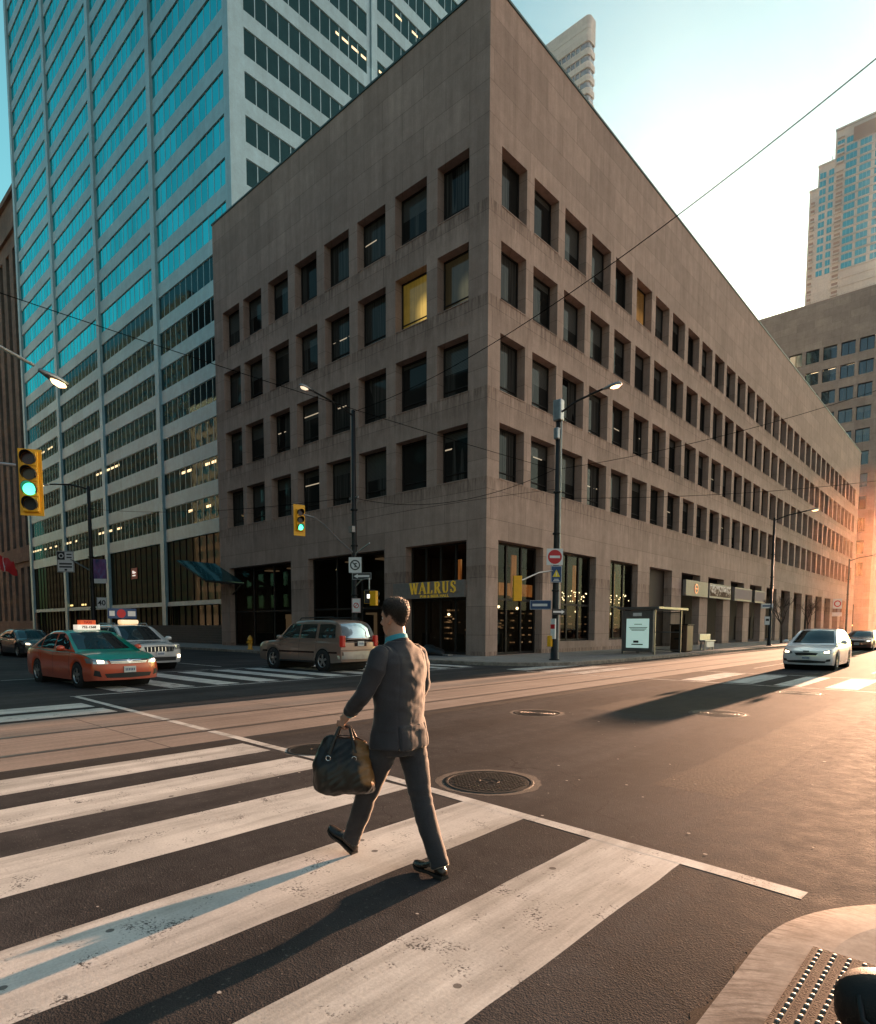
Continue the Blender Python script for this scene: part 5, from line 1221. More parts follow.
        s.body = mb.build('body', [bodymat, topmat or bodymat], s.root, smooth=True, weld=True); s.body.data.set_sharp_from_angle(angle=R(42))
        s.bvh = BVHTree.FromPolygons([Vector(v) for v in mb.v], mb.f)
        ub = MB(); ub.box(x0+.1,x1-.05,-hw*.78,hw*.78,zlow+.03,zlow+.3)
        for w in (s.wf, s.wr): ub.lathe([(ra*1.02,-hw*.96),(ra*1.02,hw*.96)], (w,0,r), 'y', 24)
        ub.build('underbody', M['well'], s.root)
        for w in (s.wf, s.wr):
            for sd in (1,-1): wheel_parts(s.root, w, sd, W-.22, r, s.rim, s.spokes)
    rim = None; spokes = 5
    def proj(s, axis, bot, top, mat, name, nu=14, nv=6, off=.008, parent=None, mirror=False, thick=.0):
        """panel between two polylines given in the view plane of axis: side (x,z), front/rear (y,z), top (x,y)"""
        b = resample(bot, nu+1); t = resample(top, nu+1); obs = []
        for sg in ((1,-1) if mirror else (1,)):
            mb = MB(); ok = []; pts = []
            for j in range(nv+1):
                for i in range(nu+1):
                    u = lerp(b[i][0],t[i][0],j/nv); v = lerp(b[i][1],t[i][1],j/nv)
                    if axis == 'side+': o, d = Vector((u,sg*4,v)), Vector((0,-sg,0))
                    elif axis == 'side-': o, d = Vector((u,-4,v)), Vector((0,1,0))
                    elif axis == 'front': o, d = Vector((6,sg*u,v)), Vector((-1,0,0))
                    elif axis == 'rear': o, d = Vector((-6,sg*u,v)), Vector((1,0,0))
                    elif axis == 'top': o, d = Vector((u,sg*v,5)), Vector((0,0,-1))
                    h = s.bvh.ray_cast(o, d)
                    if h[0] is None: pts.append(None)
                    else:
                        nrm = h[1] if h[1].dot(d) < 0 else -h[1]
                        pts.append(h[0]+(nrm-d).normalized()*off)
            idx = {}
            for k, p in enumerate(pts):
                if p is not None: idx[k] = len(mb.v); mb.v.append(tuple(p))
            for j in range(nv):
                for i in range(nu):
                    q = [j*(nu+1)+i, j*(nu+1)+i+1, (j+1)*(nu+1)+i+1, (j+1)*(nu+1)+i]
                    if all(k in idx for k in q) and max((pts[q[a]]-pts[q[(a+1)%4]]).length for a in range(4)) < .3: mb.f.append(tuple(idx[k] for k in q)); mb.m.append(0)
            if mb.f: obs.append(mb.build(name, mat, parent or s.root, smooth=True))
        return obs
    def plate(s, front, z, w=.31, h=.16, y=0.):
        sg = 1 if front else -1
        hit = s.bvh.ray_cast(Vector((sg*6,y,z)), Vector((-sg,0,0)))[0]; x = hit.x+sg*.02
        b = MB(); b.box(x-.01,x+.01,y-w/2,y+w/2,z-h/2,z+h/2); o = b.build('licence_plate', M['plate'], s.root, bevel=.004)
        q = MB()
        for k in range(6): q.box(x+sg*.0105,x+sg*.012,y-w*.38+k*w*.135,y-w*.38+k*w*.135+w*.08,z-h*.22,z+h*.2)
        q.build('lettering', M['blue'], o)
    def mirrors(s, x, z, mat, size=1.):
        for sg in (1,-1):
            y = sg*(s.W/2-.02)
            b = MB(); b.ring_loft([[(x+a[0]*size, y+sg*d*size, z+a[1]*size) for a in [(math.cos(q)*.09*k, math.sin(q)*.075*k) for q in [2*PI*i/12 for i in range(12)]]] for d, k in ((.02,.35),(.06,.9),(.15,1.05),(.21,.8),(.225,.3))]); b.tube([(x,y-sg*.08,z-.05),(x,y+sg*.06,z-.03)], .02, 6)
            b.build('wing_mirror', mat, s.root, smooth=True)
    def door_lines(s, xs, zb, zt, mat=None):
        for x in xs:
            for sg in ('side+','side-'): s.proj(sg, [(x-.006,zb),(x+.006,zb)], [(x-.006,zt),(x+.006,zt)], M['black'], 'door_seam', 1, 8, .003)
    def handles(s, xs, z, mat):
        for x in xs:
            for sg in ('side+','side-'): s.proj(sg, [(x-.1,z-.015),(x+.1,z-.015)], [(x-.1,z+.018),(x+.1,z+.018)], mat, 'door_handle', 4, 1, .022)
Car.rim = M['rimsilver']
def side_windows(c, quads, mat, trim=None):
    for q in quads:
        for sg in ('side+','side-'):
            c.proj(sg, q[0], q[1], mat, 'side_window', 10, 5, .007)
# ---- orange and green taxi sedan
M['taxi_o'] = m_car('taxi_orange_paint', (.62,.075,.02), 0., .28); M['taxi_g'] = m_car('taxi_green_paint', (.0,.24,.175), 0., .3)
def taxi():
    L, W = 4.82, 1.83
    deck = [(-2.41,.9),(-2.2,.99),(-1.6,1.02),(-1.0,1.0),(0,.96),(.9,.97),(1.2,.96),(1.8,.9),(2.2,.79),(2.41,.66)]
    roof = [(1.25,.95),(1.0,1.07),(.6,1.27),(.3,1.43),(.05,1.5),(-.35,1.52),(-.8,1.49),(-1.15,1.38),(-1.5,1.2),(-1.85,1.0)]
    c = Car('taxi','orange taxi sedan with green bonnet and roof and lit roof sign','taxi',-.1,-18.3,R(3.5),L,W,1.47,2.78,.33,deck,roof,.2,M['taxi_g'],M['taxi_o'],nose=.2,tail=.12)
    G = M['cglass']
    c.proj('front',[(-.68,1.0),(0,.99),(.68,1.0)],[(-.55,1.43),(0,1.455),(.55,1.43)],G,'windscreen',20,10,.008)
    c.proj('rear',[(-.62,1.06),(.62,1.06)],[(-.5,1.36),(.5,1.36)],G,'rear_window',14,6,.008)
    side_windows(c,[([(-.12,1.0),(.92,1.0)],[(-.16,1.4),(.2,1.41),(.36,1.37),(.92,1.03)]),([(-1.05,1.01),(-.22,1.0)],[(-1.05,1.34),(-.8,1.4),(-.26,1.41)]),([(-1.42,1.03),(-1.12,1.02)],[(-1.42,1.1),(-1.12,1.28)])],G)
    c.proj('front',[(-.42,.66),(0,.645),(.42,.66)],[(-.52,.75),(0,.765),(.52,.75)],M['black'],'grille',16,3,.012)
    for k in range(3): c.proj('front',[(-.45-.02*k,.665+.033*k),(0,.655+.033*k),(.45+.02*k,.665+.033*k)],[(-.45-.02*k,.68+.033*k),(0,.672+.033*k),(.45+.02*k,.68+.033*k)],M['chrome'],'grille_bar',16,1,.02)
    e = c.proj('front',[(-.07,.7),(0,.67),(.07,.7)],[(-.07,.73),(0,.76),(.07,.73)],M['chrome'],'emblem',6,3,.03)
    c.proj('front',[(-.55,.3),(0,.28),(.55,.3)],[(-.6,.4),(0,.42),(.6,.4)],M['black'],'lower_intake',16,3,.008)
    c.proj('front',[(.66,.32),(.82,.36)],[(.7,.47),(.8,.5)],M['black'],'fog_lamp_recess',5,3,.008,mirror=True)
    for o in c.proj('front',[(.5,.655),(.7,.64),(.87,.67)],[(.54,.735),(.72,.775),(.87,.79)],M['headlamp'],'headlight',12,5,.012,mirror=True):
        pass
    for o in c.proj('front',[(.6,.67),(.74,.67)],[(.6,.735),(.74,.745)],M['headlamp_on'],'headlight_bulb',5,3,.02,mirror=True): pass
    c.proj('side+',[(-.2,.0+.24),(.0,.24)],[(-.2,.25),(.0,.25)],M['taxi_o'],'sill_trim',2,1,.004)
    c.plate(True,.5); c.plate(False,.78); c.mirrors(.72,1.03,M['taxi_o']); c.door_lines((.95,-.17,-1.15),.32,.95); c.handles((.02,-.98),.9,M['taxi_o'])
    c.proj('rear',[(.55,.78),(.85,.78)],[(.55,.95),(.85,.95)],M['taillamp'],'taillight',6,3,.01,mirror=True)
    c.proj('top',[(.95,-.62),(.5,-.6)],[(.95,.62),(.5,.6)],M['taxi_g'],'cowl',2,2,.0)
    # roof sign
    b = MB(); b.prism([(-.28,-.31),(.02,-.31),(.02,.31),(-.28,.31)],1.52,1.66); o = b.build('roof_sign', M['taxi_sign'], c.root, bevel=.03)
    b = MB(); b.prism([(-.22,-.22),(-.04,-.22),(-.04,.22),(-.22,.22)],1.66,1.79); b.build('top_light', M['taxi_orange'], o, bevel=.025)
    tm = text_mb('752-1568',.1,.004,bold=.004); l = MB(); l.merge(tm, frame((.024,0,1.59),(0,1,0),(0,0,1))); l.build('lettering', M['ink'], o)
    tm = text_mb('TAXI',.1,.004,bold=.003); l = MB(); l.merge(tm, frame((-.036,0,1.725),(0,1,0),(0,0,1))); l.build('lettering', M['red'], o)
    # driver seats silhouettes in the glass stay dark
taxi()
# ---- beige off-road wagon seen from behind
M['beige'] = m_car('beige_metallic_paint', (.31,.215,.172), .45, .3)
def wagon():
    L, W = 4.9, 1.9
    deck = [(-2.45,1.02),(-2.2,1.05),(0,1.07),(1.0,1.07),(1.3,1.06),(1.8,1.03),(2.2,.97),(2.45,.82)]
    roof = [(1.25,1.06),(1.0,1.22),(.7,1.5),(.45,1.68),(.2,1.74),(-1.0,1.77),(-1.8,1.75),(-2.1,1.68),(-2.28,1.45),(-2.4,1.1)]
    c = Car('station_wagon','beige metallic sport utility vehicle driving away, its left side shown','car',-.36,-10.2,R(184),L,W,1.8,2.87,.37,deck,roof,.3,M['beige'],M['beige'],tumble=.2,nose=.12,tail=.08,cabin_w=.97,taper=.09)
    G = M['cglass']
    c.proj('front',[(-.72,1.12),(.72,1.12)],[(-.6,1.64),(.6,1.64)],G,'windscreen',14,8)
    c.proj('rear',[(-.74,1.14),(0,1.13),(.74,1.14)],[(-.64,1.6),(0,1.64),(.64,1.6)],G,'rear_window',18,8,.01)
    side_windows(c,[([(-.1,1.12),(.9,1.12)],[(-.12,1.6),(.42,1.6),(.62,1.45),(.9,1.16)]),([(-1.05,1.12),(-.2,1.12)],[(-1.05,1.6),(-.22,1.6)]),([(-2.08,1.14),(-1.2,1.12)],[(-2.0,1.56),(-1.8,1.6),(-1.2,1.6)])],G)
    for sg in (1,-1):
        b = MB(); b.box(-2.47,-2.3,sg*.74,sg*.9,.84,1.22); b.build('taillight', M['taillamp'], c.root, bevel=.03)
    c.proj('rear',[(-.3,.86),(.3,.86)],[(-.3,1.03),(.3,1.03)],M['mull_dark'],'plate_recess',4,3,.006); c.plate(False,.95); c.plate(True,.6)
    c.proj('rear',[(-.9,.44),(0,.43),(.9,.44)],[(-.93,.68),(0,.7),(.93,.68)],M['rimsilver'],'rear_bumper',18,4,.05)
    c.proj('rear',[(-.88,.72),(.88,.72)],[(-.88,.735),(.88,.735)],M['black'],'tailgate_seam',12,1,.006)
    c.proj('side+',[(-2.2,.62),(2.1,.62)],[(-2.2,.68),(2.1,.68)],M['mull_dark'],'rub_strip',40,1,.014); c.proj('side-',[(-2.2,.62),(2.1,.62)],[(-2.2,.68),(2.1,.68)],M['mull_dark'],'rub_strip',40,1,.014)
    for sg in (1,-1):
        b = MB(); b.tube([(.2,sg*.58,1.76),(.1,sg*.58,1.82),(-1.7,sg*.6,1.83),(-1.85,sg*.6,1.76)],.02,6); b.build('roof_rail', M['black'], c.root)
    c.proj('front',[(.55,.64),(.88,.64)],[(.55,.77),(.88,.77)],M['headlamp'],'headlight',6,4,.012,mirror=True); c.proj('front',[(-.44,.55),(.44,.55)],[(-.44,.7),(.44,.7)],M['black'],'grille',10,4,.012)
    c.root.scale = (1,1,1.07); c.mirrors(.78,1.14,M['beige'],1.15); c.door_lines((.98,-.15,-1.12),.42,1.08); c.handles((.0,-.98),1.0,M['beige'])
    b = MB(); b.box(-1.1,1.0,.9,.98,.3,.36); b.box(-1.1,1.0,-.98,-.9,.3,.36); b.build('running_board', M['black'], c.root, bevel=.01)
wagon()
# ---- silver hatchback coming up the avenue
M['silver'] = m_car('silver_paint', (.82,.82,.82), .1, .2)
def hatch():
    L, W = 4.5, 1.8
    deck = [(-2.25,.95),(-2.0,1.02),(-1.0,1.03),(.0,1.0),(1.0,1.0),(1.3,.97),(1.8,.87),(2.1,.77),(2.25,.64)]
    roof = [(1.4,.97),(1.1,1.12),(.7,1.35),(.35,1.52),(.05,1.58),(-.7,1.6),(-1.4,1.55),(-1.8,1.4),(-2.1,1.1)]
    c = Car('hatchback','silver hatchback with lit headlights coming up the sunlit avenue','car',13.75,4.4,R(-89.6),L,W,1.6,2.65,.33,deck,roof,.19,M['silver'],M['silver'],nose=.2,tail=.08)
    G = M['cglass']
    c.proj('front',[(-.72,1.03),(0,1.02),(.72,1.03)],[(-.55,1.5),(0,1.525),(.55,1.5)],G,'windscreen',18,10)
    c.proj('rear',[(-.6,1.12),(.6,1.12)],[(-.5,1.46),(.5,1.46)],G,'rear_window',12,6)
    side_windows(c,[([(-.15,1.06),(.95,1.04)],[(-.18,1.46),(.2,1.46),(.45,1.36),(.95,1.07)]),([(-1.1,1.08),(-.25,1.06)],[(-1.05,1.44),(-.27,1.46)]),([(-1.7,1.14),(-1.18,1.09)],[(-1.55,1.32),(-1.15,1.43)])],G)
    c.proj('front',[(-.33,.58),(0,.565),(.33,.58)],[(-.4,.67),(0,.69),(.4,.67)],M['black'],'grille',14,3,.012); c.proj('front',[(-.36,.57),(0,.555),(.36,.57)],[(-.36,.58),(0,.567),(.36,.58)],M['chrome'],'grille_bar',12,1,.02)
    c.proj('front',[(-.1,.71),(.1,.71)],[(-.1,.75),(.1,.75)],M['ink'],'emblem',4,2,.015)
    c.proj('front',[(-.62,.3),(0,.28),(.62,.3)],[(-.66,.37),(0,.4),(.66,.37)],M['black'],'lower_intake',14,2,.01); c.proj('front',[(.64,.34),(.78,.36)],[(.66,.43),(.78,.45)],M['ink'],'fog_lamp_recess',4,3,.01,mirror=True)
    c.proj('front',[(.46,.64),(.66,.62),(.85,.66)],[(.5,.73),(.7,.79),(.86,.83)],M['headlamp'],'headlight',10,5,.012,mirror=True); c.proj('front',[(.58,.665),(.74,.67)],[(.58,.73),(.74,.755)],M['headlamp_on'],'headlight_bulb',4,3,.02,mirror=True)
    c.plate(True,.48); c.plate(False,.8); c.mirrors(.82,1.07,M['silver']); c.door_lines((.98,-.2,-1.15),.32,1.0); c.handles((.0,-.95),.95,M['silver']); c.proj('rear',[(.6,.9),(.85,.9)],[(.6,1.1),(.84,1.1)],M['taillamp'],'taillight',5,4,.012,mirror=True)
hatch()
# ---- white crossover taxi behind the orange one
M['whitecar'] = m_car('pearl_white_paint', (.62,.6,.58), .1, .25)
def crossover():
    L, W = 4.8, 1.88
    deck = [(-2.4,1.05),(-2.1,1.1),(-1,1.1),(0,1.07),(1.0,1.07),(1.35,1.06),(1.9,1.02),(2.2,.99),(2.4,.94)]
    roof = [(1.3,1.05),(1.0,1.22),(.65,1.45),(.3,1.63),(0,1.69),(-.8,1.7),(-1.5,1.66),(-1.95,1.5),(-2.25,1.15)]
    c = Car('crossover','white crossover with a lit roof lamp waiting behind the orange taxi','car',-5.9,-14.9,R(2),L,W,1.72,2.82,.37,deck,roof,.26,M['whitecar'],M['whitecar'],tumble=.25,nose=.2,tail=.1)
    G = M['cglass']
    c.proj('front',[(-.72,1.11),(0,1.1),(.72,1.11)],[(-.56,1.61),(0,1.64),(.56,1.61)],G,'windscreen',18,10)
    c.proj('rear',[(-.6,1.2),(.6,1.2)],[(-.5,1.55),(.5,1.55)],G,'rear_window',10,5)
    side_windows(c,[([(-.1,1.13),(.95,1.12)],[(-.12,1.56),(.2,1.56),(.5,1.43),(.95,1.15)]),([(-1.05,1.15),(-.2,1.13)],[(-1.0,1.54),(-.22,1.56)]),([(-1.85,1.22),(-1.15,1.16)],[(-1.6,1.42),(-1.12,1.53)])],G)
    c.proj('front',[(-.5,.7),(0,.68),(.5,.7)],[(-.56,.87),(0,.9),(.56,.87)],M['black'],'grille',16,4,.012)
    for k in range(8): y = -.46+k*.13; c.proj('front',[(y-.012,.7),(y+.012,.7)],[(y-.012,.87),(y+.012,.87)],M['chrome'],'grille_bar',1,4,.025)
    c.proj('front',[(.56,.76),(.88,.78)],[(.58,.9),(.88,.93)],M['headlamp'],'headlight',8,4,.012,mirror=True); c.proj('front',[(.68,.46),(.82,.46)],[(.68,.58),(.82,.58)],M['headlamp_on'],'fog_lamp',4,3,.02,mirror=True)
    c.proj('front',[(-.6,.36),(.6,.36)],[(-.62,.5),(.62,.5)],M['black'],'lower_intake',12,3,.01)
    c.plate(True,.62); c.plate(False,.9); c.mirrors(.85,1.15,M['whitecar'],1.2); c.door_lines((1.0,-.15,-1.1),.4,1.08); c.handles((.0,-.95),1.0,M['chrome']); c.proj('rear',[(.6,.95),(.88,.95)],[(.6,1.15),(.86,1.15)],M['taillamp'],'taillight',5,3,.012,mirror=True)
    for sg in (1,-1):
        b = MB(); b.tube([(.1,sg*.6,1.66),(0,sg*.6,1.73),(-1.4,sg*.6,1.72),(-1.5,sg*.6,1.64)],.02,6); b.build('roof_rail', M['galv'], c.root)
    b = MB(); b.box(-.35,-.05,-.35,.35,1.705,1.87); o = b.build('roof_lamp', m_emit('amber_roof_lamp',(1,.6,.25),1.0), c.root, bevel=.05)
    b = MB(); b.obox((-.7,0,2.12),(.03,0,0),(0,.55,0),(0,0,.2)); b.box(-.72,-.68,-.04,.04,1.69,1.95); sgn = b.build('advert_board', M['blue'], c.root, bevel=.02)
    b = MB(); b.lathe([(.001,-.662),(.17,-.664)],(0,-.05,2.12),'x',20,cap=False); b.build('print', M['red'], sgn); b = MB(); b.box(-.667,-.664,.2,.5,2.02,2.22); b.box(-.667,-.664,-.5,-.3,2.02,2.22); b.build('print', M['white'], sgn)
crossover()
# ---- dark sedans
M['darkcar'] = m_car('charcoal_paint', (.045,.045,.05), .4, .25)
def sedan(x, y, h, lab, mat, lit=True, tail=False):
    L, W = 4.75, 1.82
    deck = [(-2.37,.92),(-2.1,1.0),(-1.4,1.02),(0,.96),(1.0,.96),(1.3,.95),(1.9,.88),(2.2,.78),(2.37,.65)]
    roof = [(1.2,.95),(.95,1.08),(.6,1.26),(.3,1.38),(0,1.44),(-.5,1.45),(-.95,1.4),(-1.4,1.22),(-1.85,1.0)]
    c = Car('sedan',lab,'car',x,y,h,L,W,1.46,2.75,.33,deck,roof,.2,mat,mat,nose=.18,tail=.12); G = M['cglass']
    c.proj('front',[(-.66,1.0),(.66,1.0)],[(-.52,1.37),(.52,1.37)],G,'windscreen',14,8); c.proj('rear',[(-.6,1.06),(.6,1.06)],[(-.48,1.34),(.48,1.34)],G,'rear_window',12,6)
    side_windows(c,[([(-.12,1.0),(.85,1.0)],[(-.16,1.34),(.2,1.34),(.85,1.03)]),([(-1.2,1.03),(-.22,1.0)],[(-1.0,1.3),(-.26,1.35)])],G)
    c.proj('front',[(-.42,.6),(.42,.6)],[(-.46,.74),(.46,.74)],M['black'],'grille',12,3,.012); c.proj('front',[(.52,.64),(.86,.67)],[(.55,.74),(.86,.79)],M['headlamp'],'headlight',8,4,.012,mirror=True)
    if lit: c.proj('front',[(.6,.655),(.76,.665)],[(.6,.73),(.76,.74)],M['headlamp_on'],'headlight_bulb',4,3,.02,mirror=True)
    c.proj('front',[(-.6,.32),(.6,.32)],[(-.6,.42),(.6,.42)],M['black'],'lower_intake',10,2,.01); c.proj('rear',[(.5,.78),(.84,.78)],[(.5,.93),(.84,.93)],M['taillamp'],'taillight',5,3,.012,mirror=True)
    c.plate(True,.5); c.plate(False,.78); c.mirrors(.68,1.03,mat); c.door_lines((.9,-.17,-1.2),.32,.95); c.handles((.0,-1.0),.9,M['chrome'])
sedan(-19.8,-14.9,R(3),'dark grey sedan with lit headlights at the left edge behind the orange taxi',M['darkcar'])
sedan(11.7,30.5,R(-90),'dark red sedan following the silver hatchback in the sun glare',m_car('dark_red_paint',(.16,.035,.025),.3,.25))
# ---------------------------------------------------------------- the walking man
def remeshed(mb, voxel, iters, name, mats, parent, disp=None, fac=.5):
    me = mb.mesh('tmp', mats); bm = bmesh.new(); bm.from_mesh(me); bmesh.ops.recalc_face_normals(bm, faces=bm.faces); bm.to_mesh(me); bm.free()
    o = bpy.data.objects.new('tmp', me); COL.objects.link(o)
    r = o.modifiers.new('r','REMESH'); r.mode = 'VOXEL'; r.voxel_size = voxel; r.use_smooth_shade = True
    s = o.modifiers.new('s','SMOOTH'); s.factor = fac; s.iterations = iters
    bpy.context.view_layer.update()
    m2 = bpy.data.meshes.new_from_object(o.evaluated_get(bpy.context.evaluated_depsgraph_get())); m2.name = name
    bpy.data.objects.remove(o); bpy.data.meshes.remove(me)
    if disp:
        no = [v.normal.copy() for v in m2.vertices]
        for v, n in zip(m2.vertices, no): v.co += n*disp(v.co, n)
    m2.polygons.foreach_set('use_smooth', [True]*len(m2.polygons))
    o = bpy.data.objects.new(name, m2); COL.objects.link(o); o.parent = parent
    m2.materials.clear()
    for m in (mats if isinstance(mats, (list, tuple)) else [mats]): m2.materials.append(m)
    return o
def pn3(x, y, z): return mnoise.noise(Vector((x, y, z)))
def ell(cx, cy, z, fx, bx, wy, n=28, p=1.0):
    out = []
    for k in range(n):
        a = 2*PI*k/n; c, s = math.cos(a), math.sin(a)
        c = math.copysign(abs(c)**p, c); s = math.copysign(abs(s)**p, s)
        out.append((cx+(fx if c > 0 else bx)*c, cy+wy*s, z))
    return out
man = thing('person', 'man in a dark grey suit walking over the crosswalk with a leather travel bag', 'person', (16.13,-21.80,0), PI)
M['skin'] = plain('skin', (.42,.22,.15), .5, 0, .12, 14, .15); M['hair'] = m_fabric('dark_hair', (.022,.014,.01), 420, .4, .6, .1, .4)
M['suit'] = m_fabric('suit_wool', (.043,.043,.049), 330, .16, .8, .8); M['trouser'] = m_fabric('trouser_wool', (.042,.041,.045), 330, .16, .8, .7)
M['shirt'] = m_fabric('blue_shirt', (.06,.3,.38), 300, .1, .8, .2); M['tie'] = m_fabric('dark_tie', (.03,.04,.09), 300); M['shoe'] = plain('shoe_leather', (.025,.017,.013), .28, 0, .3, 14, .2); M['sole'] = plain('shoe_sole', (.02,.016,.013), .7)
BX = -.085                      # trunk axis, behind the front foot
HX, HZ = -.052, 1.578             # head axis and chin level
HEAD = [(-.012,.07,-.0,.02),(0,.085,.01,.03),(.02,.094,.045,.047),(.05,.093,.075,.058),(.078,.092,.088,.065),(.11,.087,.1,.072),(.14,.094,.106,.076),(.17,.09,.106,.077),(.2,.073,.092,.068),(.22,.047,.066,.05),(.232,.018,.03,.022)]
def hsec(z):
    return [smooth_interp([(q[0], q[i]) for q in HEAD], z) for i in (1,2,3)]
TURN = R(6)
TORSO = R(9)
def tw_(p):
    p = Vector(p); k = max(0, min(1, (p.z-.85)/.25)); a = TORSO*k; d = p-Vector((BX,0,p.z)); return Vector((BX+d.x*math.cos(a)-d.y*math.sin(a), d.x*math.sin(a)+d.y*math.cos(a), p.z))
def hp(x, y, z):   # head coordinates -> man coordinates (slight turn to the left and nod)
    x, y, z = x*.94, y*.94, z*.94
    x, z = x*math.cos(R(4))+z*math.sin(R(4))*.3, z-x*math.sin(R(4))
    return (HX+x*math.cos(TURN)-y*math.sin(TURN), x*math.sin(TURN)+y*math.cos(TURN), HZ+z)
ARM = {1: [(BX-.01,.2,1.445),(BX-.01,.245,1.36),(BX+.035,.272,1.19),(.045,.262,1.115),(.125,.245,1.055)],
       -1: [(BX,-.2,1.445),(BX-.0,-.25,1.36),(BX+.01,-.29,1.2),(.0,-.26,1.13),(.13,-.2,1.12)]}
ARM[1] = [tw_(p) for p in ARM[1][:2]]+[Vector(p) for p in ARM[1][2:]]; ARM[-1] = [tw_(p) for p in ARM[-1][:3]]+[Vector(p) for p in ARM[-1][3:]]
LEG = {1: [(BX+.01,.09,.9),(.03,.088,.7),(.14,.082,.49),(.22,.072,.33),(.325,.058,.135)],
       -1: [(BX-.01,-.09,.9),(-.15,-.088,.7),(-.215,-.08,.48),(-.3,-.066,.3),(-.405,-.052,.105)]}
def make_body():
    b = MB()
    b.ring_loft([[hp(*p) for p in ell(.0,0,z,*hsec(z),n=32,p=.95)] for z in [-.012,0,.01,.02,.035,.05,.065,.08,.095,.11,.125,.14,.155,.17,.185,.2,.212,.222,.232]])
    b.tube([hp(.086,0,.128),hp(.1,0,.1),hp(.116,0,.08),hp(.1,0,.068)], [.009,.012,.0155,.012], 12)
    for s in (1,-1): b.tube([hp(.096,s*.013,.074),hp(.088,s*.015,.072)], [.008,.007], 8)
    b.tube([hp(.074,-.045,.135),hp(.092,-.02,.137),hp(.093,.02,.137),hp(.074,.045,.135)], .0095, 8)
    b.tube([hp(.085,-.024,.047),hp(.094,0,.05),hp(.085,.024,.047)], [.005,.0085,.005], 8); b.tube([hp(.085,-.02,.037),hp(.093,0,.037),hp(.085,.02,.037)], [.005,.008,.005], 8)
    for s in (1,-1):
        q = MB(); q.ring_loft([[hp(-.012+.02*k*math.cos(a)-.008*math.sin(a), s*(.071+d), .092+.033*k*math.sin(a)) for a in [2*PI*i/18 for i in range(18)]] for d, k in ((-.012,.75),(.006,1.0),(.016,1.0),(.019,.8),(.012,.55))]); b.merge(q)
    b.tube([(BX-.01,0,1.44),(BX+.01,0,1.53),(HX-.012,0,1.62),(HX-.01,0,1.68)], [.068,.06,.058,.058], 20)
    b.ring_loft([[tw_(q) for q in ell(BX,0,z,f,bk,w)] for z,f,bk,w in ((.86,.09,.1,.13),(1.0,.085,.085,.125),(1.15,.085,.085,.13),(1.3,.09,.09,.15),(1.42,.075,.08,.16),(1.48,.05,.06,.09))])
    for s in (1,-1):
        b.tube(ARM[s], [.05,.045,.037,.034,.026], 14); b.tube(LEG[s], [.075,.068,.05,.045,.036], 14)
    # left hand closed round the bag handle 
    w = Vector(ARM[1][-1]); 
    b.tube([w, w.lerp(Vector((.182,.247,1.005)),.6), (.192,.249,.998)], [(.026,.02),(.034,.017),(.036,.016)], 14, up=(1,0,0))
    for i, (dx, L) in enumerate(((.03,.95),(.01,1.05),(-.01,1.0),(-.03,.82))):
        x = .195+dx; b.tube([(x,.257,1.0),(x+.003,.265,.968-.002*L),(x+.004,.245,.944),(x+.003,.223,.948),(x+.001,.217,.966)], [.0095,.0095,.009,.0085,.0075], 9)
    b.tube([(.16,.235,1.03),(.205,.221,1.005),(.237,.223,.98),(.24,.239,.962)], [.0125,.0115,.0105,.0085], 9)
    # right hand held in front of the waist, half closed
    w = Vector(ARM[-1][-1]); b.tube([w, (.19,-.175,1.125), (.225,-.155,1.125)], [(.02,.026),(.017,.036),(.015,.036)], 14, up=(0,0,1)) if False else b.tube([w,(.18,-.18,1.122),(.225,-.16,1.125)], [.026,.03,.03], 14, flat=.62)
    for i, dz in enumerate((.03,.011,-.009,-.028)):
        L = (.9,1.0,.95,.78)[i]; p0 = Vector((.222,-.162,1.125+dz)); b.tube([p0, p0+Vector((.036*L,.012,0)), p0+Vector((.055*L,.04,-.006)), p0+Vector((.045*L,.062,-.012))], [.0095,.009,.0085,.0075], 9)
    b.tube([(.17,-.17,1.145),(.2,-.145,1.165),(.23,-.12,1.165)], [.012,.011,.009], 9)
    for s in (1,-1):
        a = Vector(LEG[s][-1]); b.tube([a, a+Vector((.03,0,-.05)), a+Vector((.12,0,-.06 if s < 0 else -.01))], [.036,.034,.026], 10)
    return remeshed(b, .0052, 4, 'body', M['skin'], man)
body = make_body()
for s in (1,-1):
    e = MB(); c = hp(.073,s*.031,.112); e.lathe([(.0115*math.sin(PI*k/8), -.0115*math.cos(PI*k/8)) for k in range(9)], c, 'x', 14); e.build('eye', M['white'], body, smooth=True)
    e = MB(); c = hp(.0842,s*.031,.112); e.lathe([(.0052,0),(.0001,.0012)], c, 'x', 12, cap=False); e.build('iris', M['ink'], body)
    e = MB(); e.tube([hp(.088,s*.016,.136),hp(.09,s*.032,.141),hp(.078,s*.05,.136)], [.003,.0045,.003], 6); e.build('eyebrow', M['hair'], body)
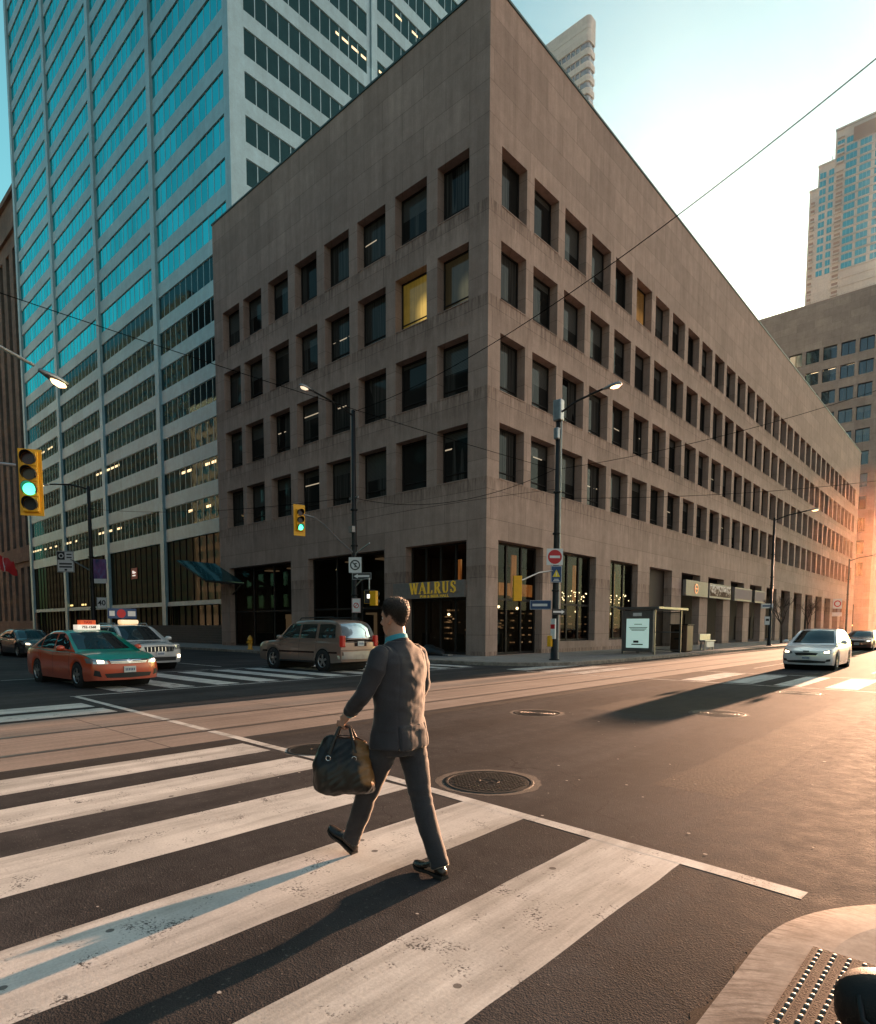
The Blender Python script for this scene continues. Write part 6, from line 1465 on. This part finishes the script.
# hair: short crop with faded sides
def hairline(a):
    return interp([(0,.196),(.5,.19),(.9,.168),(1.2,.14),(1.38,.105),(1.52,.088),(1.7,.108),(1.95,.085),(2.3,.05),(2.7,.032),(3.15,.028)], abs(a))
def make_hair():
    b = MB(); NA, NZ = 96, 44; rows = []; fade = []
    for j in range(NZ+1):
        t = j/NZ; row = []
        for i in range(NA):
            a = 2*PI*i/NA; aa = a if a <= PI else a-2*PI; h = hairline(aa); z = h+(.2335-h)*t
            f, bk, w = hsec(min(z,.231)); c, s = math.cos(a), math.sin(a); c2 = math.copysign(abs(c)**.95,c); s2 = math.copysign(abs(s)**.95,s)
            edge = min(1, (z-h)/.05); th = -.001+.0075*edge**.8*(1+.7*min(1,max(0,(z-.1)/.1))); fade.append(edge)
            th += .0022*pn3(c*16, s*16, z*90)*edge
            r = 1+th/.085
            row.append(hp((f if c > 0 else bk)*c2*r, w*s2*(1+th/.07), z+max(0,z-.17)*.2*edge))
        rows.append(row)
    b.ring_loft(rows, cap=True); o = b.build('hair', M['hair'], man, smooth=True)
    ca = o.data.color_attributes.new('fade','FLOAT_COLOR','POINT')
    for i, f in enumerate(fade): ca.data[i].color = (f,f,f,1)
    t = M['hair'].node_tree; bs = t.nodes['Principled BSDF']; at = nd(t,'ShaderNodeAttribute'); at.attribute_name = 'fade'
    k = math_n(t,'ADD',at.outputs['Fac'],math_n(t,'MULTIPLY',math_n(t,'SUBTRACT',noise(t,objco(t),300,2),.5),.9))
    src = bs.inputs['Base Color'].links[0].from_socket
    t.links.new(mixc(t, ramp(t,k,[(.1,(0,)*3),(.75,(1,)*3)]), (.3,.16,.11), src), bs.inputs['Base Color']); bump(t, bs, noise(t, scalev(t,objco(t),(1,1,.3)), 260, 3), .6, .004)
    # short strands that break the outline
    q = random.Random(2); st = MB(); NN = len(rows); W_ = len(rows[0])
    for _ in range(8000):
        j = q.randrange(4, NN); i = q.randrange(W_); p = Vector(rows[j][i]); nrm = (p-Vector((HX,0,HZ+.12))).normalized()
        d = (nrm*.55+Vector((-.35 if j < NN*.7 else .5,0,-.55 if j < NN*.7 else .15))+Vector((q.uniform(-.35,.35),q.uniform(-.35,.35),q.uniform(-.3,.3)))).normalized()*q.uniform(.007,.016); s_ = d.cross(nrm).normalized()*.0011
        st.add([p-nrm*.001+s_, p-nrm*.001-s_, p+d], [(0,1,2)])
    st.build('strand', M['strand'], o)['kind'] = 'stuff'
    return o
M['strand'] = plain('hair_strand', (.03,.019,.013), .5, 0, .4, 60)
make_hair()
# jacket
def jacket_disp(p, n):
    d = 0; x, y, z = p
    d += .005*pn3(x*7, y*7, z*4+3)
    waist = math.exp(-((z-1.08)/.16)**2); d += .0075*waist*.7*pn3(x*9+4, y*9, z*18)
    q = z*1.0+y*.55*(1 if y < 0 else -.8); rg = 1 if y < .02 else .35; d += rg*math.exp(-((z-1.2)/.24)**2)*(.010*pn3(x*4+1, y*5, q*8)+.006*pn3(x*5, y*6+3, q*21))
    el = sum(math.exp(-((Vector(p)-Vector(ARM[s][2])).length/.12)**2) for s in (1,-1)); d += .009*el*pn3(x*8, y*8, z*30+x*12)
    arm = 1 if abs(y) > .215 else 0; d += .004*arm*pn3(x*10, y*10, z*18+7)
    sh = math.exp(-((z-1.42)/.09)**2)*(1 if x < BX else .4); d += .006*sh*pn3(y*16+x*4, 2, z*9)
    d += .0035*pn3(x*14, y*14+5, z*26)*(1 if z > .9 else .5)+.0035*(abs(pn3(x*9+z*9, y*9, z*7+2))-.25)
    # two side vents and the centre seam of the back
    if x < BX-.03:
        for sy in (.125,-.125): d -= (.011 if z < .985 else .002)*math.exp(-((y-sy)/.0065)**2)
        if z < .985 and abs(y) < .12: d += .005
    d += .004*(1 if z < .95 else 0)*math.sin(math.atan2(y, x-BX)*5+1)
    return d
def make_jacket():
    b = MB()
    S = [(.832,.146,.162,.218),(.855,.148,.163,.219),(.93,.14,.152,.21),(1.0,.132,.14,.203),(1.08,.13,.134,.2),(1.2,.137,.142,.212),(1.31,.14,.15,.226),(1.39,.13,.147,.23),(1.44,.112,.13,.215),(1.475,.09,.108,.175),(1.505,.072,.088,.125),(1.53,.06,.07,.085)]
    b.ring_loft([[tw_(q) for q in ell(BX-.004,0,z,f,bk,w,36,.88)] for z,f,bk,w in S])
    for s in (1,-1):
        a = [Vector(p) for p in ARM[s]]; b.tube([tw_((BX,s*.13,1.42)), a[0]+Vector((0,-s*.02,-.005)), a[0].lerp(a[1],.35)+Vector((0,-s*.01,0))], [.07,.07,.06], 18)
    return remeshed(b, .0075, 3, 'jacket', M['suit'], man, jacket_disp)
jk = make_jacket()
def sleeve_disp(p, n):
    x, y, z = p; s = 1 if y > 0 else -1; e = math.exp(-((Vector(p)-ARM[s][2]).length/.11)**2); c = math.exp(-((Vector(p)-ARM[s][4]).length/.1)**2); t = math.exp(-((z-1.4)/.07)**2)
    return .004*pn3(x*9, y*9, z*6)+e*(.011*pn3(x*8, y*7, z*26+x*14)+.007*(abs(pn3(x*7, y*9, z*16+x*8))-.25))+c*.006*pn3(x*30, y*10, z*28)+t*.006*pn3(x*20, y*12, z*7)+.003*pn3(x*18, y*18, z*22)
for s in (1,-1):
    b = MB(); a = [Vector(p) for p in ARM[s]]; b.tube([a[0]+Vector((0,-s*.028,.012)), a[0]+Vector((0,s*.008,-.012)), a[1], a[1].lerp(a[2],.55), a[2], a[3], a[3].lerp(a[4],.9)], [.062,.073,.068,.062,.059,.053,.046], 20, flat=.94)
    remeshed(b, .0075, 3, 'sleeve', M['suit'], jk, sleeve_disp)
jbvh = BVHTree.FromPolygons([v.co for v in jk.data.vertices], [tuple(p.vertices) for p in jk.data.polygons])
def jproj(bot, top, mat, name, parent, off, nu=6, nv=10):
    b, t = resample(bot, nu+1), resample(top, nu+1); mb = MB(); pts = []
    for j in range(nv+1):
        for i in range(nu+1):
            y = lerp(b[i][0],t[i][0],j/nv); z = lerp(b[i][1],t[i][1],j/nv); h = jbvh.ray_cast(Vector((2,y,z)), Vector((-1,0,0)))
            pts.append((h[0].x+off if h[0] else BX+.06, y, z))
    mb.add(pts, [(j*(nu+1)+i, j*(nu+1)+i+1, (j+1)*(nu+1)+i+1, (j+1)*(nu+1)+i) for j in range(nv) for i in range(nu)]); return mb.build(name, mat, parent, smooth=True)
jproj([(-.008,1.14),(.008,1.14)],[(-.08,1.51),(.08,1.51)],M['shirt'],'shirt_front',man,.006)
jproj([(-.012,1.15),(.012,1.15)],[(-.028,1.5),(.028,1.5)],M['tie'],'tie',man,.011)
for s in (1,-1): jproj([(s*.004,1.12),(s*.014,1.12)],[(s*.075,1.51),(s*.115,1.5)],M['suit'],'lapel',jk,.012)
def neck_band(name, mat, parent, r, th, z0b, z0f, hb, hf, lean=.012, n=40, gap=0.):
    b = MB(); rings = []
    for k in range(n+1):
        a = PI+(-PI+gap+(2*PI-2*gap)*k/n); back = (1-math.cos(a))/2
        cx = lerp(BX+.012, HX-.008, .4)
        zb = lerp(z0f,z0b,back); h = lerp(hf,hb,back)
        c, s = math.cos(a), math.sin(a)
        rings.append([(cx+c*(r*1.06), s*r, zb),(cx+c*(r*1.06+th), s*(r+th), zb),(cx+lean*.4+c*(r*1.02+th-lean), s*(r+th-lean), zb+h),(cx+lean*.4+c*(r*1.02-lean), s*(r-lean), zb+h)])
    b.ring_loft(rings, closed=True); return b.build(name, mat, parent, smooth=False, auto=50)
neck_band('shirt_collar', M['shirt'], man, .072, .008, 1.525, 1.49, .055, .045, .009, gap=.25)
neck_band('jacket_collar', M['suit'], jk, .082, .016, 1.5, 1.43, .052, .05, .013, gap=.35)
for s in (1,-1):
    a = [Vector(p) for p in ARM[s]]; c = MB(); c.tube([a[3].lerp(a[4],.85), a[3].lerp(a[4],1.04)], [.041,.039], 16, flat=.92); c.build('shirt_cuff', M['shirt'], man, smooth=True)
# trousers
def trouser_disp(p, n):
    x, y, z = p; d = .006*pn3(x*9, y*9, z*7)+.005*(abs(pn3(x*8+z*5, y*10, z*9))-.25)
    for s in (1,-1):
        k = Vector(LEG[s][2]); d += .008*math.exp(-((Vector(p)-k).length/.12)**2)*pn3(x*7, y*7, z*26+x*8)
        c = Vector(LEG[s][4]); d += .008*math.exp(-((Vector(p)-c).length/.1)**2)*pn3(x*8, y*8, z*34)
    d += .007*math.exp(-((z-.76)/.08)**2)*pn3(x*8, y*8, z*22+y*10)
    return d
def make_trousers():
    b = MB(); b.ring_loft([ell(BX,0,z,f,bk,w,28) for z,f,bk,w in ((.78,.1,.12,.15),(.83,.118,.138,.176),(.92,.115,.132,.174),(1.0,.1,.105,.16))])
    for s in (1,-1):
        L = [Vector(p) for p in LEG[s]]; e = L[4]+(L[4]-L[3]).normalized()*.035
        b.tube([L[0], L[0].lerp(L[1],.5), L[1], L[1].lerp(L[2],.6), L[2], L[3], L[4], e], [(.108,.092),(.106,.09),(.098,.085),(.084,.076),(.078,.07),(.072,.067),(.064,.06),(.066,.061)], 20, up=(1,0,0))
    return remeshed(b, .0075, 3, 'trousers', M['trouser'], man, trouser_disp)
make_trousers()
def shoe(heel, yaw, pitch):
    F = Matrix.Translation(heel) @ Matrix.Rotation(yaw,4,'Z') @ Matrix.Rotation(-pitch,4,'Y')
    S = [(0,.024,.05,0),(.012,.032,.07,0),(.045,.036,.092,0),(.085,.036,.098,.0),(.12,.037,.085,.004),(.16,.043,.066,.003),(.205,.048,.054,0),(.245,.043,.047,.002),(.275,.03,.04,.007),(.29,.012,.03,.012)]
    b = MB(); q = MB(); q.ring_loft([[(x+.0*z, w*math.cos(a)*(1 if math.sin(a) < .2 else .92), zb+.014+(h-.014)*.5*(1+math.sin(a))) for a in [2*PI*k/18 for k in range(18)]] for x, w, h, zb in S]); b.merge(q, F); o = b.build('shoe', M['shoe'], man, smooth=True)
    b = MB(); q = MB()
    q.ring_loft([[(x, (w+.004)*c, zb+z) for c, z in ((1,.0 if x > .1 or x < .0 else 0),(1,.018),(-1,.018),(-1,0))] for x, w, h, zb in S]); q.box(-.002,.075,-.033,.033,-.008,.004); b.merge(q, F); b.build('sole', M['sole'], o)
shoe((.315,.052,.008), R(5), R(24)); shoe((-.455,-.052,.008), R(-4), R(0))

# ---------------------------------------------------------------- travel bag in his hand
bag = thing('travel_bag', 'dark leather travel bag hanging by two handles from the walking man left hand', 'bag', (16.13-.175, -21.80-.243, .0), PI+R(36))
m, t, b_ = nt('bag_leather'); v = objco(t); n1 = noise(t, v, 5, 5); n2 = noise(t, v, 130, 3)
c = ramp(t, n1, [(.3,(.009,.008,.007)),(.7,(.022,.017,.012))]); sx_ = nd(t,'ShaderNodeSeparateXYZ'); t.links.new(v, sx_.inputs[0]); sunlit_mask = ramp(t, math_n(t,'ADD',math_n(t,'ADD',math_n(t,'MULTIPLY',sx_.outputs[0],-1.0),math_n(t,'MULTIPLY',math_n(t,'SUBTRACT',sx_.outputs[2],.74),.55)),math_n(t,'MULTIPLY',math_n(t,'SUBTRACT',n1,.5),.25)), [(.095,(0,)*3),(.125,(1,)*3)]); c = mixc(t, sunlit_mask, c, (.24,.12,.04)); t.links.new(c, b_.inputs['Base Color']); t.links.new(ramp(t,n1,[(.3,(.3,)*3),(.7,(.5,)*3)]), b_.inputs['Roughness']); bump(t, b_, math_n(t,'ADD',n2,n1), .3, .006); M['bagleather'] = m  # tan on the rear end paints in the bag's sunlit side
M['handleleather'] = plain('handle_leather', (.018,.014,.011), .4, 0, .3, 30, .2)
def bag_body():
    b = MB(); rings = []; NZ = 16
    for k in range(NZ+1):
        u = k/NZ; z = .525+.37*u
        wx = .205*smooth_interp([(0,.86),(.08,.98),(.3,1.03),(.6,1.0),(.85,.9),(1,.78)],u); wy = .135*smooth_interp([(0,.78),(.08,.98),(.3,1.05),(.55,.92),(.8,.5),(1,.14)],u)
        sag = -.03*u*(1-u)
        rings.append([(wx*math.copysign(abs(math.cos(a))**.5,math.cos(a)), wy*math.copysign(abs(math.sin(a))**.62,math.sin(a)), z+sag-(.05*u*math.cos(a)**4)-.03*(1-u)*math.cos(a)*abs(math.sin(a))+.02*math.cos(a)) for a in [2*PI*q/44 for q in range(44)]])
    b.ring_loft(rings)
    def disp(p, n): return .014*pn3(p.x*8,p.y*8,p.z*7)+.012*(abs(pn3(p.x*12+p.z*14,p.y*14,p.z*6))-.2)+.006*pn3(p.x*26,p.y*26,p.z*12)
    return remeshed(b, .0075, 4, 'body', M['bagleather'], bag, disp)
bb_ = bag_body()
for s in (1,-1):
    h = MB(); h.tube([(-.09,s*.085,.72),(-.085,s*.075,.8),(-.06,s*.04,.885),(-.035,s*.014,.955),(0,s*.004,.967),(.035,s*.014,.955),(.06,s*.04,.885),(.085,s*.075,.8),(.09,s*.085,.72)], [(.004,.014)]*2+[(.006,.01)]*5+[(.004,.014)]*2, 10, up=(0,1,0)); h.build('handle', M['handleleather'], bag, smooth=True)
    for x in (-.09,.09): r_ = MB(); r_.lathe([(.016,-.003),(.019,0),(.016,.003),(.013,0)], (x*.96,s*.102,.765), 'y', 16, cap=False); r_.build('ring', M['chrome'], bag, smooth=True)
zp = MB(); zp.tube([(-.13,0,.868),(-.06,0,.896),(0,0,.9),(.06,0,.896),(.13,0,.868)], [(.008,.004)]*5, 8, up=(0,1,0)); zp.build('zip', M['ink'], bb_)
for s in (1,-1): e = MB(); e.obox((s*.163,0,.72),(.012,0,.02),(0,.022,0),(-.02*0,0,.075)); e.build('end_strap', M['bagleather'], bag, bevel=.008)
# ---------------------------------------------------------------- light, haze, camera
SUN_AZ = R(2.0)      # degrees west of the avenue axis (+y)
SUN_EL = R(4.6)
S = Vector((-math.sin(SUN_AZ)*math.cos(SUN_EL), math.cos(SUN_AZ)*math.cos(SUN_EL), math.sin(SUN_EL)))
sl_ = bpy.data.lights.new('sun','SUN'); sl_.energy = 28; sl_.angle = R(.55); sl_.color = (1,.55,.33)
so = bpy.data.objects.new('sun', sl_); COL.objects.link(so); so.rotation_euler = (-S).to_track_quat('-Z','Y').to_euler()
w = bpy.data.worlds.new('World'); scene.world = w; w.use_nodes = True; t = w.node_tree
sky = t.nodes.new('ShaderNodeTexSky'); sky.sky_type = 'NISHITA'; sky.sun_disc = False; sky.sun_elevation = SUN_EL; sky.sun_rotation = -SUN_AZ
sky.air_density = 1.0; sky.dust_density = 1.6; sky.ozone_density = 1.0
bg = t.nodes['Background']; bg.inputs['Strength'].default_value = .15
geo = t.nodes.new('ShaderNodeTexCoord').outputs['Generated']
def dotn(v):
    n = t.nodes.new('ShaderNodeVectorMath'); n.operation = 'DOT_PRODUCT'; t.links.new(geo, n.inputs[0]); n.inputs[1].default_value = v; return n.outputs['Value']
nw = nd(t, 'ShaderNodeMapRange'); t.links.new(dotn(Vector((-.72,.62,.3)).normalized()), nw.inputs[0]); nw.inputs[1].default_value = -.2; nw.inputs[2].default_value = .75
tint = mixc(t, 1.0, sky.outputs[0], mixc(t, nw.outputs[0], (1.5,1.75,1.8), (1.6,2.7,2.62)), 'MULTIPLY')
gl = math_n(t, 'POWER', math_n(t, 'MAXIMUM', dotn(S), 0.0), 7.0)
tint = mixc(t, 1.0, tint, mixc(t, gl, (0,0,0), (8.6,8.2,7.9)), 'ADD')
east_fill = math_n(t, 'POWER', math_n(t, 'MAXIMUM', dotn(Vector((.85,.5,.2)).normalized()), 0.0), 3.0)  # unseen bright patch added to the eastern sky to light the right facade
tint = mixc(t, 1.0, tint, mixc(t, east_fill, (0,0,0), (5.2,4.3,4.0)), 'ADD')
gw = math_n(t, 'POWER', math_n(t, 'MAXIMUM', dotn(Vector((-.95,.2,.35)).normalized()), 0.0), 8.0)
tint = mixc(t, 1.0, tint, mixc(t, gw, (0,0,0), (.5,1.9,2.0)), 'ADD')
t.links.new(tint, bg.inputs[0])
# sunlit haze hanging in the avenue
def haze(name, col, dens, g, box, label):
    m, ht, hb_ = nt(name); ht.nodes.remove(hb_); vs = nd(ht, 'ShaderNodeVolumeScatter'); vs.inputs['Color'].default_value = (*col,1); vs.inputs['Density'].default_value = dens; vs.inputs['Anisotropy'].default_value = g
    ht.links.new(vs.outputs[0], ht.nodes['Material Output'].inputs['Volume'])
    b = MB(); b.box(*box); tag(b.build('haze', m), label, 'haze', kind='stuff')
haze('low_haze', (1,.58,.36), 3.2e-4, .78, (-140,160,45,420,.5,17), 'warm sunlit haze hanging low over the far end of the avenue')
haze('high_haze', (.45,.72,1), 8.5e-4, .5, (-260,220,112,520,38.5,230), 'thin pale haze in front of the distant towers')
# camera
cd = bpy.data.cameras.new('camera'); cam = bpy.data.objects.new('camera', cd); COL.objects.link(cam); scene.camera = cam
cd.sensor_fit = 'VERTICAL'; cd.sensor_height = 36; cd.lens = 614.44*36/1024; cd.shift_y = (674.41-512)/1024; cd.clip_end = 4000; cd.clip_start = .05
yaw, pitch, roll = .73740766, -.0770722, .00239474
Fv = Vector((-math.sin(yaw)*math.cos(pitch), math.cos(yaw)*math.cos(pitch), math.sin(pitch))); Rv = Vector((math.cos(yaw), math.sin(yaw), 0)); Uv = Rv.cross(Fv)
R2 = Rv*math.cos(roll)+Uv*math.sin(roll); U2 = Uv*math.cos(roll)-Rv*math.sin(roll)
mm_ = Matrix((R2, U2, -Fv)).transposed().to_4x4(); mm_.translation = (19.13,-24.62,1.62); cam.matrix_world = mm_
scene.view_settings.view_transform = 'Standard'; scene.view_settings.look = 'None'; scene.view_settings.exposure = 0; scene.view_settings.gamma = 1
scene.render.engine = 'CYCLES'
scene.cycles.use_denoising = True
try: scene.cycles.denoiser = 'OPENIMAGEDENOISE'
except Exception: pass
scene.cycles.max_bounces = 8; scene.cycles.transparent_max_bounces = 12; scene.cycles.caustics_reflective = False; scene.cycles.caustics_refractive = False; scene.cycles.sample_clamp_indirect = 6
